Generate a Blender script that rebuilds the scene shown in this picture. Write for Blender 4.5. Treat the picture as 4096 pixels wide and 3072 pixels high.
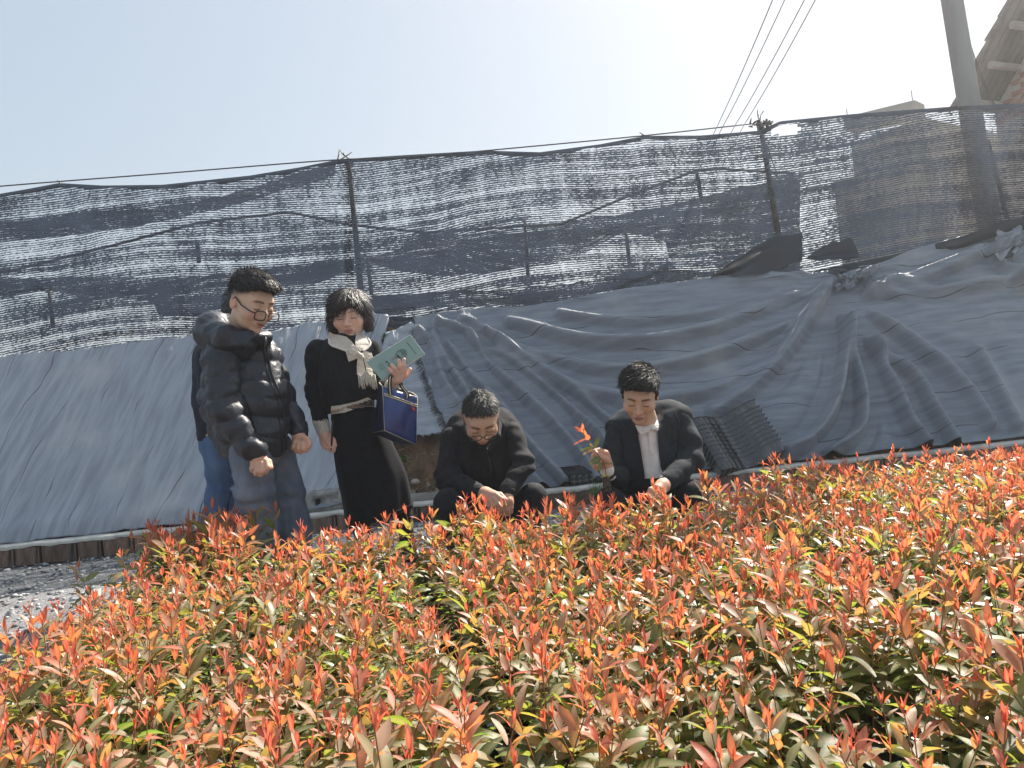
import bpy, math, random
import numpy as np
from mathutils import Vector, Matrix
from mathutils.bvhtree import BVHTree

random.seed(7)
RNG = np.random.default_rng(11)
SC = bpy.context.scene
COL = SC.collection
for _o in list(bpy.data.objects):
    bpy.data.objects.remove(_o)

# ------------------------------------------------------------------ camera
CAM_H = 0.87
F_PX = 2900.0            # focal length in photograph pixels (4096 wide)
PITCH = math.radians(0.97)
ROLL = math.atan(0.1)
C_POS = np.array([0.0, 0.0, CAM_H])
FWD = np.array([0.0, math.cos(PITCH), math.sin(PITCH)])
_U0 = np.array([0.0, -math.sin(PITCH), math.cos(PITCH)])
_X0 = np.array([1.0, 0.0, 0.0])
RGT = _X0 * math.cos(ROLL) - _U0 * math.sin(ROLL)
UPV = _U0 * math.cos(ROLL) + _X0 * math.sin(ROLL)
cam = bpy.data.cameras.new('camera')
cam.sensor_width = 36.0
cam.lens = 36.0 * F_PX / 4096.0
cam.clip_start = 0.02
cam.clip_end = 3000.0
cam_ob = bpy.data.objects.new('camera', cam)
COL.objects.link(cam_ob)
_m = Matrix.Identity(4)
for _i in range(3):
    _m[_i][0] = RGT[_i]; _m[_i][1] = UPV[_i]; _m[_i][2] = -FWD[_i]; _m[_i][3] = C_POS[_i]
cam_ob.matrix_world = _m
SC.camera = cam_ob

# ------------------------------------------------------------------ light
SUN_EL = math.radians(47.0)
SUN_AZ = math.radians(42.0)      # to the right of the viewing direction (+Y), behind the net
SUN_DIR = np.array([math.sin(SUN_AZ) * math.cos(SUN_EL), math.cos(SUN_AZ) * math.cos(SUN_EL), math.sin(SUN_EL)])
world = bpy.data.worlds.new("World")
SC.world = world
world.use_nodes = True
wn = world.node_tree
wn.nodes.clear()
sky = wn.nodes.new('ShaderNodeTexSky')
sky.sky_type = 'NISHITA'
sky.sun_disc = False
sky.sun_elevation = SUN_EL
sky.sun_rotation = SUN_AZ
sky.air_density = 1.1
sky.dust_density = 1.4
sky.ozone_density = 1.6
hsv = wn.nodes.new('ShaderNodeHueSaturation')
hsv.inputs['Saturation'].default_value = 1.22
bg = wn.nodes.new('ShaderNodeBackground')
bg.inputs['Strength'].default_value = 0.15
wo = wn.nodes.new('ShaderNodeOutputWorld')
gam = wn.nodes.new('ShaderNodeGamma')          # compresses the dome's brightness, which lifts the light on shaded sides
gam.inputs['Gamma'].default_value = 0.30
wn.links.new(sky.outputs[0], hsv.inputs['Color'])
wn.links.new(hsv.outputs[0], gam.inputs['Color'])
wn.links.new(gam.outputs[0], bg.inputs['Color'])
wn.links.new(bg.outputs[0], wo.inputs['Surface'])
sun = bpy.data.lights.new('sun', 'SUN')
sun.energy = 3.7
sun.angle = math.radians(0.6)
sun.color = (1.0, 0.93, 0.83)
sun_ob = bpy.data.objects.new('sun', sun)
COL.objects.link(sun_ob)
sun_ob.rotation_euler = Vector(SUN_DIR).to_track_quat('Z', 'Y').to_euler()
SC.view_settings.view_transform = 'Standard'
SC.view_settings.look = 'None'
SC.view_settings.gamma = 1.0
SC.view_settings.use_curve_mapping = False
SC.view_settings.exposure = 1.70
SC.cycles.max_bounces = 8
SC.cycles.transparent_max_bounces = 24
SC.cycles.use_denoising = True

# ------------------------------------------------------------------ placement helpers
def at(px, py, Y):
    """world point seen at photograph pixel (px, py) whose depth is Y"""
    d = FWD + RGT * ((px - 2048.0) / F_PX) - UPV * ((py - 1536.0) / F_PX)
    return C_POS + d * (Y / d[1])

def at_z(px, py, z):
    d = FWD + RGT * ((px - 2048.0) / F_PX) - UPV * ((py - 1536.0) / F_PX)
    return C_POS + d * ((z - CAM_H) / d[2])

def gp(px, Y, z):
    """world point at depth Y and height z in the column of pixel px"""
    lo = np.array([0.0, Y, z]) - C_POS
    # solve (lo + X*ex).RGT / (lo + X ex).FWD = t
    t = (px - 2048.0) / F_PX
    a = RGT - t * FWD
    X = -(lo @ a) / a[0]
    return np.array([X, Y, z])

def proj(P):
    P = np.asarray(P, float) - C_POS
    w = P @ FWD
    return np.stack([2048 + F_PX * (P @ RGT) / w, 1536 - F_PX * (P @ UPV) / w], -1)

def pl(pts, x):
    """piecewise-linear function through pts"""
    p = np.asarray(pts, float)
    return np.interp(x, p[:, 0], p[:, 1])

def smooth_poly(pts, n=8):
    """Catmull-Rom through points"""
    p = np.asarray(pts, float)
    p = np.vstack([2 * p[0] - p[1], p, 2 * p[-1] - p[-2]])
    out = []
    for i in range(1, len(p) - 2):
        for k in range(n):
            t = k / n
            out.append(0.5 * ((2 * p[i]) + (-p[i - 1] + p[i + 1]) * t + (2 * p[i - 1] - 5 * p[i] + 4 * p[i + 1] - p[i + 2]) * t * t
                              + (-p[i - 1] + 3 * p[i] - 3 * p[i + 1] + p[i + 2]) * t ** 3))
    out.append(p[-2])
    return np.array(out)

_NT = RNG.random((32, 32, 32)).astype(np.float32)
def vnoise(P, f=1.0):
    """value noise in -1..1; P (N,3)"""
    q = np.asarray(P, np.float32) * np.asarray(f, np.float32)
    i = np.floor(q).astype(np.int32)
    t = q - i
    t = t * t * (3 - 2 * t)
    i0 = i & 31
    i1 = (i + 1) & 31
    x0, y0, z0 = i0[:, 0], i0[:, 1], i0[:, 2]
    x1, y1, z1 = i1[:, 0], i1[:, 1], i1[:, 2]
    tx, ty, tz = t[:, 0], t[:, 1], t[:, 2]
    a = _NT[x0, y0, z0] * (1 - tx) + _NT[x1, y0, z0] * tx
    b = _NT[x0, y1, z0] * (1 - tx) + _NT[x1, y1, z0] * tx
    c = _NT[x0, y0, z1] * (1 - tx) + _NT[x1, y0, z1] * tx
    d = _NT[x0, y1, z1] * (1 - tx) + _NT[x1, y1, z1] * tx
    return ((a * (1 - ty) + b * ty) * (1 - tz) + (c * (1 - ty) + d * ty) * tz) * 2 - 1

def nz2(a, b, s=0.0):
    return vnoise(np.stack([np.ravel(a), np.ravel(b), np.full(np.size(a), s)], -1)).reshape(np.shape(a))

# ------------------------------------------------------------------ mesh helpers
def mesh_from(name, V, F, mats=(), smooth=True, attrs=None, uv=None, mat_idx=None):
    """V (n,3); F either (m,k) array or list of tuples; attrs {name:(n,4)}"""
    me = bpy.data.meshes.new(name)
    V = np.asarray(V, np.float32)
    if isinstance(F, np.ndarray):
        m, k = F.shape
        me.vertices.add(len(V)); me.loops.add(m * k); me.polygons.add(m)
        me.vertices.foreach_set('co', V.ravel())
        me.loops.foreach_set('vertex_index', F.astype(np.int32).ravel())
        me.polygons.foreach_set('loop_start', np.arange(0, m * k, k, dtype=np.int32))
        me.polygons.foreach_set('loop_total', np.full(m, k, np.int32))
        me.update(calc_edges=True)
    else:
        me.from_pydata([tuple(map(float, v)) for v in V], [], [tuple(int(i) for i in f) for f in F])
    for m_ in mats:
        me.materials.append(m_)
    if mat_idx is not None:
        me.polygons.foreach_set('material_index', np.asarray(mat_idx, np.int32))
    if smooth:
        me.polygons.foreach_set('use_smooth', np.ones(len(me.polygons), bool))
    if attrs:
        for k_, a in attrs.items():
            at_ = me.attributes.new(k_, 'FLOAT_COLOR', 'POINT')
            at_.data.foreach_set('color', np.asarray(a, np.float32).ravel())
    if uv is not None:
        l = me.uv_layers.new(name='UVMap')
        vi = np.zeros(len(me.loops), np.int32)
        me.loops.foreach_get('vertex_index', vi)
        l.data.foreach_set('uv', np.asarray(uv, np.float32)[vi].ravel())
    me.update()
    return me

def link(name, data, parent=None, label=None, cat=None, group=None, kind=None, loc=None):
    o = bpy.data.objects.new(name, data)
    COL.objects.link(o)
    if parent is not None:
        o.parent = parent
        if parent.type == 'EMPTY' or True:
            o.matrix_parent_inverse = Matrix.Identity(4)
    if loc is not None:
        o.location = [float(c) for c in loc]
    if label: o['label'] = label
    if cat: o['category'] = cat
    if group: o['group'] = group
    if kind: o['kind'] = kind
    return o

def thing(name, label, cat, loc=(0, 0, 0), group=None):
    return link(name, None, None, label, cat, group, None, loc)

def part(name, V, F, mats, root, smooth=True, label=None, kind=None, **kw):
    """a part given in world coordinates, stored relative to its root's location (roots are unrotated)"""
    off = np.zeros(3)
    r = root
    while r is not None:
        off = off + np.array(r.location)
        r = r.parent
    if isinstance(mats, bpy.types.Material):
        mats = (mats,)
    me = mesh_from(name, np.asarray(V, float) - off, F, mats, smooth, **kw)
    return link(name, me, root, label=label, kind=kind)

class MB:
    """collects simple solids into one mesh"""
    def __init__(s):
        s.V = []; s.F = []; s.n = 0
    def add(s, V, F):
        V = np.asarray(V, float)
        s.V.append(V)
        s.F += [tuple(int(i) + s.n for i in f) for f in F]
        s.n += len(V)
        return s
    def hexa(s, p):
        """8 corners: bottom 0-3 ring, top 4-7 ring"""
        return s.add(p, [(3, 2, 1, 0), (4, 5, 6, 7), (0, 1, 5, 4), (1, 2, 6, 5), (2, 3, 7, 6), (3, 0, 4, 7)])
    def box(s, c, h, R=None):
        c = np.asarray(c, float); h = np.asarray(h, float)
        k = np.array([(-1, -1, -1), (1, -1, -1), (1, 1, -1), (-1, 1, -1), (-1, -1, 1), (1, -1, 1), (1, 1, 1), (-1, 1, 1)], float) * h
        if R is not None:
            k = k @ np.asarray(R, float).T
        return s.hexa(k + c)
    def tube(s, pts, r, n=6, caps=True, flat=None):
        """swept tube along pts with radius r (scalar or per point); flat=(normal, factor) squashes"""
        P = np.asarray(pts, float)
        m = len(P)
        r = np.broadcast_to(np.asarray(r, float), (m,))
        T = np.gradient(P, axis=0)
        T /= np.linalg.norm(T, axis=1)[:, None] + 1e-12
        ref = np.array([0.0, 0.0, 1.0]) if abs(T[0][2]) < 0.9 else np.array([1.0, 0.0, 0.0])
        if flat is not None:
            ref = np.asarray(flat[0], float)
        V = []
        for i in range(m):
            a = np.cross(T[i], ref); a /= np.linalg.norm(a) + 1e-12
            b = np.cross(a, T[i])
            ref = b if flat is None else ref
            kb = 1.0 if flat is None else flat[1]
            for j in range(n):
                an = 2 * math.pi * j / n
                V.append(P[i] + r[i] * (math.cos(an) * a + kb * math.sin(an) * b))
        F = []
        for i in range(m - 1):
            for j in range(n):
                F.append((i * n + j, i * n + (j + 1) % n, (i + 1) * n + (j + 1) % n, (i + 1) * n + j))
        if caps:
            F.append(tuple(range(n - 1, -1, -1)))
            F.append(tuple((m - 1) * n + j for j in range(n)))
        return s.add(V, F)
    def get(s):
        return np.vstack(s.V), s.F
    def part(s, name, mat, root, smooth=False, **kw):
        V, F = s.get()
        return part(name, V, F, mat, root, smooth, **kw)

def grid_faces(nr, nc):
    """quads of an nr x nc vertex grid (row-major)"""
    i = np.arange(nr - 1)[:, None] * nc + np.arange(nc - 1)[None, :]
    return np.stack([i, i + 1, i + nc + 1, i + nc], -1).reshape(-1, 4)

# ------------------------------------------------------------------ materials
def new_mat(name):
    m = bpy.data.materials.new(name)
    m.use_nodes = True
    nt = m.node_tree
    nt.nodes.clear()
    out = nt.nodes.new('ShaderNodeOutputMaterial')
    return m, nt, out

def nd(nt, typ, **kw):
    n = nt.nodes.new(typ)
    for k, v in kw.items():
        if k in n.inputs:
            n.inputs[k].default_value = v
        else:
            setattr(n, k, v)
    return n

def mapped(nt, coord='Object', scale=(1, 1, 1), rot=(0, 0, 0)):
    tc = nt.nodes.new('ShaderNodeTexCoord')
    mp = nt.nodes.new('ShaderNodeMapping')
    mp.inputs['Scale'].default_value = scale
    mp.inputs['Rotation'].default_value = rot
    nt.links.new(tc.outputs[coord], mp.inputs['Vector'])
    return mp.outputs[0]

def noise_fac(nt, vec, scale, detail=4, rough=0.55, lo=0.3, hi=0.7, dist=0.0):
    n = nd(nt, 'ShaderNodeTexNoise', Scale=scale, Detail=detail, Roughness=rough, Distortion=dist)
    nt.links.new(vec, n.inputs['Vector'])
    r = nd(nt, 'ShaderNodeMapRange')
    r.interpolation_type = 'SMOOTHSTEP'
    r.inputs['From Min'].default_value = lo
    r.inputs['From Max'].default_value = hi
    nt.links.new(n.outputs[0], r.inputs['Value'])
    return r.outputs[0]

def mixc(nt, fac, a, b):
    m = nt.nodes.new('ShaderNodeMix')
    m.data_type = 'RGBA'
    for sock, v in ((m.inputs[6], a), (m.inputs[7], b)):
        if isinstance(v, (tuple, list)):
            sock.default_value = (*v[:3], 1)
        else:
            nt.links.new(v, sock)
    if isinstance(fac, (int, float)):
        m.inputs[0].default_value = fac
    else:
        nt.links.new(fac, m.inputs[0])
    return m.outputs[2]

def math_n(nt, op, a, b=None, clamp=False):
    m = nt.nodes.new('ShaderNodeMath')
    m.operation = op
    m.use_clamp = clamp
    for i, v in enumerate((a, b)):
        if v is None:
            continue
        if isinstance(v, (int, float)):
            m.inputs[i].default_value = v
        else:
            nt.links.new(v, m.inputs[i])
    return m.outputs[0]

def pm(name, c1, c2=None, scale=8.0, rough=0.7, bump=0.0, bscale=None, stretch=(1, 1, 1), c3=None, s3=2.0,
       spec=0.4, metal=0.0, sheen=0.0, coat=0.0, dist=0.002, sss=0.0, rot=(0, 0, 0), lo=0.3, hi=0.7, each=0.0):
    """principled material: two colours mottled by noise, a third in large patches, fine bump"""
    m, nt, out = new_mat(name)
    b = nd(nt, 'ShaderNodeBsdfPrincipled', Roughness=rough, Metallic=metal)
    b.inputs['Specular IOR Level'].default_value = spec
    b.inputs['Sheen Weight'].default_value = sheen
    b.inputs['Coat Weight'].default_value = coat
    if sss:
        b.inputs['Subsurface Weight'].default_value = sss
        b.inputs['Subsurface Radius'].default_value = (0.012, 0.005, 0.003)
        b.inputs['Subsurface Scale'].default_value = 1.0
    vec = mapped(nt, 'Object', stretch, rot)
    col = None
    if c2 is not None:
        col = mixc(nt, noise_fac(nt, vec, scale, lo=lo, hi=hi), c1, c2)
        if c3 is not None:
            col = mixc(nt, noise_fac(nt, vec, s3, lo=0.5, hi=0.75), col, c3)
        if each:                      # every piece a little lighter or darker than its neighbour
            oi = nt.nodes.new('ShaderNodeObjectInfo')
            sc = nt.nodes.new('ShaderNodeVectorMath'); sc.operation = 'SCALE'
            nt.links.new(col, sc.inputs[0])
            nt.links.new(math_n(nt, 'ADD', math_n(nt, 'MULTIPLY', oi.outputs['Random'], 2 * each), 1 - each), sc.inputs['Scale'])
            col = sc.outputs[0]
        nt.links.new(col, b.inputs['Base Color'])
    else:
        b.inputs['Base Color'].default_value = (*c1, 1)
    if bump:
        n = nd(nt, 'ShaderNodeTexNoise', Scale=bscale or scale * 4, Detail=5)
        nt.links.new(vec, n.inputs['Vector'])
        bp = nd(nt, 'ShaderNodeBump', Strength=bump, Distance=dist)
        nt.links.new(n.outputs[0], bp.inputs['Height'])
        nt.links.new(bp.outputs[0], b.inputs['Normal'])
    nt.links.new(b.outputs[0], out.inputs['Surface'])
    return m
# ================================================================== setting
M = {}
M['gravel'] = pm('gravel_ground', (0.13, 0.13, 0.137), (0.31, 0.31, 0.315), 60, 0.85, 1.0, 90, dist=0.02, c3=(0.12, 0.105, 0.09), s3=2.5)
M['pebble'] = pm('pebble', (0.12, 0.125, 0.14), (0.42, 0.42, 0.42), 14, 0.75, 0.4, 120, dist=0.003, lo=0.4, hi=0.6)
M['soil'] = pm('soil', (0.10, 0.055, 0.032), (0.22, 0.13, 0.075), 9, 0.95, 1.0, 30, dist=0.03, c3=(0.07, 0.06, 0.035), s3=3)
M['cement'] = pm('cement', (0.48, 0.47, 0.43), (0.64, 0.62, 0.57), 10, 0.9, 0.6, 60, dist=0.006, c3=(0.30, 0.29, 0.27), s3=6)
M['brick'] = pm('old_brick', (0.13, 0.085, 0.065), (0.26, 0.185, 0.145), 9, 0.92, 0.9, 50, (3.5, 1, 0.6), dist=0.01, c3=(0.045, 0.038, 0.032), s3=5, each=0.35)
M['mortar'] = pm('mortar', (0.06, 0.055, 0.05), (0.12, 0.11, 0.10), 20, 0.95, 0.6, 60, dist=0.006)
M['concrete'] = pm('concrete', (0.30, 0.29, 0.26), (0.42, 0.41, 0.37), 4, 0.9, 0.4, 40, dist=0.006, c3=(0.18, 0.17, 0.15), s3=1.5)
M['pole'] = pm('pole_concrete', (0.20, 0.198, 0.195), (0.27, 0.268, 0.26), 5, 0.85, 0.3, 60, (1, 1, 0.15), dist=0.003, c3=(0.13, 0.13, 0.128), s3=1.2)
M['post'] = pm('post_dark', (0.035, 0.036, 0.04), (0.07, 0.07, 0.075), 12, 0.7, 0.4, 60)
M['wire'] = pm('wire_black', (0.03, 0.03, 0.032), rough=0.6)
M['black_plastic'] = pm('black_plastic', (0.012, 0.013, 0.016), (0.040, 0.043, 0.050), 6, 0.25, 0.25, 40, spec=0.9, dist=0.003, c3=(0.10, 0.09, 0.075), s3=9)
M['wood'] = pm('weathered_wood', (0.12, 0.10, 0.085), (0.19, 0.165, 0.14), 2.5, 0.9, 0.3, 40, dist=0.004, each=0.3)
M['purlin'] = pm('pale_purlin', (0.34, 0.30, 0.26), (0.46, 0.42, 0.37), 5, 0.9, 0.3, 40, dist=0.004)
M['rooftile'] = pm('roof_tile', (0.12, 0.10, 0.09), (0.22, 0.18, 0.15), 7, 0.9, 0.6, 40, dist=0.008)
M['redbrick'] = pm('gable_brick', (0.30, 0.15, 0.10), (0.46, 0.27, 0.19), 8, 0.92, 0.6, 60, dist=0.008, c3=(0.42, 0.38, 0.34), s3=4, each=0.25)
M['whitemortar'] = pm('gable_mortar', (0.42, 0.40, 0.37), (0.55, 0.53, 0.50), 12, 0.95, 0.5, 60, dist=0.006)
M['twig'] = pm('dry_twig', (0.16, 0.11, 0.07), (0.32, 0.24, 0.15), 20, 0.9)
M['stone'] = pm('bank_stone', (0.22, 0.18, 0.15), (0.42, 0.37, 0.33), 16, 0.9, 0.6, 60, dist=0.006)

def tarp_material(ca, cb, cc):
    """woven ground-cover cloth, weathered grey black, with the weaver's dark marker threads"""
    m, nt, out = new_mat('ground_cover_cloth')
    b = nd(nt, 'ShaderNodeBsdfPrincipled', Roughness=0.52)
    b.inputs['Specular IOR Level'].default_value = 0.5
    b.inputs['Sheen Weight'].default_value = 0.25
    uvv = mapped(nt, 'UV')
    v1 = mapped(nt, 'UV', (1.2, 9, 1))
    v2 = mapped(nt, 'UV', (14, 14, 1))
    base = mixc(nt, noise_fac(nt, v1, 2.0, 5), ca, cb)
    base = mixc(nt, noise_fac(nt, mapped(nt, 'UV'), 1.3, 4, lo=0.5, hi=0.8), base, cc)
    dust = noise_fac(nt, mapped(nt, 'UV', (1, 1.6, 1)), 2.6, 6, 0.7, 0.56, 0.80)
    base = mixc(nt, math_n(nt, 'MULTIPLY', dust, 0.55), base, (0.40, 0.32, 0.25))
    # marker threads at every ~0.42 m
    sep = nt.nodes.new('ShaderNodeSeparateXYZ')
    nt.links.new(uvv, sep.inputs[0])
    wob = nd(nt, 'ShaderNodeTexNoise', Scale=1.1, Detail=2)
    nt.links.new(uvv, wob.inputs['Vector'])
    yy = math_n(nt, 'ADD', sep.outputs[1], math_n(nt, 'MULTIPLY', wob.outputs[0], 0.35))
    fr = math_n(nt, 'FRACT', math_n(nt, 'MULTIPLY', yy, 3.1))
    ln = math_n(nt, 'LESS_THAN', math_n(nt, 'ABSOLUTE', math_n(nt, 'SUBTRACT', fr, 0.5)), 0.012)
    brk = noise_fac(nt, mapped(nt, 'UV', (1.0, 3, 1)), 1.7, 2, lo=0.42, hi=0.55)
    base = mixc(nt, math_n(nt, 'MULTIPLY', math_n(nt, 'MULTIPLY', ln, brk), 0.8), base, (0.02, 0.021, 0.025))
    nt.links.new(base, b.inputs['Base Color'])
    n1 = nd(nt, 'ShaderNodeTexNoise', Scale=3.0, Detail=8, Roughness=0.65)
    nt.links.new(mapped(nt, 'UV', (2.0, 12, 1)), n1.inputs['Vector'])
    n2 = nd(nt, 'ShaderNodeTexNoise', Scale=12.0, Detail=6, Roughness=0.7)
    nt.links.new(v2, n2.inputs['Vector'])
    h = math_n(nt, 'ADD', n1.outputs[0], math_n(nt, 'MULTIPLY', n2.outputs[0], 0.5))
    bp = nd(nt, 'ShaderNodeBump', Strength=0.32, Distance=0.010)
    nt.links.new(h, bp.inputs['Height'])
    nt.links.new(bp.outputs[0], b.inputs['Normal'])
    nt.links.new(b.outputs[0], out.inputs['Surface'])
    return m
M['tarp'] = tarp_material((0.155, 0.178, 0.218), (0.235, 0.265, 0.312), (0.34, 0.355, 0.375))
M['tarp_pale'] = tarp_material((0.24, 0.265, 0.31), (0.36, 0.39, 0.44), (0.46, 0.465, 0.47))

def net_material(name, dens, band_gain=1.0, col=(0.014, 0.022, 0.037)):
    """knitted shade net: black tape with open stitches between (UV in metres)"""
    m, nt, out = new_mat(name)
    def noise(scl, detail=3, rough=0.6):
        n = nd(nt, 'ShaderNodeTexNoise', Scale=1.0, Detail=detail, Roughness=rough)
        nt.links.new(mapped(nt, 'UV', scl), n.inputs['Vector'])
        return math_n(nt, 'SUBTRACT', n.outputs[0], 0.5)
    # knitted rows: a tight tape, then a line of open stitches
    sep = nt.nodes.new('ShaderNodeSeparateXYZ')
    nt.links.new(mapped(nt, 'UV'), sep.inputs[0])
    vv = math_n(nt, 'ADD', sep.outputs[1], math_n(nt, 'MULTIPLY', noise((3.0, 5, 1), 2), 0.012))
    fr = math_n(nt, 'FRACT', math_n(nt, 'MULTIPLY', vv, 50.0))
    row = math_n(nt, 'ABSOLUTE', math_n(nt, 'SUBTRACT', fr, 0.5))          # 0 in the open line .. 0.5 in the tape
    s = math_n(nt, 'MULTIPLY', row, 0.85)
    s = math_n(nt, 'ADD', s, math_n(nt, 'MULTIPLY', noise((30, 110, 1), 3, 0.75), 1.35))
    s = math_n(nt, 'ADD', s, math_n(nt, 'MULTIPLY', noise((0.35, 13, 1), 4, 0.6), 1.05 * band_gain))
    s = math_n(nt, 'ADD', s, math_n(nt, 'MULTIPLY', noise((1.1, 1.6, 1), 3), 0.55 * band_gain))
    s = math_n(nt, 'ADD', s, math_n(nt, 'MULTIPLY', noise((13, 2.5, 1), 3), 0.42))
    a = nd(nt, 'ShaderNodeMapRange')
    a.interpolation_type = 'SMOOTHSTEP'
    a.inputs['From Min'].default_value = 0.17 - dens
    a.inputs['From Max'].default_value = 0.30 - dens
    a.inputs['To Min'].default_value = 0.10
    nt.links.new(s, a.inputs['Value'])
    b = nd(nt, 'ShaderNodeBsdfPrincipled', Roughness=0.45)
    b.inputs['Base Color'].default_value = (*col, 1)
    b.inputs['Specular IOR Level'].default_value = 0.55
    tl = nd(nt, 'ShaderNodeBsdfTranslucent')
    tl.inputs['Color'].default_value = (0.03, 0.044, 0.072, 1)
    ad = nt.nodes.new('ShaderNodeMixShader')
    ad.inputs[0].default_value = 0.45
    nt.links.new(b.outputs[0], ad.inputs[1]); nt.links.new(tl.outputs[0], ad.inputs[2])
    tr = nt.nodes.new('ShaderNodeBsdfTransparent')
    mx = nt.nodes.new('ShaderNodeMixShader')
    nt.links.new(a.outputs[0], mx.inputs[0])
    nt.links.new(tr.outputs[0], mx.inputs[1]); nt.links.new(ad.outputs[0], mx.inputs[2])
    nt.links.new(mx.outputs[0], out.inputs['Surface'])
    return m
M['net'] = net_material('shade_net', 0.13)
M['net_dense'] = net_material('shade_net_doubled', 0.24, 0.9)
M['net_hem'] = net_material('shade_net_hem', 0.55, 0.4, (0.016, 0.022, 0.033))

# ---------------------------------------------------------------- ground, bank
def kerb_y(X):
    return 5.50 + 0.02 * X

def ground_sheet():
    xs = np.concatenate([np.linspace(-400, -9, 10), np.linspace(-8, 8, 97), np.linspace(9, 400, 10)])
    ys = np.concatenate([np.linspace(-400, -3, 8), np.linspace(-2, 5.6, 60)])
    X, Y = np.meshgrid(xs, ys)
    Z = 0.012 * nz2(X * 1.7, Y * 1.7) + 0.006 * nz2(X * 6, Y * 6, 3.3)
    Z = Z - 0.03 * np.clip((-1.2 - X) / 2, 0, 1)
    Z[np.abs(X) > 8.5] = 0; Z[Y < -2.5] = 0
    V = np.stack([X, Y, Z], -1).reshape(-1, 3)
    link('ground', mesh_from('ground', V, grid_faces(len(ys), len(xs)), (M['gravel'],)), kind='structure')
ground_sheet()

BANK_P0 = np.array([0, 5.66, 0.13]); BANK_P1 = np.array([0, 6.6, 1.80])
_bd = BANK_P1 - BANK_P0
BANK_N = np.array([0, -_bd[2], _bd[1]]) / np.linalg.norm(_bd)
def on_bank(px, py):
    """points of the bank's plane seen at photograph pixels"""
    px = np.asarray(px, float); py = np.asarray(py, float)
    d = FWD + RGT * ((px[..., None] - 2048) / F_PX) - UPV * ((py[..., None] - 1536) / F_PX)
    t = ((BANK_P0 - C_POS) @ BANK_N) / (d @ BANK_N)
    return C_POS + d * t[..., None]

NET_BOT = [(-400, 1500), (0, 1469), (339, 1442), (766, 1388), (1085, 1375), (1234, 1341), (1455, 1300), (1643, 1303), (1781, 1273), (2142, 1256), (2537, 1187), (2984, 1131), (3248, 1120), (3561, 1057), (3875, 971), (4015, 916), (4096, 905), (4500, 860)]
def crest(X):
    """height of the bank's crest: it climbs to the right with the foot of the net"""
    px = np.linspace(-400, 4500, 60)
    z = np.array([on_bank(a, pl(NET_BOT, a)) for a in px])
    return np.interp(X, z[:, 0], z[:, 2]) - 0.01
def bank_terrain():
    xs = np.concatenate([np.linspace(-400, -9, 8), np.linspace(-8.5, 8.5, 137), np.linspace(9, 400, 8)])
    tp = [-4, -3, -2, -1] + list(np.linspace(0.03, 1, 28))
    back = [(0.2, 0.02), (0.7, 0.04), (2, 0.05), (4, 0.05), (8, 0.06), (25, 0.1), (400, 0.2)]
    cz = crest(np.clip(xs, -9, 9))
    rows = []
    for y0, z0 in ((5.52, -0.15), (5.53, 0.095), (5.60, 0.10)):
        rows.append(np.stack([xs, y0 + 0.02 * np.clip(xs, -9, 9), np.full(len(xs), z0)], -1))
    for t in np.linspace(0, 1, 30):
        z = 0.12 + (cz - 0.12) * t
        y = BANK_P0[1] + (z - BANK_P0[2]) * (BANK_P1[1] - BANK_P0[1]) / (BANK_P1[2] - BANK_P0[2])
        bump = (0.05 * nz2(xs * 2.3, z * 2.3) + 0.035 * nz2(xs * 7, z * 7, 5) - 0.085) * (1.0 if 0 < t < 1 else 0.2)
        rows.append(np.stack([xs, y, z], -1) + bump[:, None] * BANK_N)
    for dy, dz in back:
        rows.append(np.stack([xs, y + dy, cz + dz - 0.04], -1))
    V = np.stack(rows)
    link('earth_bank', mesh_from('earth_bank', V.reshape(-1, 3), grid_faces(len(rows), len(xs)), (M['soil'],)), kind='structure')
bank_terrain()

def scatter_blobs(name, pts, sizes, mat, squash=0.6, **kw):
    """many little stones as one mesh (20 faces each)"""
    t = (1 + 5 ** 0.5) / 2
    b = np.array([(-1, t, 0), (1, t, 0), (-1, -t, 0), (1, -t, 0), (0, -1, t), (0, 1, t), (0, -1, -t), (0, 1, -t), (t, 0, -1), (t, 0, 1), (-t, 0, -1), (-t, 0, 1)], float)
    b /= np.linalg.norm(b[0])
    f = np.array([(0, 11, 5), (0, 5, 1), (0, 1, 7), (0, 7, 10), (0, 10, 11), (1, 5, 9), (5, 11, 4), (11, 10, 2), (10, 7, 6), (7, 1, 8), (3, 9, 4), (3, 4, 2), (3, 2, 6), (3, 6, 8), (3, 8, 9), (4, 9, 5), (2, 4, 11), (6, 2, 10), (8, 6, 7), (9, 8, 1)])
    n = len(pts)
    a = RNG.random(n) * 6.283
    sc = np.stack([RNG.uniform(0.7, 1.3, n), RNG.uniform(0.7, 1.3, n), RNG.uniform(0.45, 0.8, n) * squash / 0.6], -1) * np.asarray(sizes)[:, None]
    B = b[None] * sc[:, None, :] * RNG.uniform(0.75, 1.2, (n, 12, 1))
    ca, sa = np.cos(a)[:, None], np.sin(a)[:, None]
    V = np.stack([B[..., 0] * ca - B[..., 1] * sa, B[..., 0] * sa + B[..., 1] * ca, B[..., 2]], -1) + np.asarray(pts)[:, None, :]
    Fa = (f[None] + (np.arange(n) * 12)[:, None, None]).reshape(-1, 3)
    return mesh_from(name, V.reshape(-1, 3), Fa, (mat,), smooth=False)

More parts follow.
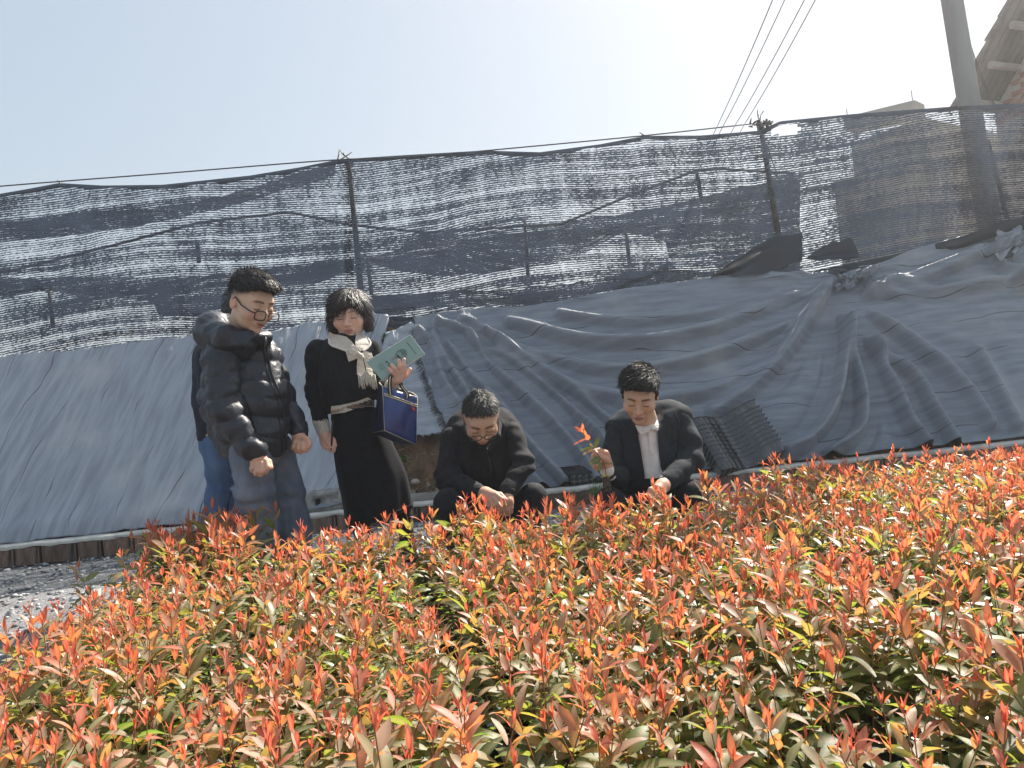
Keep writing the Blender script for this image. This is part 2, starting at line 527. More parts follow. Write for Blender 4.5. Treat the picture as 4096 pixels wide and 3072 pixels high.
# bed of seedlings: which ground it covers
def bed_far(X):
    return pl([(-2.6, 3.75), (-1.9, 3.75), (-1.62, 3.66), (-1.5, 3.52), (-1.0, 3.50), (-0.85, 3.28), (-0.65, 3.26), (-0.5, 3.32), (-0.35, 3.38), (0.0, 3.35), (0.15, 3.14), (0.28, 3.14), (0.40, 3.30),
               (0.8, 3.40), (0.95, 3.5), (1.3, 3.78), (1.9, 4.02), (4.5, 4.05)], X)
def bed_left(Y):
    return -1.46 - 0.25 * (Y - 2.0)

n_ = 9000
gx = RNG.uniform(-4.2, 4.2, n_); gy = RNG.uniform(1.6, 5.45, n_)
keep = (gx < bed_left(gy) + 0.15) | (gy > bed_far(gx) - 0.5)
gx, gy = gx[keep], gy[keep]
gz = 0.004 - 0.03 * np.clip((-1.2 - gx) / 2, 0, 1)
link('gravel', scatter_blobs('gravel', np.stack([gx, gy, gz + 0.002], -1), RNG.uniform(0.006, 0.017, len(gx)) * RNG.choice([1, 1, 1, 1.5], len(gx)), M['pebble']), kind='stuff')

# ---------------------------------------------------------------- kerb wall of bricks with a cement top
def kerb():
    root = thing('kerb_wall', 'low stained brick kerb with pale cement top along the foot of the covered bank', 'kerb', (0, 5.5, 0))
    L = 0.245
    var = []
    for k in range(5):
        nx, nzv = 6, 3
        V = []
        # front face relief grid plus box
        for j in range(nzv):
            for i in range(nx):
                V.append((-L / 2 + 0.006 + (L - 0.012) * i / (nx - 1), -RNG.uniform(0, 0.009), 0.128 * j / (nzv - 1)))
        F = [tuple(f) for f in grid_faces(nzv, nx)]
        nb = len(V)
        V += [(-L / 2 + 0.006, 0.09, 0), (L / 2 - 0.006, 0.09, 0), (L / 2 - 0.006, 0.09, 0.128), (-L / 2 + 0.006, 0.09, 0.128)]
        c = [0, nx - 1, nzv * nx - 1, (nzv - 1) * nx]
        F += [(c[1], nb + 1, nb + 2, c[2]), (nb, c[0], c[3], nb + 3), (nb + 1, nb, nb + 3, nb + 2)]
        top = [(nzv - 1) * nx + i for i in range(nx)]
        F.append(tuple(top + [nb + 2, nb + 3]))
        bot = [i for i in range(nx - 1, -1, -1)]
        F.append(tuple(bot + [nb, nb + 1]))
        var.append(mesh_from('brick', V, F, (M['brick'],), smooth=False))
    x = -4.9; i = 0
    while x < 5.2:
        o = link('brick', var[i % 5], root, loc=(x, 0.02 * x + RNG.uniform(-0.006, 0.006), -0.02 + RNG.uniform(-0.004, 0.004)))
        o.rotation_euler = (0, RNG.uniform(-0.03, 0.03), 0.02 + RNG.uniform(-0.03, 0.03))
        w_ = RNG.uniform(0.72, 1.12); o.scale = (w_, 1, 1); o.location.x += (w_ - 1) * L / 2
        x += L * w_ + RNG.uniform(0, 0.012); i += 1
    mb = MB()
    mb.box((0, 5.56, 0.03), (5.0, 0.035, 0.075), [[1, -0.02, 0], [0.02, 1, 0], [0, 0, 1]])
    mb.part('mortar_core', M['mortar'], root)
    xs = np.linspace(-4.98, 5.3, 260)
    e = 0.006 * vnoise(np.stack([xs * 9, xs * 0, xs * 0], -1)) + 0.005 * vnoise(np.stack([xs * 31, xs * 0 + 4, xs * 0], -1))
    zt = 0.137 + 0.4 * e
    y0 = kerb_y(xs)
    rows = [np.stack([xs, y0 - 0.006 + e, 0.107 + 0.9 * e], -1), np.stack([xs, y0 - 0.012 + e, 0.122 + e * 0.5], -1), np.stack([xs, y0 - 0.004 + e, zt], -1),
            np.stack([xs, y0 + 0.05, zt + 0.002], -1), np.stack([xs, y0 + 0.105, zt], -1), np.stack([xs, y0 + 0.107, zt - 0.03], -1)]
    part('cement_top', np.concatenate(rows), grid_faces(6, len(xs))[:, ::-1], M['cement'], root)
kerb()

# ---------------------------------------------------------------- cloth sheets on the bank
def seg_dist(px, py, poly):
    best = np.full(px.shape, 1e9)
    P = np.asarray(poly, float)
    for a, b in zip(P[:-1], P[1:]):
        ab = b - a
        t = np.clip(((px - a[0]) * ab[0] + (py - a[1]) * ab[1]) / (ab @ ab), 0, 1)
        best = np.minimum(best, np.hypot(px - a[0] - t * ab[0], py - a[1] - t * ab[1]))
    return best

KERB_BACK = [(-400, 2222), (0, 2178), (590, 2108), (1250, 2040), (1650, 2002), (2350, 1928), (3784, 1774), (4096, 1742), (4500, 1700)]
RIDGES = [
    ([(1681, 1321), (1731, 1383), (1762, 1474), (1793, 1540), (1844, 1619), (1900, 1720), (2000, 1900)], 17, 0.035),
    ([(1731, 1305), (1781, 1430), (1856, 1546), (1960, 1700), (2100, 1880), (2180, 1960)], 18, 0.045),
    ([(1793, 1374), (1903, 1524), (2013, 1640), (2120, 1780), (2260, 1930)], 18, 0.04),
    ([(1756, 1283), (1856, 1327), (1950, 1390), (2060, 1455), (2200, 1560), (2330, 1680), (2420, 1790)], 16, 0.045),
    ([(1887, 1358), (1981, 1474), (2076, 1562), (2220, 1700), (2330, 1830), (2390, 1930)], 18, 0.04),
    ([(1950, 1330), (2100, 1440), (2280, 1560), (2430, 1680), (2560, 1790)], 18, 0.035),
    ([(1852, 1278), (2037, 1370), (2407, 1481), (2778, 1444), (3148, 1296), (3315, 1148)], 24, 0.035),
    ([(2037, 1296), (2407, 1370), (2778, 1333), (3148, 1204), (3300, 1150)], 24, 0.035),
    ([(2000, 1390), (2400, 1580), (2760, 1590), (3060, 1450), (3260, 1230)], 26, 0.035),
    ([(2240, 1260), (2500, 1290), (2800, 1260), (3100, 1180)], 18, 0.025),
    ([(3301, 1193), (3241, 1289), (3121, 1446), (3000, 1555), (2850, 1650)], 26, 0.045),
    ([(3362, 1271), (3374, 1362), (3362, 1512), (3313, 1663), (3241, 1766), (3139, 1814)], 24, 0.07),
    ([(3386, 1301), (3422, 1482), (3437, 1603), (3434, 1711), (3392, 1772), (3307, 1820)], 22, 0.07),
    ([(3422, 1289), (3512, 1446), (3579, 1579), (3627, 1693), (3700, 1790)], 22, 0.05),
    ([(3482, 1386), (3633, 1494), (3723, 1639), (3814, 1784)], 22, 0.045),
    ([(3458, 1253), (3663, 1386), (3844, 1543), (3960, 1700)], 26, 0.035),
    ([(3904, 1416), (3977, 1543), (4060, 1700)], 24, 0.03),
    ([(3470, 1169), (3723, 1108), (3940, 1012)], 20, 0.055),
    ([(3530, 1139), (3700, 1085), (3844, 1030), (3940, 980)], 12, 0.035),
    ([(3450, 1195), (3800, 1160), (4060, 1120), (4300, 1090)], 22, 0.035),
    ([(3960, 1010), (4010, 1080), (4090, 1130), (4200, 1150)], 16, 0.05),
    ([(2300, 1700), (2560, 1830), (2780, 1900)], 24, 0.02),
]
def sheet(name, label, xl, xr, ytop, ybot, nx, ny, lift, folds, seed, frn=0.0, turn=False, mat='tarp'):
    """a cloth sheet over the bank; xl, xr functions of t (0 top .. 1 bottom)"""
    t = np.linspace(0, 1, ny)[:, None] * np.ones((1, nx))
    u = np.linspace(0, 1, nx)[None, :] * np.ones((ny, 1))
    px = xl(t) + (xr(t) - xl(t)) * u
    py = ytop(px) + (ybot(px) - ytop(px)) * t
    P = on_bank(px, py)
    h = lift + folds(px, py)
    h = h + 0.006 * nz2(P[..., 0] * 3.1, P[..., 2] * 3.0, seed) + 0.0015 * nz2(P[..., 0] * 9, P[..., 2] * 14.0, seed + 1) + 0.001 * nz2(P[..., 0] * 22, P[..., 2] * 40.0, seed + 2)
    if frn:
        e = np.minimum(u, 1 - u)
    V = P + h[..., None] * BANK_N
    uv = np.stack([P[..., 0], P[..., 2] * 1.15], -1).reshape(-1, 2)
    if turn: uv = np.stack([uv[:, 1], uv[:, 0] - 0.25 * uv[:, 1]], -1)
    root = link(name, mesh_from(name, V.reshape(-1, 3), grid_faces(ny, nx)[:, ::-1], (M[mat],), uv=uv), label=label, cat='ground cover')
    sol = root.modifiers.new('thick', 'SOLIDIFY'); sol.thickness = 0.003; sol.offset = -1
    return root

def folds_right(px, py):
    h = np.zeros(px.shape)
    for poly, w, a in RIDGES:
        d = seg_dist(px, py, smooth_poly(poly, 5))
        h = h + 2.3 * a * np.exp(-(d / w) ** 2) - 0.9 * a * np.exp(-((d - 2.3 * w) / (1.4 * w)) ** 2)
    # finer gathers radiating from the two tied corners
    for gx_, gy_, r0, fq, am in ((1690, 1270, 520, 26, 0.012), (3330, 1120, 620, 30, 0.012)):
        r = np.hypot(px - gx_, py - gy_); th = np.arctan2(py - gy_, px - gx_)
        h = h + am * np.exp(-((r - 0.45 * r0) / (0.5 * r0)) ** 2) * np.sin(th * fq + 2.2 * nz2(px / 160, py / 160, 2.0))
    # swag sagging lines
    h = h + 0.002 * np.sin((py + 0.00022 * (px - 2650) ** 2) / 27.0 + 1.5 * nz2(px / 300, py / 120, 8)) * np.exp(-((px - 2650) / 650) ** 2)
    # the cloth is pressed flat behind the stacked trays
    h = h * (1 - 0.9 * np.exp(-(((px - 2970) / 190) ** 2 + ((py - 1775) / 150) ** 2)))
    return np.clip(h, -0.035, 0.24)
def folds_left(px, py):
    x2 = px + 0.18 * (py - 1400) + 30 * nz2(px / 200, py / 300, 1.0)
    h = 0.020 * np.sin(x2 / 46.0) * nz2(px / 130, py / 500, 4.4) + 0.018 * nz2(x2 / 40, py / 520, 9.0) + 0.009 * nz2(x2 / 14, py / 400, 6.0)
    d = seg_dist(px, py, [(1090, 1400), (1250, 1345), (1330, 1560), (1380, 1700)])
    return h + 0.03 * np.exp(-(d / 45) ** 2) + 0.02 * np.exp(-((py - 2120 + 0.11 * px) / 40) ** 2)

YT = lambda x: pl(NET_BOT, x) - 45
YTR = lambda x: pl(NET_BOT, x) - 30 + 25 * np.exp(-((x - 3480) / 130) ** 2)
YB = lambda x: pl(KERB_BACK, x) + 5
sheet('ground_cover_sheet', 'flat grey woven cloth covering the bank behind the man in the puffer jacket', lambda t: -420 + 0 * t,
      lambda t: pl([(0, 1560), (0.1, 1540), (0.35, 1490), (0.62, 1420), (0.86, 1372), (1, 1345)], t) + 9 * nz2(t * 30, t * 0), YT, YB, 260, 120, 0.012, folds_left, 3.0, turn=True, mat='tarp_pale')
sheet('ground_cover_sheet', 'large grey woven cloth hanging in swags and folds behind the two squatting men',
      lambda t: pl([(0, 1650), (0.2, 1672), (0.38, 1715), (0.5, 1745), (0.62, 1790), (0.76, 1832), (0.92, 1900), (1, 1935)], t) + 8 * nz2(t * 36, t * 0 + 3), lambda t: 4420 + 0 * t,
      YTR, YB, 400, 170, 0.035, folds_right, 5.0)
sheet('ground_cover_sheet', 'narrow frayed grey cloth strip beside the blue bag with bare soil below it',
      lambda t: pl([(0, 1545), (0.5, 1500), (1, 1500)], t), lambda t: pl([(0, 1655), (0.3, 1690), (0.6, 1735), (1, 1790)], t) + 6 * nz2(t * 26, t * 0 + 7),
      lambda x: pl([(1480, 1345), (1560, 1335), (1640, 1290), (1800, 1290)], x), lambda x: 1778 - 0.16 * (x - 1500) + 7 * nz2(x / 9, x * 0 + 1), 60, 60, 0.014,
      lambda px, py: 0.02 * nz2(px / 45, py / 90, 2.0) + 0.012 * nz2(px / 18, py / 40, 7.0), 8.0, mat='tarp_pale')

def frayed_threads():
    """loose black threads along the torn edge of the strip"""
    mb = MB()
    root = None
    pts = [(1520, 1775), (1600, 1762), (1690, 1748), (1780, 1733)]
    for k in range(90):
        s = RNG.random()
        x = 1505 + 285 * s; y = 1778 - 0.16 * (x - 1500)
        a = on_bank(np.array(x), np.array(y - 4)) + BANK_N * 0.02
        b = on_bank(np.array(x + RNG.uniform(-14, 14)), np.array(y + RNG.uniform(14, 40))) + BANK_N * RNG.uniform(0.01, 0.05)
        mb.tube([a, (a + b) / 2 + RNG.normal(0, 0.004, 3), b], 0.0013, 3, False)
    edge = [(1650, 1330), (1680, 1450), (1712, 1545), (1745, 1640), (1790, 1725), (1832, 1820)]
    E = smooth_poly(edge, 30)
    for p in E:
        for q in range(2):
            x, y = p + RNG.normal(0, 3, 2)
            a = on_bank(np.array(x + 6), np.array(y)) + BANK_N * 0.045
            b = on_bank(np.array(x - RNG.uniform(4, 18)), np.array(y + RNG.uniform(4, 22))) + BANK_N * RNG.uniform(0.02, 0.05)
            mb.tube([a, b], 0.0014, 3, False)
    V, F = mb.get()
    o = link('frayed_thread', mesh_from('frayed_thread', V, F, (M['wire'],)), label='black frayed threads along the torn edges of the grey cloth', cat='thread', kind='stuff')
frayed_threads()

# ---------------------------------------------------------------- shade net with posts and cable
NET_TOP = [(-400, 820), (0, 778), (120, 757), (235, 735), (410, 745), (650, 742), (1000, 705), (1200, 672), (1360, 640), (1640, 622), (1936, 605), (2159, 612), (2400, 580), (2580, 546), (2800, 545), (3035, 526), (3120, 488), (3400, 460), (3800, 430), (4096, 415), (4500, 375)]
NET_Y = 6.62
def net_depth(px, t):
    return NET_Y + 0.05 * np.sin(px / 170.0 + 3 * t) * np.sin(t * 3.0) + 0.05 * nz2(px / 240, t * 3.0, 2.0) + 0.025 * nz2(px / 70, t * 9.0, 5.0)
def net_main():
    root = thing('shade_net', 'tall black knitted shade net strung along the top of the bank', 'shade net', (0, NET_Y, 1.8))
    nx, ny = 330, 46
    px = np.linspace(-400, 4500, nx)[None, :] * np.ones((ny, 1))
    t = np.linspace(0, 1, ny)[:, None] * np.ones((1, nx))
    py = pl(NET_TOP, px) * (1 - t) + (pl(NET_BOT, px) - 6) * t
    # rows sag between the posts
    Yd = net_depth(px, t)
    d = FWD + RGT * ((px[..., None] - 2048) / F_PX) - UPV * ((py[..., None] - 1536) / F_PX)
    V = C_POS + d * (Yd / d[..., 1])[..., None]
    sag = 0.035 * np.sin((px - 1380) / 1660 * 2 * math.pi + math.pi / 2) + 0.03 * nz2(px / 420, t * 2.0, 3.0)
    uv = np.stack([V[..., 0], V[..., 2] - 0.1 * V[..., 0] * 0 + sag * 1.3], -1).reshape(-1, 2)
    # holes torn in the net
    F = grid_faces(ny, nx)
    cx = px.ravel()[F].mean(1); cy = py.ravel()[F].mean(1)
    hole = ((cx - 3148) / 62) ** 2 + ((cy - 522 + 0.10 * (cx - 3148)) / 19) ** 2 < 1
    part('net_cloth', V.reshape(-1, 3), F[~hole], M['net'], root, uv=uv)
    # doubled hem along the bottom and the top edge
    for nm, base, dy0, dy1, yo in (('bottom_hem', NET_BOT, -34, 12, -0.03), ('top_hem', NET_TOP, -3, 13, -0.015)):
        k = 3
        pxx = np.linspace(-400, 4500, nx)[None, :] * np.ones((k, 1))
        tt = np.linspace(0, 1, k)[:, None] * np.ones((1, nx))
        wob = 7 * nz2(pxx / 60, pxx * 0 + yo, 1.0)
        pyy = pl(base, pxx) + dy0 * (1 - tt) + (dy1 + wob) * tt
        dd = FWD + RGT * ((pxx[..., None] - 2048) / F_PX) - UPV * ((pyy[..., None] - 1536) / F_PX)
        VV = C_POS + dd * ((net_depth(pxx, tt * 0 + (1 if dy0 < -10 else 0)) + yo - (0.03 * np.sin(tt * 3.1) if dy0 < -10 else 0)) / dd[..., 1])[..., None]
        part(nm, VV.reshape(-1, 3), grid_faces(k, nx), M['net_hem'], root, uv=np.stack([VV[..., 0], VV[..., 2]], -1).reshape(-1, 2))
    # gathered bunches on the top where it is tied
    return root
net_main()

def strand(name, label, cat, pts, r, mat, n=6, group=None):
    P = np.array(pts)
    mb = MB().tube(P, r, n)
    V, F = mb.get()
    c = P[0]
    return link(name, mesh_from(name, V - c, F, (mat,)), label=label, cat=cat, group=group, loc=c)

cab = [at(x, y, NET_Y - 0.02) for x, y in ((-400, 785), (0, 745), (680, 692), (1320, 641), (1640, 628), (2100, 588), (2600, 540), (3035, 492))]
strand('support_cable', 'thin black cable running above the sagging top edge of the shade net', 'cable', smooth_poly(cab, 4), 0.006, M['wire'])

def net_post(a, b, w, label):
    root = thing('net_post', label, 'post', b)
    P = [a, (a + b) / 2, b]
    mb = MB().tube(P, [w * 0.94, w, w * 1.05], 8)
    mb.part('shaft', M['post'], root, True)
    m2 = MB()
    ax = (b - a) / np.linalg.norm(b - a)
    for k in range(3):
        c = a + ax * (0.02 + 0.02 * k)
        an = np.linspace(0, 2 * math.pi, 11)
        m2.tube([c + (w + 0.006) * np.array([math.cos(q), math.sin(q), 0.15 * math.sin(q * 2)]) for q in an], 0.006, 5, False)
    for k in range(3):
        dd = np.array([RNG.normal(0, 0.07), RNG.normal(0, 0.03), 0.05 + 0.06 * RNG.random()])
        m2.tube([a, a + dd * 0.6, a + dd + [0.02, 0, -0.01]], 0.004, 4)
    m2.part('tie_wire', M['wire'], root, True)
    return root
net_post(at(1396, 636, NET_Y + 0.06), at(1452, 1262, NET_Y + 0.08), 0.028, 'dark net post just above the woman in the cream collar')
net_post(at(3040, 488, NET_Y + 0.06), at(3112, 930, NET_Y + 0.08), 0.026, 'dark net post with a black knot at its top beside the torn net')
# rags tied at the torn corner
rg = MB()
for k in range(22):
    a = at(3035 + RNG.uniform(-34, 50), 494 + RNG.uniform(-7, 9), NET_Y - 0.04)
    rg.tube([a, a + RNG.normal(0, 0.014, 3), a + RNG.normal(0, 0.022, 3)], [0.009, 0.011, 0.004], 5)
V_, F_ = rg.get()
link('cloth_knot', mesh_from('cloth_knot', V_, F_, (M['post'],)), label='black rag knot tying the net to its post top', cat='knot')

# twigs sticking out over the net edge
for k, (pa, pb, lab) in enumerate((((1350, 640), (1357, 598), 'upright stick poking over the net above the woman'), ((1360, 640), (1408, 608), 'slanting twig poking over the net above the woman'),
                                   ((240, 736), (229, 720), 'short stick at the first peak of the net'), ((2585, 548), (2558, 530), 'short slanting stick at a middle peak of the net'))):
    strand('stick', lab, 'stick', [at(*pa, NET_Y - 0.01), at((pa[0] + pb[0]) / 2 + 1, (pa[1] + pb[1]) / 2, NET_Y - 0.02), at(*pb, NET_Y - 0.02)], [0.007, 0.006, 0.004], M['twig'], 5)

# ---------------------------------------------------------------- what stands behind the net
def hung_sheet(name, label, top, bot, Y, mat, nx=80, ny=14, cat='shade net', seed=1.0):
    x0, x1 = top[0][0], top[-1][0]
    px = np.linspace(x0, x1, nx)[None, :] * np.ones((ny, 1))
    t = np.linspace(0, 1, ny)[:, None] * np.ones((1, nx))
    tp = smooth_poly(top, 6); bt = smooth_poly(bot, 6)
    py = pl(tp, px) * (1 - t) + pl(bt, px) * t + 5 * nz2(px / 40, t, seed)
    Yd = Y + 0.12 * nz2(px / 200, t * 2, seed + 2)
    d = FWD + RGT * ((px[..., None] - 2048) / F_PX) - UPV * ((py[..., None] - 1536) / F_PX)
    V = C_POS + d * (Yd / d[..., 1])[..., None]
    uv = np.stack([V[..., 0], V[..., 2]], -1).reshape(-1, 2)
    o = link(name, mesh_from(name, V.reshape(-1, 3), grid_faces(ny, nx), (mat,), uv=uv), label=label, cat=cat)
    return o
hung_sheet('net_canopy', 'dark strip of net canopy behind the net at its first sagging span', [(-400, 930), (0, 890), (325, 853), (800, 805), (1342, 646)], [(-400, 1010), (0, 968), (325, 934), (576, 900), (950, 819), (1342, 700)], 8.0, M['net_dense'], seed=1.0)
hung_sheet('net_canopy', 'long dark net curtain behind the net above the puffer jacket man', [(-400, 1150), (0, 1114), (339, 1110), (620, 1108), (881, 1097), (1152, 1063), (1417, 1029)],
           [(-400, 1230), (0, 1195), (200, 1165), (400, 1185), (620, 1215), (640, 1262), (840, 1250), (1150, 1170), (1417, 1080)], 8.1, M['net_dense'], seed=4.0)
hung_sheet('net_canopy', 'broad dark sagging net behind the middle span of the shade net', [(1420, 1024), (1560, 1010), (1712, 930), (1900, 935), (2288, 880), (2640, 830), (2930, 757), (3200, 700)],
           [(1420, 1040), (1560, 1075), (1730, 1098), (1918, 1094), (2228, 1052), (2374, 992), (2500, 930), (2660, 968), (2664, 1036), (2858, 1036), (2862, 1110), (3200, 1120)], 8.2, M['net_dense'], nx=120, seed=6.0)
hung_sheet('net_canopy', 'low dark net strip behind the shade net, above the large swagged cloth', [(1450, 1190), (1800, 1165), (2150, 1150), (2600, 1085), (2860, 1090)], [(1450, 1270), (1800, 1230), (2150, 1225), (2600, 1165), (2860, 1130)], 7.6, M['net_dense'], seed=9.0)
hung_sheet('net_patch', 'black opaque net patch low in the net beside the bright torn opening', [(2840, 1106), (2960, 1030), (3068, 963), (3140, 942), (3209, 932)], [(2840, 1112), (2960, 1106), (3068, 1090), (3140, 1070), (3209, 1040)], NET_Y - 0.07, M['net_hem'], nx=40, seed=2.2)
hung_sheet('net_patch', 'ragged black net scrap to the right of the bright torn opening', [(3221, 1034), (3318, 971), (3370, 962), (3405, 951), (3436, 1020)], [(3221, 1040), (3318, 1040), (3370, 1040), (3405, 1036), (3436, 1030)], NET_Y - 0.07, M['net_hem'], nx=40, seed=3.2)

# pipe frames of the shade house behind
strand('frame_pipe', 'bent dark pipe behind the net over the left half of the bank', 'pipe', [at(x, y, 7.4) for x, y in ((-300, 1150), (60, 1080), (420, 990), (800, 890), (1130, 852), (1180, 853), (1400, 900))], 0.014, M['post'])
strand('frame_pipe', 'bent dark pipe behind the net that rises to the torn corner post', 'pipe', [at(x, y, 7.4) for x, y in ((1400, 900), (1700, 930), (2250, 895), (2500, 790), (2790, 680), (2900, 676), (3180, 694))], 0.014, M['post'])
for a, b, lab in (((200, 1165), (212, 1310), 'short dark upright behind the net near the first peak'), ((1472, 1050), (1486, 1180), 'thin dark upright beside the net post over the woman'), ((2786, 682), (2806, 800), 'dark upright below the bend of the pipe'),
                  ((2505, 930), (2518, 1060), 'dark upright in the bright gap of the middle span'), ((2100, 880), (2112, 1110), 'dark upright in the middle of the sagging net'), ((788, 960), (796, 1050), 'faint upright under the bent pipe above the puffer jacket man'),
                  ((3950, 560), (4040, 920), 'slanting dark rail between the utility pole and the brick house')):
    strand('frame_upright', lab, 'post', [at(*a, 7.6), at(*b, 7.6)], 0.022, M['post'])
strand('guy_wire', 'thin slanting wire from the torn corner post down through the net', 'wire', [at(3060, 560, 6.9), at(3130, 760, 6.9), at(3215, 960, 6.9)], 0.005, M['wire'])

def concrete_house():
    root = thing('concrete_building', 'plain concrete building with a pale parapet seen over and through the net', 'building', at(3500, 1000, 10.5))
    def slab(name, pts, Y0, Y1, zb, depth, mat):
        (xa, ya), (xb, yb) = pts
        a = at(xa, ya, Y0); b = at(xb, yb, Y1)
        dv = b - a; dv[2] = 0; dv /= np.linalg.norm(dv)
        nrm = np.array([-dv[1], dv[0], 0])
        zt = b[2]
        c = []
        for z in (zb, zt):
            for p in (a, b, b + nrm * depth, a + nrm * depth):
                c.append((p[0], p[1], z))
        mb = MB().hexa(c)
        mb.part(name, mat, root)
        return a, b, zt
    slab('wall', ((3330, 690), (3748, 640)), 11.2, 10.6, 1.85, 3.0, M['concrete'])
    a, b, zt = slab('upper_wall', ((3392, 470), (3690, 470)), 12.0, 11.0, 1.9, 3.0, M['concrete'])
    a = at(3372, 470, 12.2); b = at(3657, 400, 11.2)
    a2 = a - [0, 0, 0.22]; b2 = b - [0, 0, 0.24]
    nr = np.array([0.3, 0.25, 0])
    MB().hexa([a2, b2, b2 + nr, a2 + nr, a, b, b + nr, a + nr]).part('parapet', M['concrete'], root)
    for x, y, h in ((3650, 402, 0.16), (3390, 470, 0.14)):
        p = at(x, y, 11.4)
        MB().tube([p - [0, 0, 0.05], p + [0, 0, h]], 0.006, 5).part('reinforcing_bar', M['wire'], root)
    for k in range(3):
        p = at(3440 + 90 * k, 560, 10.98 + 0.1 * k)
concrete_house()

def utility_pole():
    b = at(3962, 930, 7.05); t = at(3808, 0, 7.05)
    d = (t - b) / np.linalg.norm(t - b)
    base = b - d * 0.9
    top = t + d * 2.6
    root = thing('utility_pole', 'tall leaning round concrete utility pole behind the net', 'utility pole', base)
    mb = MB()
    L = np.linspace(0, 1, 14)
    mb.tube([base + (top - base) * s for s in L], [0.108 - 0.026 * s for s in L], 24)
    mb.part('shaft', M['pole'], root, True)
    m2 = MB()
    c = top - d * 0.3
    m2.box(c, (0.7, 0.04, 0.04)); m2.part('crossarm', M['post'], root)
    return top - d * 0.3
pole_top = utility_pole()
for k, (xa, xb, yb, w) in enumerate(((3074, 2852, 540, 'outermost'), (3121, 2884, 520, 'second'), (3198, 2935, 510, 'third'), (3241, 2976, 500, 'last'))):
    a = at(xa, 0, 9.0); b = at(xb, yb, 13.5)
    a = b + (a - b) * 1.8
    P = [b + (a - b) * s + np.array([0, 0, -0.10 * 4 * s * (1 - s)]) for s in np.linspace(0, 1, 14)]
    far = b + (b - a) * 0.6; far[2] = max(far[2], 2.2)
    strand('power_line', '%s of the four black power lines climbing over the net, counted from the woman' % w, 'power line', [far] + P, 0.0075, M['wire'], 6)
strand('drop_wire', 'thin pale wire sagging from the utility pole to the brick house eave', 'wire', smooth_poly([at(3865, 110, 7.2), at(3895, 220, 7.6), at(3925, 300, 8.0), at(3975, 420, 8.6)], 4), 0.006, M['wire'])
strand('drop_wire', 'second thin wire just below its twin between utility pole and brick house', 'wire', smooth_poly([at(3874, 170, 7.2), at(3897, 250, 7.6), at(3930, 330, 8.0), at(3985, 430, 8.6)], 4), 0.006, M['wire'])

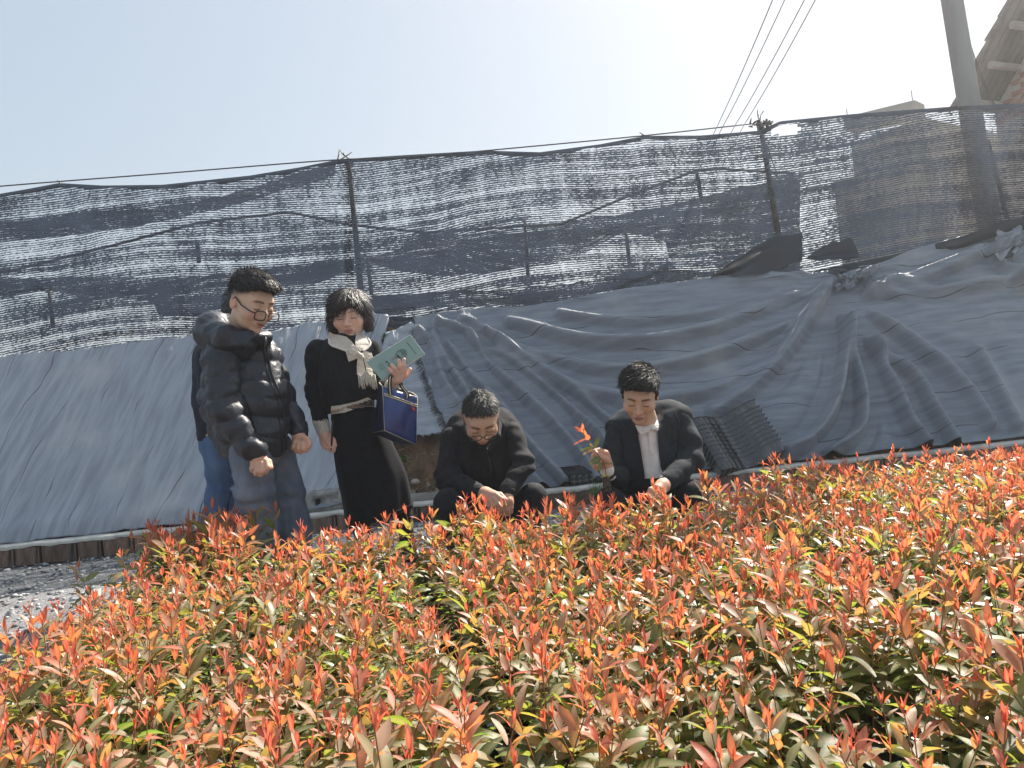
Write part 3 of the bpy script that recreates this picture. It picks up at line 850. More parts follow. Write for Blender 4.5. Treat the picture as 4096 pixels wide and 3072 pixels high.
def brick_house():
    A = at(3835, 422, 9.2)
    tdir = np.array([0.36, -0.93, 0.0]); tdir /= np.linalg.norm(tdir)
    nrm = np.array([-tdir[1], tdir[0], 0.0])           # towards the wall (right)
    # find the point of the verge's vertical plane seen at (4059, 0)
    d = FWD + RGT * ((4059 - 2048) / F_PX) - UPV * ((0 - 1536) / F_PX)
    t = ((A - C_POS) @ nrm) / (d @ nrm)
    B = C_POS + d * t
    sl = B - A
    root = thing('brick_house', 'old brick house with projecting tiled eave at the upper corner', 'house', (A[0] + 1.5, A[1], 1.85))
    up = np.cross(sl, nrm); up /= np.linalg.norm(up)
    if up[2] < 0: up = -up
    sdir = sl / np.linalg.norm(sl)
    Lr = np.linalg.norm(sl)
    e0 = -0.06; e1 = Lr + 1.6
    ov = 0.62
    # boards under the tiles
    nb = 9
    for k in range(nb):
        n0 = ov * 1.6 * k / nb
        p0 = A + sdir * e0 + nrm * (n0 + 0.004); p1 = A + sdir * e1 + nrm * (n0 + 0.004)
        w = nrm * (ov * 1.6 / nb - 0.012)
        h = up * 0.02
        MB().hexa([p0, p1, p1 + w, p0 + w, p0 + h, p1 + h, p1 + w + h, p0 + w + h]).part('roof_board', M['wood'], root)
    # tile courses stepping up the verge
    s = e0
    k = 0
    while s < e1:
        p0 = A + sdir * s - nrm * (0.03 + 0.012 * (k % 2)) + up * 0.024
        p1 = p0 + sdir * 0.30
        w = nrm * 1.3
        tl = up * 0.035
        lift = up * 0.03
        MB().hexa([p0, p1, p1 + w, p0 + w, p0 + lift + tl, p1 + tl, p1 + w + tl, p0 + w + lift + tl]).part('roof_tile', M['rooftile'], root)
        s += 0.27; k += 1
    # purlins carrying the eave
    for k in range(9):
        c = A + sdir * (e0 + 0.12 + 0.46 * k) - up * 0.055
        p0 = c + nrm * 0.10; p1 = c + nrm * 1.1
        MB().tube([p0, (p0 + p1) / 2, p1], 0.047, 8).part('purlin', M['purlin'], root)
    # gable wall under the roof
    w0 = A + nrm * ov
    tang = tdir
    hs = sdir @ tang
    def wall_pt(u, z):
        return np.array([*(w0 + tang * u)[:2], z])
    roof_z = lambda u: w0[2] + sdir[2] / hs * u - 0.06
    u0, u1 = 0.02, Lr * hs + 1.2
    a, b = wall_pt(u0, 1.85), wall_pt(u1, 1.85)
    a2, b2 = wall_pt(u0, roof_z(u0)), wall_pt(u1, roof_z(u1))
    th = nrm * 0.24
    q = nrm * 0.012
    MB().hexa([a + q, b + q, b + th, a + th, a2 + q, b2 + q, b2 + th, a2 + th]).part('wall', M['whitemortar'], root)
    # single bricks
    R = np.stack([tang, nrm, [0, 0, 1]], 1)
    me = []
    for k in range(4):
        V = (np.array([(-1, -1, -1), (1, -1, -1), (1, 1, -1), (-1, 1, -1), (-1, -1, 1), (1, -1, 1), (1, 1, 1), (-1, 1, 1)], float) + RNG.normal(0, 0.05, (8, 3))) * (0.112, 0.012, 0.026)
        me.append(mesh_from('brick', V @ R.T, [(3, 2, 1, 0), (4, 5, 6, 7), (0, 1, 5, 4), (1, 2, 6, 5), (2, 3, 7, 6), (3, 0, 4, 7)], (M['redbrick'],), smooth=False))
    z = 3.0; row = 0; cnt = 0
    base = np.array(root.location)
    while z < roof_z(u1) and cnt < 290:
        u = u0 + 0.12 + (0.12 if row % 2 else 0)
        while u < u1 and cnt < 290:
            if z < roof_z(u - 0.1) - 0.05 and proj(wall_pt(u, z))[0] < 4230 and proj(wall_pt(u, z))[1] < 480:
                link('brick', me[cnt % 4], root, loc=wall_pt(u, z) + nrm * (0.006 + RNG.uniform(-0.004, 0.004)) - base)
                cnt += 1
            u += 0.240
        z += 0.066; row += 1
brick_house()

# ---------------------------------------------------------------- things on the bare soil
def lumpy_block():
    o = at(1310, 2000, 5.68)
    root = thing('concrete_block', 'broken grey concrete lump with one dark hole lying behind the skirted woman', 'concrete block', (o[0], o[1], 0.13))
    xs = np.linspace(-1, 1, 16); 
    V = []; F = []
    nu, nv = 22, 14
    for j in range(nv):
        th = math.pi * j / (nv - 1)
        for i in range(nu):
            ph = 2 * math.pi * i / nu
            p = np.array([math.sin(th) * math.cos(ph), math.sin(th) * math.sin(ph), math.cos(th)])
            p = np.sign(p) * np.abs(p) ** 0.45
            V.append(p)
    V = np.array(V)
    dsp = 1 + 0.16 * vnoise(V * 2.1 + 3) + 0.08 * vnoise(V * 6 + 9)
    V = V * dsp[:, None] * (0.165, 0.10, 0.085)
    hol = np.exp(-(((V[:, 0] + 0.055) / 0.022) ** 2 + ((V[:, 2] - 0.005) / 0.028) ** 2)) * (V[:, 1] < 0)
    V[:, 1] += 0.085 * hol
    F = np.array([(j * nu + i, j * nu + (i + 1) % nu, (j + 1) * nu + (i + 1) % nu, (j + 1) * nu + i) for j in range(nv - 1) for i in range(nu)])[:, ::-1]
    V = V + [0, 0, 0.075] + np.array(root.location)
    part('lump', V, F, M['cement2'], root)
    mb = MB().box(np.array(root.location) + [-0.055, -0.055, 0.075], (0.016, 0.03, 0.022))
    mb.part('hole', M['hole'], root)  # near-black block stands in for the shade inside the hole
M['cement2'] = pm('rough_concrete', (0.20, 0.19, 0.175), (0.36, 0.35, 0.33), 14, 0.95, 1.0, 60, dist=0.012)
M['hole'] = pm('hole_shade', (0.01, 0.01, 0.01), rough=0.95)
lumpy_block()

def cloth_scrap():
    nx, ny = 40, 12
    u = np.linspace(0, 1, nx)[None, :] * np.ones((ny, 1)); v = np.linspace(-1, 1, ny)[:, None] * np.ones((1, nx))
    a = at(1210, 2060, 5.62); b = at(1400, 2000, 5.64)
    P = a + (b - a) * u[..., None]
    P[..., 2] = 0.145 + 0.05 * u + 0.035 * (1 - v ** 2) + 0.02 * np.sin(u * 9 + v * 2) * (1 - v ** 2)
    P[..., 1] += v * 0.06 + 0.02 * np.sin(u * 7)
    link('cloth_scrap', mesh_from('cloth_scrap', P.reshape(-1, 3), grid_faces(ny, nx), (M['tarp'],), uv=np.stack([P[..., 0], P[..., 1]], -1).reshape(-1, 2)),
         label='crumpled grey cloth scrap lying on the kerb beside the concrete lump', cat='cloth')
cloth_scrap()

# low cement ledge behind the kerb where the soil is bare
lg = MB()
a = at(1215, 2040, 5.66); b = at(1960, 1972, 5.7)
lg.box(((a[0] + b[0]) / 2, 5.69, 0.15), ((b[0] - a[0]) / 2, 0.05, 0.035), [[1, -0.02, 0], [0.02, 1, 0], [0, 0, 1]])
V_, F_ = lg.get()
link('cement_ledge', mesh_from('cement_ledge', V_, F_, (M['concrete'],), smooth=False), label='low brownish cement ledge behind the kerb under the bare soil', cat='ledge')

# stones and twigs at the foot of the bare soil
STONES = (((1660, 1925, 0.045), 'largest rounded stone on the bare soil, nearest the blue bag'), ((1700, 1975, 0.035), 'pale stone in the middle of the row above the cement ledge'), ((1752, 1962, 0.04), 'pale stone beside the knee of the man in black'),
          ((1650, 1975, 0.05), 'broad flat stone beside the skirt just above the cement ledge'), ((1625, 1990, 0.035), 'stone half hidden against the edge of the long black skirt'), ((1760, 1985, 0.03), 'small stone on the ledge below the one beside the knee'),
          ((1712, 1940, 0.03), 'small stone higher up on the soil between the larger ones'), ((1840, 1965, 0.035), 'stone tucked behind the squatting man in black'))
for k, ((x, y, r), lab) in enumerate(STONES):
    p = at(x, y, 5.72 + 0.01 * k)
    me = scatter_blobs('stone', np.zeros((1, 3)), [r], M['stone'], 0.7)
    o = link('stone', me, label=lab, cat='stone', group='stones at the foot of the bare soil', loc=p)
    sb = o.modifiers.new('round', 'SUBSURF'); sb.levels = 1; sb.render_levels = 1
tw = MB()
for k in range(150):
    x = RNG.uniform(1560, 1860); y = RNG.uniform(1800, 1985)
    p = on_bank(np.array(x), np.array(y)) + BANK_N * RNG.uniform(-0.02, 0.03)
    dv = RNG.normal(0, 1, 3) * (1, 0.5, 0.6); dv /= np.linalg.norm(dv)
    L = RNG.uniform(0.03, 0.13)
    tw.tube([p - dv * L / 2, p + RNG.normal(0, 0.008, 3), p + dv * L / 2], RNG.uniform(0.001, 0.003), 4)
V_, F_ = tw.get()
link('dry_twig', mesh_from('dry_twig', V_, F_, (M['twig'],)), label='litter of dry twigs and stalks over the bare soil', cat='twigs', kind='stuff')

# torn, bunched cloth where the large sheet is tied up to the net, and at the far upper corner
def bunch(name, label, px, py, n, w, lift, seed, mat):
    rg = np.random.default_rng(seed)
    Vs, Fs = [], []; o = 0
    for k in range(n):
        cx, cy = px + rg.normal(0, w * 0.55), py + rg.normal(0, w * 0.16)
        L = rg.uniform(0.5, 1.1) * w; an = rg.normal(-0.1, 0.5)
        u = np.linspace(-1, 1, 14)[None, :] * np.ones((7, 1)); v = np.linspace(-1, 1, 7)[:, None] * np.ones((1, 14))
        x = cx + L * u * math.cos(an) - 0.28 * L * v * math.sin(an) + 6 * nz2(u * 2, v * 2, seed + k)
        y = cy + L * u * math.sin(an) + 0.28 * L * v * math.cos(an) + 8 * nz2(u * 2.5, v * 2.5, seed + k + 9)
        P = on_bank(x, y)
        h = lift + 0.035 * (1 - v ** 2) + 0.03 * nz2(u * 3 + k, v * 3, seed + 2.0)
        P = P + h[..., None] * BANK_N
        Vs.append(P.reshape(-1, 3)); Fs.append(grid_faces(7, 14)[:, ::-1] + o); o += 98
    V = np.vstack(Vs)
    link(name, mesh_from(name, V, np.vstack(Fs), (mat,), uv=np.stack([V[:, 0], V[:, 2]], -1)), label=label, cat='cloth')
bunch('torn_cloth', 'torn bunched grey cloth where the large sheet is tied below the net', 3395, 1128, 9, 55, 0.05, 3, M['tarp'])
bunch('torn_cloth', 'rolled grey cloth folds at the far upper corner under the utility pole', 4050, 985, 7, 70, 0.08, 5, M['tarp'])
th = MB()
for k in range(60):
    x, y = 3420 + RNG.normal(0, 60), 1122 + RNG.normal(0, 14)
    a = on_bank(np.array(x), np.array(y)) + BANK_N * 0.09
    b = on_bank(np.array(x + RNG.normal(0, 30)), np.array(y + RNG.uniform(-6, 34))) + BANK_N * RNG.uniform(0.05, 0.11)
    th.tube([a, (a + b) / 2 + RNG.normal(0, 0.006, 3), b], 0.0016, 3, False)
V_, F_ = th.get()
link('loose_thread', mesh_from('loose_thread', V_, F_, (M['wire'],)), label='loose black threads hanging from the torn tied cloth', cat='thread', kind='stuff')
# ================================================================== seedlings and trays
def leaf_material():
    m, nt, out = new_mat('seedling_leaf')
    at_ = nd(nt, 'ShaderNodeAttribute', attribute_name='leafc')
    sep = nt.nodes.new('ShaderNodeSeparateColor')
    nt.links.new(at_.outputs['Color'], sep.inputs[0])
    age, rnd, mid = sep.outputs[0], sep.outputs[1], sep.outputs[2]
    def ramp(stops):
        r = nt.nodes.new('ShaderNodeValToRGB')
        e = r.color_ramp.elements
        e[0].position, e[0].color = stops[0][0], (*stops[0][1], 1)
        e[1].position, e[1].color = stops[-1][0], (*stops[-1][1], 1)
        for p, c in stops[1:-1]:
            x = e.new(p); x.color = (*c, 1)
        nt.links.new(age, r.inputs[0])
        return r.outputs[0]
    refl = ramp([(0.0, (0.52, 0.13, 0.08)), (0.2, (0.48, 0.19, 0.10)), (0.4, (0.37, 0.25, 0.17)), (0.6, (0.27, 0.25, 0.14)), (0.78, (0.11, 0.18, 0.05)), (1.0, (0.04, 0.09, 0.027))])
    trans = ramp([(0.0, (0.88, 0.10, 0.06)), (0.2, (0.90, 0.19, 0.055)), (0.4, (0.78, 0.28, 0.06)), (0.6, (0.52, 0.36, 0.05)), (0.78, (0.34, 0.47, 0.03)), (1.0, (0.14, 0.34, 0.02))])
    v = math_n(nt, 'ADD', math_n(nt, 'MULTIPLY', rnd, 0.6), 0.68)
    vm = nt.nodes.new('ShaderNodeVectorMath'); vm.operation = 'SCALE'
    nt.links.new(refl, vm.inputs[0]); nt.links.new(v, vm.inputs['Scale'])
    geo = nt.nodes.new('ShaderNodeTexCoord')
    n = nd(nt, 'ShaderNodeTexNoise', Scale=90.0, Detail=3)
    nt.links.new(geo.outputs['Object'], n.inputs['Vector'])
    # pale midrib
    rc = mixc(nt, math_n(nt, 'MULTIPLY', mid, 0.45), vm.outputs[0], (0.50, 0.36, 0.24))
    tc = mixc(nt, math_n(nt, 'MULTIPLY', mid, 0.35), trans, (0.9, 0.55, 0.25))
    b = nd(nt, 'ShaderNodeBsdfPrincipled', Roughness=0.40)
    b.inputs['Specular IOR Level'].default_value = 0.52
    nt.links.new(rc, b.inputs['Base Color'])
    bp = nd(nt, 'ShaderNodeBump', Strength=0.25, Distance=0.002)
    nt.links.new(n.outputs[0], bp.inputs['Height'])
    nt.links.new(bp.outputs[0], b.inputs['Normal'])
    t = nt.nodes.new('ShaderNodeBsdfTranslucent')
    nt.links.new(tc, t.inputs['Color'])
    mx = nt.nodes.new('ShaderNodeMixShader')
    mx.inputs[0].default_value = 0.44
    nt.links.new(b.outputs[0], mx.inputs[1]); nt.links.new(t.outputs[0], mx.inputs[2])
    nt.links.new(mx.outputs[0], out.inputs['Surface'])
    return m
M['leaf'] = leaf_material()
M['stem'] = pm('seedling_stem', (0.32, 0.10, 0.05), (0.20, 0.13, 0.06), 30, 0.6)
M['potsoil'] = pm('potting_soil', (0.03, 0.022, 0.016), (0.09, 0.07, 0.05), 40, 0.95, 1.0, 120, dist=0.006)

def leaf_shape(bend, age, rnd, n=6, cup=0.25, wid=0.30, twist=0.0):
    """leaf of length 1 along +y, up +z; returns V, F(quads), colours"""
    s = np.linspace(0, 1, n)
    w = wid * 0.5 * np.sin(np.pi * np.clip(s, 0.03, 0.97) ** 0.80) ** 0.85
    w[0] = 0.016; w[-1] = 0.006
    ang = bend * s
    # arc in the y-z plane
    dy = np.cos(ang); dz = -np.sin(ang)
    y = np.concatenate([[0], np.cumsum((dy[1:] + dy[:-1]) / 2)]) / (n - 1)
    z = np.concatenate([[0], np.cumsum((dz[1:] + dz[:-1]) / 2)]) / (n - 1)
    V = []; Cc = []
    for i in range(n):
        tw = twist * s[i]
        for k in (-1, 0, 1):
            x = k * w[i]; zz = cup * abs(x) + 0.02 * math.sin(7 * s[i] + 2 * k + rnd * 9) * abs(k)
            V.append((x * math.cos(tw) - zz * math.sin(tw), y[i] + zz * math.sin(ang[i]), z[i] + zz * math.cos(ang[i]) + x * math.sin(tw)))
            Cc.append((age, rnd, 1.0 if k == 0 else 0.0, 1))
    F = grid_faces(n, 3)
    return np.array(V), F, np.array(Cc)

def leaf_frame(d, az, up_tilt=0.0):
    """rotation matrix whose y axis is the direction d"""
    y = np.asarray(d, float); y = y / np.linalg.norm(y)
    x = np.cross(y, [0, 0, 1.0]); 
    if np.linalg.norm(x) < 1e-3: x = np.array([math.cos(az), math.sin(az), 0])
    x /= np.linalg.norm(x)
    z = np.cross(x, y)
    c, s = math.cos(up_tilt), math.sin(up_tilt)
    x2 = c * x + s * z; z2 = -s * x + c * z
    return np.stack([x2, y, z2], 1)

AGES = np.array([0.0, 0.1, 0.2, 0.3, 0.4, 0.5, 0.6, 0.7, 0.82, 1.0])
def plant_plan(rng):
    """a seedling: stem line and its leaves, origin at the soil"""
    h = rng.uniform(0.18, 0.265)
    lean = rng.normal(0, 0.10, 2)
    npt = 7
    s = np.linspace(0, 1, npt)
    crv = rng.normal(0, 0.010, 2)
    stem = np.stack([lean[0] * h * s + crv[0] * np.sin(s * 4), lean[1] * h * s + crv[1] * np.sin(s * 3.5), h * s], -1)
    leaves = []
    npair = int(rng.integers(7, 10))
    a0 = rng.uniform(0, 6.28)
    tone = rng.normal(0, 0.10)
    for i in range(npair):
        f = 0.12 + 0.83 * (i / (npair - 1)) ** 0.95
        p = np.array([np.interp(f, s, stem[:, k]) for k in range(3)])
        for side in (0, 1):
            if rng.random() < 0.07: continue
            az = a0 + i * 1.57 + side * math.pi + rng.normal(0, 0.4)
            L = (0.033 + 0.042 * math.sin(math.pi * min(1, max(0, (f - 0.04) * 1.06)) ** 0.85)) * rng.uniform(0.7, 1.3)
            if f > 0.90: L = rng.uniform(0.026, 0.048)
            el = math.radians(np.interp(f, [0, 0.3, 0.6, 0.85, 1.0], [-4, 10, 26, 44, 74]) + rng.normal(0, 14))
            d = np.array([math.cos(az) * math.cos(el), math.sin(az) * math.cos(el), math.sin(el)])
            age = np.clip(np.interp(f, [0, 0.34, 0.52, 0.72, 0.87, 1.0], [1.0, 0.96, 0.84, 0.56, 0.20, 0.03]) + tone + rng.normal(0, 0.13), 0, 1)
            bend = np.interp(f, [0, 0.5, 1], [0.6, 0.7, 0.15]) + rng.normal(0, 0.3)
            wid = np.interp(f, [0, 0.6, 1], [0.40, 0.31, 0.25]) * rng.uniform(0.8, 1.2)
            if f < 0.8 and rng.random() < 0.18: wid = min(wid * 1.5, 0.46); L *= 0.8
            pp = p + d * 0.006
            leaves.append((pp, leaf_frame(d, az, rng.normal(0, 0.45)), L, wid, age, bend, rng.random(), f))
    for q in range(2):
        az = a0 + q * 3.0
        d = np.array([0.22 * math.cos(az), 0.22 * math.sin(az), 1.0])
        leaves.append((stem[-1], leaf_frame(d, az), rng.uniform(0.022, 0.036), 0.24, 0.03, 0.1, rng.random(), 1.0))
    return stem, leaves

def stem_tube(stem, r=0.0019, n=4):
    mb = MB().tube(stem, np.linspace(r, r * 0.5, len(stem)), n, False)
    return mb.get()

def bake_plan(plan, n=4):
    """whole seedling as arrays: V, F, colour, material index"""
    stem, leaves = plan
    V, F, Cc, Mi = [], [], [], []
    o = 0
    v, f = stem_tube(stem, 0.0021, 3)
    V.append(v); F.append(np.array(f)); Cc.append(np.tile([0.2, 0.5, 0, 1], (len(v), 1))); Mi.append(np.ones(len(f), int)); o += len(v)
    for (p, R, L, wid, age, bend, rnd, fh) in leaves:
        v, f, c = leaf_shape(bend, age, rnd, n, 0.25, wid)
        V.append((v * L) @ R.T + p); F.append(f + o); Cc.append(c); Mi.append(np.zeros(len(f), int)); o += len(v)
    return np.vstack(V), np.vstack(F), np.vstack(Cc), np.concatenate(Mi)

rngp = np.random.default_rng(5)
PLANS = [plant_plan(rngp) for _ in range(24)]

# ---------------------------------------------------------------- trays
CELL = 0.054; TNX, TNY, TH = 10, 5, 0.105
def tray_mesh(name, bow=0.0, closed=True, soil=True, holes=False):
    """black nursery tray: scalloped walls, rim, cell grid; long side along x, opening up (+z)"""
    lx, ly = TNX * CELL / 2, TNY * CELL / 2
    per = []
    def side(p0, p1, out, n):
        for k in range(n):
            for q, b in ((0.0, 0.0), (0.25, 0.7), (0.5, 1.0), (0.75, 0.7)):
                s = (k + q) / n
                per.append((np.array(p0) * (1 - s) + np.array(p1) * s, np.array(out) * b))
    side((-lx, -ly), (lx, -ly), (0, -1), TNX); side((lx, -ly), (lx, ly), (1, 0), TNY)
    side((lx, ly), (-lx, ly), (0, 1), TNX); side((-lx, ly), (-lx, -ly), (-1, 0), TNY)
    n = len(per)
    def ring(z, inset, bulge, off=0.0):
        V = []
        for p, b in per:
            q = p * np.array([(lx - inset) / lx, (ly - inset) / ly]) + b * bulge
            o_ = np.sign(p) * off
            V.append((q[0] + o_[0] * (abs(p[0]) > lx * 0.999), q[1] + o_[1] * (abs(p[1]) > ly * 0.999), z))
        return V
    rings = [ring(0.0, 0.012, 0.008), ring(TH * 0.5, 0.006, 0.008), ring(TH - 0.012, 0.001, 0.005), ring(TH - 0.011, -0.009, 0.0, 0.004), ring(TH - 0.004, -0.009, 0.0, 0.004), ring(TH, 0.004, 0.0)]
    V = [v for r_ in rings for v in r_]
    F = []
    for i in range(len(rings) - 1):
        for j in range(n):
            F.append((i * n + j, i * n + (j + 1) % n, (i + 1) * n + (j + 1) % n, (i + 1) * n + j))
    mi = [0] * len(F)
    if soil:
        o = len(V)
        V += [(-lx + .004, -ly + .004, TH - 0.016), (lx - .004, -ly + .004, TH - 0.016), (lx - .004, ly - .004, TH - 0.016), (-lx + .004, ly - .004, TH - 0.016)]
        F.append((o, o + 1, o + 2, o + 3)); mi.append(1)
    if holes:
        for i in range(TNX):
            for j in range(TNY):
                cx = (-lx + CELL * (i + 0.5)) * 0.965; cy = (-ly + CELL * (j + 0.5)) * 0.95
                hc = CELL * 0.48
                o = len(V)
                sq = [(1, 0), (1, 1), (0, 1), (-1, 1), (-1, 0), (-1, -1), (0, -1), (1, -1)]
                for k in range(8):
                    V.append((cx + hc * sq[k][0], cy + hc * sq[k][1], 0.0))
                for k in range(8):
                    an = k * math.pi / 4
                    V.append((cx + 0.40 * CELL * math.cos(an), cy + 0.40 * CELL * math.sin(an), 0.0))
                for k in range(8):
                    an = k * math.pi / 4
                    V.append((cx + 0.40 * CELL * math.cos(an), cy + 0.40 * CELL * math.sin(an), 0.07))
                for k in range(8):
                    k2 = (k + 1) % 8
                    F.append((o + k2, o + k, o + 8 + k, o + 8 + k2)); mi.append(0)
                    F.append((o + 8 + k2, o + 8 + k, o + 16 + k, o + 16 + k2)); mi.append(0)
                F.append(tuple(o + 16 + k for k in range(8))); mi.append(2)
                for (ax, ay) in ((0.40, 0.06), (0.06, 0.40)):
                    o2 = len(V)
                    for sx, sy in ((-1, -1), (1, -1), (1, 1), (-1, 1)):
                        V.append((cx + sx * ax * CELL, cy + sy * ay * CELL, 0.003 + 0.0005 * (ax > ay)))
                    F.append((o2 + 3, o2 + 2, o2 + 1, o2)); mi.append(3)
                for k in range(8):       # pale ring of the cell's floor
                    an = k * math.pi / 4; an2 = an + math.pi / 4
                    o2 = len(V)
                    for rr, a_ in ((0.40, an), (0.40, an2), (0.35, an2), (0.35, an)):
                        V.append((cx + rr * CELL * math.cos(a_), cy + rr * CELL * math.sin(a_), 0.005))
                    F.append((o2 + 3, o2 + 2, o2 + 1, o2)); mi.append(3)
    V = np.array(V, float)
    if bow:
        u = V[:, 0] / lx
        V[:, 1] += bow * np.where(np.abs(u) < 0.86, np.cos(np.clip(u / 0.86, -1, 1) * math.pi) * 0.5 + 0.5, 0.0)
    me = mesh_from(name, V, F, (M['black_plastic'], M['potsoil'], M['black_plastic'], M['tray_edge']), smooth=False, mat_idx=mi)
    return me
M['tray_edge'] = pm('tray_worn_edge', (0.20, 0.205, 0.215), (0.30, 0.30, 0.31), 30, 0.5)

tray_me = tray_mesh('seedling_tray')
TL, TW = TNX * CELL + 0.02, TNY * CELL + 0.02
trays = []
BTH = math.atan(0.25)
BC, BS = math.cos(BTH), math.sin(BTH)
def bed_xy(u, v):
    return (-1.46 + u * BC - v * BS, 2.0 + u * BS + v * BC)
u = TL / 2 + 0.01
k = 0
while u < 6.2:
    v = -3.2 + 0.10 * math.sin(k * 2.1)
    while v < 3.2:
        x, y = bed_xy(u, v)
        yl = min(bed_far(x - 0.12), bed_far(x), bed_far(x + 0.12))
        if y + TW * 0.12 < yl and y > 0.75 and abs(x) - 0.45 < (y + TW) * 0.80:
            trays.append((x + RNG.normal(0, 0.008), y, BTH + RNG.normal(0, 0.025)))
        v += TW + (0.07 if RNG.random() < 0.25 else 0.008)
    u += TL + (0.055 if k % 2 else 0.03)
    k += 1
TRAY_Z = lambda x: 0.015 - 0.03 * max(0, (-1.2 - x) / 2)
for k, (cx, y, rz) in enumerate(trays):
    o = link('seedling_tray', tray_me, label='black nursery tray full of red-leaved seedlings in the bed', cat='tray', group='nursery trays under the seedlings', loc=(cx, y, TRAY_Z(cx)))
    o.rotation_euler = (0, 0, rz)

spots = []
for (cx, y, rz) in trays:
    c, s = math.cos(rz), math.sin(rz)
    for i in range(TNX):
        for j in range(TNY):
            if RNG.random() < (0.03 if y < 2.2 else 0.08): continue
            lx_ = (i - (TNX - 1) / 2) * CELL + RNG.normal(0, 0.007); ly_ = (j - (TNY - 1) / 2) * CELL + RNG.normal(0, 0.007)
            sx, sy = cx + lx_ * c - ly_ * s, y + lx_ * s + ly_ * c
            if sy < bed_far(sx) + 0.04: spots.append((sx, sy, 0.09 + TRAY_Z(cx)))
spots = np.array(spots)
# a few strays on the left edge
spots = np.vstack([spots, [(-1.72, 2.28, 0.03), (-1.98, 3.3, 0.02), (-1.93, 3.1, 0.03), (-2.05, 3.62, 0.02)]])
# drop what lies outside the picture
q = proj(spots + [0, 0, 0.12])
q2 = proj(spots + [0, 0, 0.24])
vis = (q[:, 0] > -160) & (q[:, 0] < 4260) & (q2[:, 1] < 3120) & (spots[:, 1] > 0.70)
spots = spots[vis]
order = np.argsort(np.hypot(spots[:, 0], spots[:, 1]))
spots = spots[order]
NP = len(spots)
p_plan = RNG.integers(0, len(PLANS), NP)
p_rot = RNG.uniform(0, 6.283, NP)
hump = 0.5 + 0.5 * nz2(spots[:, 0] * 2.2, spots[:, 1] * 2.2, 3.0)
p_scl = 0.84 + 0.30 * hump + RNG.normal(0, 0.08, NP)
p_scl = p_scl * (1 + pl([(-2, 0.35), (-1.55, 0.55), (-1.15, 0.48), (-0.95, 0.18), (-0.6, 0.25), (-0.4, 0.35), (0, 0.40), (0.2, 0.40), (0.7, 0.42), (1.2, 0.22), (1.7, 0.08), (2.3, 0.04)], spots[:, 0]) * np.clip(1 - (bed_far(spots[:, 0]) - spots[:, 1]) / 0.6, 0, 1))
p_tx = RNG.normal(0, 0.07, NP); p_ty = RNG.normal(0, 0.07, NP)
NEAR = 300

# the 300 that show largest: one thing each, with stem and leaves
near_leaf_cache = {}
def near_leaf(age, bend, wid, rnd):
    k = (int(np.argmin(np.abs(AGES - age))), int(np.clip(round((bend + 0.2) / 0.3), 0, 4)), int(np.clip(round((wid - 0.2) / 0.08), 0, 5)), int(rnd * 2))
    if k not in near_leaf_cache:
        V, F, Cc = leaf_shape(k[1] * 0.3 - 0.2 + 0.1, AGES[k[0]], 0.25 + 0.5 * k[3], 8, 0.25, 0.2 + 0.08 * k[2])
        near_leaf_cache[k] = mesh_from('leaf', V, F, (M['leaf'],), attrs={'leafc': Cc})
    return near_leaf_cache[k]

def build_seedling(plan):
    stem, leaves = plan
    root = link('seedling', None)
    v, f = stem_tube(stem, 0.0020, 5)
    link('stem', mesh_from('stem', v, f, (M['stem'],), attrs={'leafc': np.tile([0.2, 0.5, 0, 1], (len(v), 1))}), root)
    low = []
    for lf in leaves:
        p, R, L, wid, age, bend, rnd, fh = lf
        if fh < 0.34:
            low.append(lf); continue
        o = link('leaf', near_leaf(age, bend, wid, rnd), root)
        m4 = np.eye(4); m4[:3, :3] = R * L; m4[:3, 3] = p
        o.matrix_basis = Matrix(m4.tolist())
    if low:
        V, F, Cc = [], [], []; n0 = 0
        for (p, R, L, wid, age, bend, rnd, fh) in low:
            a, b, c = leaf_shape(bend, age, rnd, 5, 0.25, wid)
            V.append((a * L) @ R.T + p); F.append(b + n0); Cc.append(c); n0 += len(a)
        link('lower_foliage', mesh_from('lower_foliage', np.vstack(V), np.vstack(F), (M['leaf'],), attrs={'leafc': np.vstack(Cc)}), root, kind='stuff')
    return root

SEED_LABEL = 'young seedling with orange-red tip leaves above green lower leaves, in the front of the bed'
protos = {}
for i in range(min(NEAR, NP)):
    k = int(p_plan[i])
    if k not in protos:
        r = build_seedling(PLANS[k]); protos[k] = r
    else:
        src = protos[k]
        r = src.copy(); COL.objects.link(r)
        for ch in src.children:
            c = ch.copy(); COL.objects.link(c); c.parent = r
    r.location = spots[i].tolist()
    r.rotation_euler = (float(p_tx[i]), float(p_ty[i]), float(p_rot[i]))
    s_ = float(p_scl[i]); r.scale = (s_, s_, s_)
    r['label'] = SEED_LABEL; r['category'] = 'seedling'; r['group'] = 'seedlings standing in the nursery trays'

# all the others as one mass
def mass_of(idx, nst):
    Vs, Fs, Cs, Ms = [], [], [], []
    off = 0
    for k in range(len(PLANS)):
        ii = idx[p_plan[idx] == k]
        if not len(ii): continue
        V, F, Cc, Mi = bake_plan(PLANS[k], nst)
        for i in ii:
            R = np.array(Matrix.Rotation(p_rot[i], 3, 'Z'))
            T = np.array(Matrix.Rotation(p_ty[i], 3, 'Y')) @ np.array(Matrix.Rotation(p_tx[i], 3, 'X'))
            W = (V * p_scl[i]) @ (T @ R).T + spots[i]
            c2 = Cc.copy(); c2[:, 0] = np.clip(c2[:, 0] + RNG.normal(0, 0.05), 0, 1); c2[:, 1] = np.clip(c2[:, 1] + RNG.normal(0, 0.2), 0, 1)
            Vs.append(W); Fs.append(F + off); Cs.append(c2); Ms.append(Mi); off += len(V)
    return np.vstack(Vs), np.vstack(Fs), np.vstack(Cs), np.concatenate(Ms)
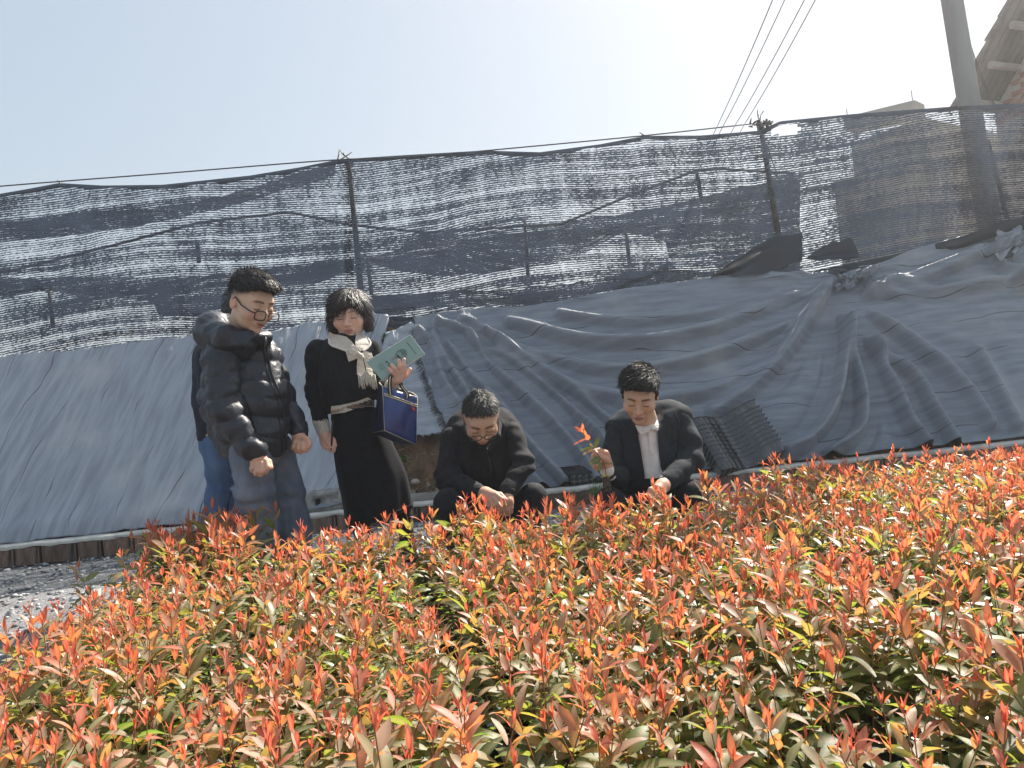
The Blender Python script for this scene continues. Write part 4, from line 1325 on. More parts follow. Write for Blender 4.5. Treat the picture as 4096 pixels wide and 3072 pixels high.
V_, F_, C_, M_ = mass_of(np.arange(NEAR, NP), 5)
link('seedling_bed', mesh_from('seedling_bed', V_, F_, (M['leaf'], M['stem']), attrs={'leafc': C_}, mat_idx=M_), label='dense bed of red and orange seedlings reaching back to the people', cat='seedlings', kind='stuff')
print('plants', NP, 'tris mass', len(F_) * 2, 'trays', len(trays))

# ---------------------------------------------------------------- tray stacks on the kerb
holed = tray_mesh('seedling_tray', 0.19, soil=False, holes=True)
def tray_stack():
    fl = at(2838, 1872, 5.44); fr = at(3148, 1838, 5.44)    # lower front edge of the bottom of the first tray
    c0 = (at(2888, 1848, 5.45) + at(3146, 1826, 5.45)) / 2
    ex = np.array([1.0, 0.01, 0.0]); ex /= np.linalg.norm(ex)
    ax = np.array([-0.24, 0.57, 0.80]); ax /= np.linalg.norm(ax)   # tray normal, opening up the slope
    ey = np.cross(ax, ex); ey /= np.linalg.norm(ey)
    ey = -ey if ey[2] < 0 else ey
    # local frame x=ex, y=-ey (so that the visible wall is at -y), z=ax
    yv = -ey
    xv = np.cross(yv, ax); xv /= np.linalg.norm(xv)
    order = ['lowest', 'second lowest', 'third lowest', 'fourth lowest', 'fifth lowest', 'fifth from the top', 'fourth from the top', 'third from the top', 'second from the top', 'topmost']
    step = 0.040
    for k in range(10):
        sc_ = 1.0
        o = link('seedling_tray', holed, label='%s black tray of the sagging nested stack near the man in suit' % order[k], cat='tray', group='nested black trays stacked on the kerb')
        z = step * k + (0.03 if k == 9 else 0)
        c = c0 - ey * (TNY * CELL / 2 + 0.01) * 0.55 + ax * z
        m4 = np.eye(4)
        m4[:3, 0] = xv; m4[:3, 1] = yv * 0.55; m4[:3, 2] = ax; m4[:3, 3] = c
        o.matrix_world = Matrix(m4.tolist())
tray_stack()
holed2 = tray_mesh('seedling_tray', 0.0, soil=False, holes=True)
def tray_on_edge():
    c = at(2375, 1935, 5.63)
    ex = np.array([0.985, 0.15, 0.0]); ex /= np.linalg.norm(ex)
    ax = np.array([-0.15, 0.93, 0.25]); ax -= ex * (ax @ ex); ax /= np.linalg.norm(ax)
    yv = np.cross(ax, ex)
    for k, lab in enumerate(('front black tray standing on edge with round cross-barred holes facing out', 'middle black tray of the trio on edge behind the squatting man in the suit', 'rearmost black tray of the trio on edge behind the squatting man in the suit')):
        o = link('seedling_tray', holed2, label=lab, cat='tray', group='black trays standing on edge')
        m4 = np.eye(4)
        m4[:3, 0] = ex; m4[:3, 1] = yv; m4[:3, 2] = ax; m4[:3, 3] = c + ax * 0.03 * k + ex * (-0.02 * k) + np.array([0.06, 0, 0.0])
        o.matrix_world = Matrix(m4.tolist())
        o.scale = (0.92, 0.75, 0.9)
tray_on_edge()

# ---------------------------------------------------------------- weeds
M['weed'] = pm('weed_green', (0.05, 0.13, 0.03), (0.10, 0.20, 0.05), 30, 0.55)
def weed(name, label, p, n, h, spread, w):
    V, F = [], []; o = 0
    for k in range(n):
        az = RNG.uniform(0, 6.28); el = RNG.uniform(0.6, 1.4)
        d = np.array([math.cos(az) * math.cos(el) * spread, math.sin(az) * math.cos(el) * spread, math.sin(el)])
        a, f, c = leaf_shape(RNG.uniform(0.2, 0.9), 1, .5, 5, 0.2, w)
        V.append((a * h * RNG.uniform(0.6, 1.1)) @ leaf_frame(d, az).T + RNG.normal(0, 0.008, 3) * (1, 1, 0)); F.append(f + o); o += len(a)
    link(name, mesh_from(name, np.vstack(V), np.vstack(F), (M['weed'],)), label=label, cat='weed', loc=p)
weed('grass_tuft', 'thin green grass tuft at the kerb below the small holed trays', gp(2375, 5.42, 0.0), 14, 0.22, 0.5, 0.05)
weed('weed', 'feathery green weed at the kerb beside the squatting man in black', gp(1752, 5.40, 0.0), 26, 0.12, 0.9, 0.08)
weed('weed', 'little green weed growing on the bare soil below the blue bag', on_bank(np.array(1620.), np.array(1850.)) + BANK_N * 0.0, 9, 0.10, 1.0, 0.35)
weed('weed', 'tiny pale green sprout between the cloths above the green booklet', on_bank(np.array(1540.), np.array(1362.)) + BANK_N * 0.02, 6, 0.06, 1.0, 0.5)
# ================================================================== people: modelling tools
class Sdf:
    """smooth union / subtraction of round cones and ellipsoids"""
    def __init__(s, k=0.02):
        s.ops = []; s.k = k; s.disp = []
        s.lo = np.full(3, 1e9); s.hi = np.full(3, -1e9)
    def _grow(s, p, r):
        s.lo = np.minimum(s.lo, np.asarray(p) - r); s.hi = np.maximum(s.hi, np.asarray(p) + r)
    def cone(s, a, b, ra, rb, k=None, sub=False):
        a = np.asarray(a, float); b = np.asarray(b, float)
        s.ops.append(('c', a, b, ra, rb, s.k if k is None else k, sub))
        if not sub: s._grow(a, ra); s._grow(b, rb)
        return s
    def chain(s, pts, rs, k=None, sub=False):
        for i in range(len(pts) - 1):
            s.cone(pts[i], pts[i + 1], rs[i], rs[i + 1], k, sub)
        return s
    def ell(s, c, r, R=None, k=None, sub=False):
        c = np.asarray(c, float); r = np.asarray(r, float)
        s.ops.append(('e', c, r, None if R is None else np.asarray(R, float), 0, s.k if k is None else k, sub))
        if not sub: s._grow(c, r.max())
        return s
    def half(s, p, n, k=0.0, sub=True):
        """cut away the side the normal points to"""
        s.ops.append(('h', np.asarray(p, float), np.asarray(n, float) / np.linalg.norm(n), 0, 0, k, sub))
        return s
    def __call__(s, P):
        P = np.asarray(P, np.float32)
        d = np.full(len(P), 1e3, np.float32)
        for typ, a, b, ra, rb, k, sub in s.ops:
            if typ == 'c':
                ba = (b - a).astype(np.float32); q = P - a.astype(np.float32)
                t = np.clip((q @ ba) / (ba @ ba + 1e-9), 0, 1)
                q -= t[:, None] * ba
                e = np.sqrt(np.einsum('ij,ij->i', q, q)) - (ra + (rb - ra) * t)
            elif typ == 'e':
                q = P - a.astype(np.float32)
                if ra is not None: q = q @ ra.astype(np.float32)
                qr = q / b.astype(np.float32)
                k0 = np.sqrt(np.einsum('ij,ij->i', qr, qr)); q2 = qr / b.astype(np.float32)
                k1 = np.sqrt(np.einsum('ij,ij->i', q2, q2)) + 1e-9
                e = k0 * (k0 - 1) / k1
            else:
                e = -((P - a.astype(np.float32)) @ b.astype(np.float32))
            if sub:
                e = -e
                if k > 0:
                    h = np.clip(0.5 + 0.5 * (e - d) / k, 0, 1)
                    d = d * (1 - h) + e * h + k * h * (1 - h)
                else:
                    d = np.maximum(d, e)
            elif k > 0:
                h = np.clip(0.5 + 0.5 * (d - e) / k, 0, 1)
                d = d * (1 - h) + e * h - k * h * (1 - h)
            else:
                d = np.minimum(d, e)
        for f in s.disp:
            d = d - f(P, d)
        return d
    def mesh(s, h, pad=0.045, lo=None, hi=None):
        return polygonize(s, (s.lo if lo is None else lo) - pad, (s.hi if hi is None else hi) + pad, h)

def polygonize(f, lo, hi, h, slack=0.034):
    """surface nets on the blocks the surface passes through"""
    B = 6
    nb = np.ceil((hi - lo) / (h * B)).astype(int) + 1
    n = nb * B
    bc = np.stack(np.meshgrid(*[np.arange(k) for k in nb], indexing='ij'), -1).reshape(-1, 3)
    ctr = lo + (bc * B + (B - 1) / 2) * h
    dc = f(ctr)
    act = np.abs(dc) < h * B * 0.9 + slack
    D = np.repeat(np.repeat(np.repeat(dc.reshape(nb), B, 0), B, 1), B, 2).astype(np.float32)
    off = np.stack(np.meshgrid(*[np.arange(B)] * 3, indexing='ij'), -1).reshape(-1, 3)
    ab = bc[act]
    idx = (ab[:, None, :] * B + off[None]).reshape(-1, 3)
    vals = np.empty(len(idx), np.float32)
    for c in range(0, len(idx), 300000):
        vals[c:c + 300000] = f(lo + idx[c:c + 300000] * h)
    D[idx[:, 0], idx[:, 1], idx[:, 2]] = vals
    S = D < 0
    a = S[:-1, :-1, :-1].astype(np.int8)
    cnt = sum(S[i:n[0] - 1 + i, j:n[1] - 1 + j, k:n[2] - 1 + k].astype(np.int8) for i in (0, 1) for j in (0, 1) for k in (0, 1))
    cells = np.argwhere((cnt > 0) & (cnt < 8))
    cid = np.full(cnt.shape, -1, np.int32)
    cid[cells[:, 0], cells[:, 1], cells[:, 2]] = np.arange(len(cells))
    cs = [(0, 0, 0), (1, 0, 0), (0, 1, 0), (1, 1, 0), (0, 0, 1), (1, 0, 1), (0, 1, 1), (1, 1, 1)]
    cv = np.stack([D[cells[:, 0] + i, cells[:, 1] + j, cells[:, 2] + k] for i, j, k in cs], -1)
    acc = np.zeros((len(cells), 3)); w = np.zeros(len(cells))
    for p, q in ((0, 1), (2, 3), (4, 5), (6, 7), (0, 2), (1, 3), (4, 6), (5, 7), (0, 4), (1, 5), (2, 6), (3, 7)):
        m = (cv[:, p] < 0) != (cv[:, q] < 0)
        t = np.where(m, cv[:, p] / (cv[:, p] - cv[:, q] + 1e-12), 0)
        pt = np.array(cs[p]) + t[:, None] * (np.array(cs[q]) - np.array(cs[p]))
        acc += pt * m[:, None]; w += m
    V = lo + (cells + acc / w[:, None]) * h
    F = []
    for ax in range(3):
        o1, o2 = [(1, 2), (2, 0), (0, 1)][ax]
        sl0 = [slice(None)] * 3; sl1 = [slice(None)] * 3
        sl0[ax] = slice(0, -1); sl1[ax] = slice(1, None)
        e = S[tuple(sl0)] != S[tuple(sl1)]
        ed = np.argwhere(e)
        ok = (ed[:, o1] > 0) & (ed[:, o2] > 0) & (ed[:, o1] < n[o1] - 1) & (ed[:, o2] < n[o2] - 1)
        ed = ed[ok]
        inside = S[ed[:, 0], ed[:, 1], ed[:, 2]]
        def c(d1, d2):
            q = ed.copy(); q[:, o1] -= d1; q[:, o2] -= d2
            return cid[q[:, 0], q[:, 1], q[:, 2]]
        quad = np.stack([c(1, 1), c(0, 1), c(0, 0), c(1, 0)], -1)
        quad[~inside] = quad[~inside][:, ::-1]
        F.append(quad)
    F = np.vstack(F)
    F = F[(F >= 0).all(1)]
    # drop vertices no face uses
    used = np.zeros(len(V), bool); used[F.ravel()] = True
    remap = np.cumsum(used) - 1
    return V[used], remap[F]

def merge(parts):
    """[(V, F, col)] -> one"""
    V = []; F = []; C = []; o = 0
    for v, f, c in parts:
        V.append(v); F.append(f + o); C.append(c); o += len(v)
    return np.vstack(V), np.vstack(F), np.vstack(C)

def px_r(rpx, Y):
    return rpx * Y / F_PX

class Fig:
    """a figure laid out at photograph pixels around depth Y0"""
    def __init__(s, Y0):
        s.Y0 = Y0
    def p(s, x, y, dy=0.0):
        return at(x, y, s.Y0 + dy)
    def r(s, px, dy=0.0):
        return px * (s.Y0 + dy) / F_PX
    def chain(s, sdf, pts, k=None, sub=False):
        """pts: (px, py, dy, radius_px)"""
        sdf.chain([s.p(a, b, c) for a, b, c, d in pts], [s.r(d, c) for a, b, c, d in pts], k, sub)

# -------------------------------------------------------------- heads
CAM_R, CAM_U, CAM_B = RGT, UPV, -FWD
def head_frame(yaw, pitch, roll):
    """columns: subject's right, forward, up; yaw turns to the picture's right, pitch looks down, roll tips the crown to the picture's right (degrees)"""
    y, p, r = [math.radians(a) for a in (yaw, pitch, roll)]
    f = math.cos(y) * CAM_B + math.sin(y) * CAM_R
    u = CAM_U.copy()
    f2 = math.cos(p) * f - math.sin(p) * u
    u2 = math.sin(p) * f + math.cos(p) * u
    x = np.cross(f2, u2)
    # roll about forward
    u3 = math.cos(r) * u2 - math.sin(r) * x
    x3 = np.cross(f2, u3)
    return np.stack([x3, f2, u3], 1)

class Head:
    def __init__(s, c, yaw, pitch, roll, scale=1.0, female=False, width=1.0, jaw=1.0, smile=0.0):
        s.c = np.asarray(c, float); s.R = head_frame(yaw, pitch, roll); s.s = scale; s.w = width
        s.female = female; s.jaw = jaw; s.smile = smile
    def W(s, x, y, z):
        return s.c + s.R @ (np.array([x * s.w, y, z], float) * s.s)
    def L(s, P):
        q = ((np.asarray(P) - s.c) @ s.R) / s.s
        q = q.copy(); q[:, 0] /= s.w
        return q
    def sdf(s, neck_to, neck_r):
        W, k = s.W, s.s
        S = Sdf(0.012 * k)
        R = s.R
        e = lambda c, r, kk=0.014, sub=False, RR=None: S.ell(W(*c), np.array(r) * k * np.array([s.w, 1, 1]), R if RR is None else RR, kk * k, sub)
        e((0, -0.012, 0.040), (0.074, 0.094, 0.082), 0)
        e((0, 0.015, 0.010), (0.068, 0.075, 0.075), 0.03)
        j = s.jaw
        e((0, 0.032, -0.045), (0.055 * j, 0.058, 0.060), 0.03)
        e((0.030 * j, 0.030, -0.062), (0.026, 0.036, 0.030), 0.02); e((-0.030 * j, 0.030, -0.062), (0.026, 0.036, 0.030), 0.02)
        e((0, 0.074, -0.096), (0.021, 0.019, 0.017), 0.022)
        e((0, 0.074, 0.036), (0.050, 0.022, 0.020), 0.025)                      # brow
        for q in (-1, 1):
            e((0.034 * q, 0.099, 0.010), (0.019, 0.013, 0.011), 0.012, True)    # socket
            e((0.033 * q, 0.0815, 0.007), (0.0165, 0.0125, 0.0115), 0.005)       # closed lid over the eye
            e((0.043 * q, 0.060, -0.022), (0.029, 0.032, 0.028), 0.022)         # cheek
            e((0.0135 * q, 0.100, -0.030), (0.0095, 0.011, 0.008), 0.007)       # nostril wing
            e((0.006 * q, 0.106, -0.036), (0.0035, 0.005, 0.003), 0.003, True)
        S.cone(W(0, 0.090, 0.020), W(0, 0.111, -0.024), 0.0085 * k, 0.0115 * k, 0.012 * k)
        e((0, 0.114, -0.027), (0.0105, 0.009, 0.0095), 0.008)
        sm = s.smile
        e((0, 0.088, -0.060), (0.026, 0.016, 0.016), 0.012)
        e((0, 0.0985, -0.0565), (0.020, 0.0075, 0.0050), 0.005)                   # upper lip
        e((0, 0.0970, -0.0675), (0.0175, 0.0080, 0.0056), 0.005)                  # lower lip
        for q in (-1, 0, 1):
            e((0.013 * q, 0.104 - 0.006 * abs(q), -0.0622 + 0.003 * abs(q) * sm), (0.011, 0.006, 0.0016), 0.003, True)
        for q in (-1, 1):                                                       # ears
            c = (0.0775 * q, -0.010, -0.002)
            e(c, (0.0085, 0.020, 0.031), 0.008)
            e((0.088 * q, -0.006, -0.001), (0.008, 0.010, 0.017), 0.005, True)
        S.cone(W(0, -0.020, -0.055), neck_to, neck_r, neck_r * 1.12, 0.02 * k)
        return S
    def colours(s, V, skin, lip, brow, blush=0.25, brow_w=1.0, stubble=0.0, hairline=None):
        q = s.L(V)
        x, y, z = np.abs(q[:, 0]), q[:, 1], q[:, 2]
        c = np.tile(np.array([*skin, 1.0]), (len(V), 1))
        def blend(m, col):
            c[:, :3] = c[:, :3] * (1 - m[:, None]) + np.asarray(col) * m[:, None]
        front = np.clip((y - 0.03) / 0.03, 0, 1)
        g = lambda a, w: np.exp(-(a / w) ** 2)
        blend(0.28 * g(vnoise(V, 60.0) - 0.4, 0.5) * 0.4, np.array(skin) * 0.82)
        blend(blush * g(x - 0.042, 0.024) * g(z + 0.022, 0.024) * front, np.array(skin) * (1.08, 0.72, 0.66))
        blend(0.35 * g(x, 0.02) * g(z + 0.03, 0.016) * np.clip((y - 0.09) / 0.02, 0, 1), np.array(skin) * (1.02, 0.76, 0.70))
        # ears a little redder
        blend(0.4 * np.clip((x - 0.074) / 0.006, 0, 1), np.array(skin) * (1.05, 0.7, 0.62))
        # lips
        lipm = np.clip(1.25 - (x / 0.0235) ** 2 - ((z + 0.0622) / 0.0118) ** 2, 0, 1) ** 0.5 * np.clip((y - 0.08) / 0.012, 0, 1)
        blend(np.clip(lipm, 0, 1) * 0.85, lip)
        blend(g(z + 0.0622 - 0.006 * s.smile * (x / 0.02) ** 2, 0.0017) * np.clip(1 - (x / 0.024) ** 4, 0, 1) * front, np.array(lip) * 0.28)
        # eyebrows
        bz = 0.0315 + 0.0035 * np.sin(np.clip((x - 0.012) / 0.042, 0, 1) * 3.1) - 0.002 * np.clip((x - 0.03) / 0.03, 0, 1)
        bm = g(z - bz, 0.0042 * brow_w) * np.clip((x - 0.010) / 0.006, 0, 1) * np.clip((0.056 - x) / 0.012, 0, 1) * front
        blend(np.clip(bm * 1.25, 0, 1) * (0.9 if not s.female else 0.55), brow)
        # lash line of the lowered lids, and the lid crease
        ez = 0.0005 - 0.10 * (x - 0.034) * 0 + 7.0 * (x - 0.033) ** 2
        em = g(z - ez, 0.0023) * np.clip(1 - ((x - 0.033) / 0.0165) ** 4, 0, 1) * front
        blend(np.clip(em * 1.15, 0, 1), (0.022, 0.016, 0.014))
        cm = g(z - (0.0145 - 5 * (x - 0.033) ** 2), 0.0022) * np.clip(1 - ((x - 0.033) / 0.018) ** 4, 0, 1) * front
        blend(0.40 * cm, np.array(skin) * 0.5)
        blend(0.30 * g(x - 0.0, 0.0) , skin) if False else None
        # nostrils and the fold from nose to mouth
        blend(0.8 * g(np.hypot(x - 0.0068, (z + 0.0365)), 0.0034) * np.clip((y - 0.095) / 0.006, 0, 1), np.array(skin) * 0.2)
        fl = np.hypot(x - (0.019 + 0.30 * np.clip(-0.028 - z, 0, 0.05)), 0)
        blend(0.22 * g(fl, 0.003) * np.clip((-0.028 - z) / 0.006, 0, 1) * np.clip((z + 0.068) / 0.01, 0, 1) * front, np.array(skin) * 0.55)
        if stubble:
            sm = stubble * np.clip((-0.035 - z) / 0.02, 0, 1) * front * (1 - np.clip(lipm, 0, 1))
            blend(0.30 * sm, np.array(skin) * 0.55)
        if hairline is not None:
            m = hairline(q)
            blend(m, brow)
        return c

M['skin'] = None
def skin_material():
    m, nt, out = new_mat('skin')
    b = nd(nt, 'ShaderNodeBsdfPrincipled', Roughness=0.50)
    b.inputs['Specular IOR Level'].default_value = 0.35
    b.inputs['Subsurface Weight'].default_value = 0.25
    b.inputs['Subsurface Radius'].default_value = (1.0, 0.35, 0.2)
    b.inputs['Subsurface Scale'].default_value = 0.006
    a = nd(nt, 'ShaderNodeAttribute', attribute_name='tone')
    nt.links.new(a.outputs['Color'], b.inputs['Base Color'])
    n = nd(nt, 'ShaderNodeTexNoise', Scale=320.0, Detail=3)
    nt.links.new(mapped(nt, 'Object'), n.inputs['Vector'])
    bp = nd(nt, 'ShaderNodeBump', Strength=0.12, Distance=0.001)
    nt.links.new(n.outputs[0], bp.inputs['Height']); nt.links.new(bp.outputs[0], b.inputs['Normal'])
    nt.links.new(b.outputs[0], out.inputs['Surface'])
    return m
M['skin'] = skin_material()

def hair_material(name, c, c2=None, grey=0.0):
    m, nt, out = new_mat(name)
    b = nd(nt, 'ShaderNodeBsdfPrincipled', Roughness=0.46)
    b.inputs['Specular IOR Level'].default_value = 0.5
    n = noise_fac(nt, mapped(nt, 'Object', (1, 1, 1)), 130.0, 3, lo=0.52 - 0.25 * grey, hi=0.75 - 0.2 * grey)
    nt.links.new(mixc(nt, n, c, c2 or tuple(x * 1.8 for x in c)), b.inputs['Base Color'])
    nt.links.new(b.outputs[0], out.inputs['Surface'])
    return m
M['hair'] = hair_material('black_hair', (0.010, 0.009, 0.010), (0.028, 0.023, 0.021))
M['hair_brown'] = hair_material('dark_brown_hair', (0.014, 0.010, 0.009), (0.05, 0.032, 0.022))
M['hair_grey'] = hair_material('greying_hair', (0.016, 0.015, 0.015), (0.17, 0.16, 0.15), 0.3)

def hair_mesh(head, sdf, h, comb, nst, length, lift, r=0.0011, where=None, grain=(0.0022, 150.0), seed=1, jit=0.13):
    """hair mass plus single locks combed over it; comb(q)->local direction"""
    rg = np.random.default_rng(seed)
    def strandy(P, d):
        q = head.L(P)
        cd = comb(q)
        # noise drawn out along the combing direction
        t = np.einsum('ij,ij->i', q, cd)[:, None] * cd
        qq = (q - t) * grain[1] + t * grain[1] * 0.12
        return grain[0] * vnoise(qq) * 1.2 + 0.5 * grain[0] * vnoise(qq * 2.3 + 7)
    sdf.disp.append(strandy)
    V, F = sdf.mesh(h)
    me_n = np.zeros_like(V)
    fn = np.cross(V[F[:, 1]] - V[F[:, 0]], V[F[:, 3]] - V[F[:, 0]])
    for k in range(4):
        np.add.at(me_n, F[:, k], fn)
    me_n /= np.linalg.norm(me_n, axis=1)[:, None] + 1e-12
    q = head.L(V)
    ok = np.ones(len(V), bool) if where is None else where(q)
    ids = np.flatnonzero(ok)
    ids = rg.choice(ids, min(nst, len(ids)), replace=False)
    cd = comb(q[ids]) + rg.normal(0, jit, (len(ids), 3))
    cw = (cd * np.array([head.w, 1, 1])) @ head.R.T
    nn = me_n[ids]
    cw -= np.einsum('ij,ij->i', cw, nn)[:, None] * nn * 0.9
    cw /= np.linalg.norm(cw, axis=1)[:, None] + 1e-9
    Lh = length * rg.uniform(0.5, 1.25, len(ids)) * head.s
    lf = lift * rg.uniform(0.2, 1.6, len(ids))
    base = V[ids] - nn * 0.003
    ring = []
    side = np.cross(cw, nn)
    m = 5
    SV = []; 
    for j in range(m):
        t = j / (m - 1)
        ctr = base + cw * (Lh * t)[:, None] + nn * (Lh * lf * (t - 0.55 * t * t) + 0.003)[:, None]
        rr = r * head.s * (1.0 - 0.85 * t) * 1.6
        for a in (0, 2.094, 4.189):
            SV.append(ctr + rr * (math.cos(a) * side + math.sin(a) * nn))
    SV = np.stack(SV, 1)           # (n, m*3, 3)
    f = []
    for j in range(m - 1):
        for k in range(3):
            f.append((j * 3 + k, j * 3 + (k + 1) % 3, (j + 1) * 3 + (k + 1) % 3, (j + 1) * 3 + k))
    f = np.array(f)
    FF = (f[None] + (np.arange(len(ids)) * m * 3)[:, None, None]).reshape(-1, 4) + len(V)
    return np.vstack([V, SV.reshape(-1, 3)]), np.vstack([F, FF])

# -------------------------------------------------------------- hands
def hand_sdf(fig, fingers, palm, k=0.0055):
    """fingers: lists of (px, py, dy, r_px); palm: list of such chains"""
    S = Sdf(k)
    for ch in palm:
        fig.chain(S, ch, 0.012)
    for ch in fingers:
        fig.chain(S, ch, k)
    return S

# -------------------------------------------------------------- cloth laid on a surface
def bvh_of(parts):
    V = []; F = []; o = 0
    for v, f in parts:
        V += np.asarray(v).tolist(); F += [tuple(int(i) + o for i in q) for q in (f.tolist() if isinstance(f, np.ndarray) else f)]; o += len(v)
    return BVHTree.FromPolygons([tuple(x) for x in V], F)

def ray_px(px, py):
    d = FWD + RGT * ((px - 2048.0) / F_PX) - UPV * ((py - 1536.0) / F_PX)
    return d / np.linalg.norm(d)

def hit_px(bvh, px, py, fallback=None):
    d = ray_px(px, py)
    h = bvh.ray_cast(Vector(C_POS), Vector(d))
    if h[0] is None:
        return fallback
    return np.array(h[0])

def in_poly(x, y, poly):
    c = False
    n = len(poly)
    j = n - 1
    for i in range(n):
        xi, yi = poly[i]; xj, yj = poly[j]
        if (yi > y) != (yj > y) and x < (xj - xi) * (y - yi) / (yj - yi + 1e-12) + xi:
            c = not c
        j = i
    return c

def panel(bvh, outline, thick=0.004, lift=0.002, step=9.0, relief=None):
    """a cloth panel of the given outline (photograph pixels) lying on the garment below it, with thickness"""
    from mathutils.geometry import delaunay_2d_cdt
    P = np.asarray(outline, float)
    # densify the outline
    E = []
    for a, b in zip(P, np.roll(P, -1, 0)):
        n = max(1, int(np.linalg.norm(b - a) / step))
        for k in range(n):
            E.append(a + (b - a) * k / n)
    E = np.array(E)
    pts = [Vector(e) for e in E]
    x0, y0 = E.min(0); x1, y1 = E.max(0)
    yy = y0 + step / 2
    r = 0
    while yy < y1:
        xx = x0 + (step / 2 if r % 2 else 0)
        while xx < x1:
            if in_poly(xx, yy, E) and np.min(np.hypot(E[:, 0] - xx, E[:, 1] - yy)) > step * 0.5:
                pts.append(Vector((xx, yy)))
            xx += step
        yy += step * 0.87; r += 1
    ne = len(E)
    res = delaunay_2d_cdt(pts, [], [list(range(ne))], 1, 1e-4)
    v2 = [np.array(v) for v in res[0]]
    tris = [tuple(f) for f in res[2]]
    W = []; last = None
    dep = []
    for v in v2:
        h = hit_px(bvh, *v)
        dep.append(np.nan if h is None else (h - C_POS) @ FWD)
    dep = np.array(dep)
    if np.isnan(dep).any():
        med = np.nanmedian(dep)
        good = np.flatnonzero(~np.isnan(dep))
        for i in np.flatnonzero(np.isnan(dep)):
            j = good[np.argmin([np.hypot(*(v2[g] - v2[i])) for g in good])] if len(good) else None
            dep[i] = dep[j] if j is not None else 3.5
    front = []; back = []
    for v, dd in zip(v2, dep):
        d = ray_px(*v); d = d / (d @ FWD)
        rl = relief(v) if relief else 0.0
        front.append(C_POS + d * (dd - lift - thick - rl)); back.append(C_POS + d * (dd - lift + 0.006))
    n = len(v2)
    V = np.array(front + back)
    F = []
    for t in tris:
        a, b, c = t
        F.append((a, b, c)); F.append((c + n, b + n, a + n))
    from collections import Counter
    ec = Counter()
    for t in tris:
        for i in range(3):
            ec[(t[i], t[(i + 1) % 3])] += 1
    for (a, b) in list(ec):
        if (b, a) not in ec:
            F.append((b, a, a + n, b + n))
    return V, F

def surf_line(bvh, pts, r_px, Y, lift=0.001, n=5, sm=6):
    """a cord or seam lying on a garment along photograph pixels"""
    Q = smooth_poly(pts, sm) if len(pts) > 2 else np.linspace(pts[0], pts[1], sm + 1)
    W = []
    last = None
    for x, y in Q:
        h = hit_px(bvh, x, y)
        if h is None:
            if last is None: h = at(x, y, Y)
            else: h = at(x, y, last)
        last = h[1]
        W.append(h - ray_px(x, y) * lift)
    W = np.array(W)
    # ease depth jumps
    for _ in range(2):
        W[1:-1] = (W[:-2] + 2 * W[1:-1] + W[2:]) / 4
    return MB().tube(W, px_r(r_px, Y), n).get()
# ================================================================== people: materials and common parts
M['puffer'] = pm('puffer_nylon', (0.013, 0.016, 0.024), (0.020, 0.024, 0.034), 5, 0.47, 0.5, 60, spec=0.5, dist=0.005)
M['navy_cloth'] = pm('navy_jacket_cloth', (0.010, 0.013, 0.024), (0.016, 0.020, 0.034), 30, 0.85, 0.3, 300, spec=0.25, sheen=0.03, dist=0.002)
M['denim'] = pm('blue_denim', (0.055, 0.095, 0.19), (0.13, 0.20, 0.33), 7, 0.9, 0.6, 260, (1, 1, 0.45), spec=0.2, dist=0.002, c3=(0.20, 0.28, 0.40), s3=3)
M['grey_denim'] = pm('grey_denim', (0.10, 0.125, 0.17), (0.21, 0.24, 0.295), 6, 0.9, 0.6, 260, (1, 1, 0.45), spec=0.2, dist=0.002, c3=(0.27, 0.27, 0.28), s3=3.5)
M['black_wool'] = pm('black_wool', (0.0085, 0.009, 0.012), (0.014, 0.015, 0.019), 40, 0.92, 0.35, 400, spec=0.2, sheen=0.03, dist=0.002)
M['black_skirt'] = pm('black_skirt', (0.008, 0.0085, 0.011), (0.012, 0.013, 0.017), 30, 0.9, 0.3, 400, spec=0.22, sheen=0.03, dist=0.002)
M['leggings'] = pm('black_leggings', (0.005, 0.005, 0.006), rough=0.8)
M['black_jacket'] = pm('black_jacket_cloth', (0.013, 0.013, 0.016), (0.022, 0.022, 0.026), 40, 0.88, 0.4, 350, spec=0.25, sheen=0.03, dist=0.002)
M['black_trouser'] = pm('black_trouser', (0.013, 0.014, 0.018), (0.022, 0.023, 0.028), 30, 0.85, 0.4, 350, spec=0.25, sheen=0.03, dist=0.002)
M['suit'] = pm('charcoal_suit', (0.015, 0.020, 0.025), (0.023, 0.029, 0.035), 60, 0.85, 0.4, 500, spec=0.25, sheen=0.03, dist=0.0015)
M['suit_lapel'] = pm('charcoal_suit_lapel', (0.013, 0.018, 0.023), (0.020, 0.026, 0.032), 60, 0.85, 0.4, 500, spec=0.25, sheen=0.03, dist=0.0015)
M['shirt'] = pm('white_polo', (0.66, 0.63, 0.60), (0.74, 0.71, 0.68), 30, 0.85, 0.4, 500, spec=0.2, dist=0.0015)
M['knit'] = pm('cream_knit', (0.52, 0.46, 0.39), (0.66, 0.60, 0.52), 160, 0.95, 1.0, 220, (1, 1, 0.6), spec=0.1, sheen=0.3, dist=0.006)
M['shoe'] = pm('black_shoe', (0.012, 0.012, 0.013), rough=0.4)
M['frame_black'] = pm('spectacle_frame', (0.010, 0.010, 0.011), rough=0.3, spec=0.6)
M['frame_metal'] = pm('wire_spectacle_frame', (0.05, 0.048, 0.048), rough=0.35, metal=0.4)
M['zip'] = pm('zip_teeth', (0.02, 0.02, 0.022), rough=0.4)
M['seam'] = pm('seam_dark', (0.006, 0.006, 0.008), rough=0.9)
M['metal'] = pm('pale_metal', (0.45, 0.44, 0.42), rough=0.3, metal=0.9)
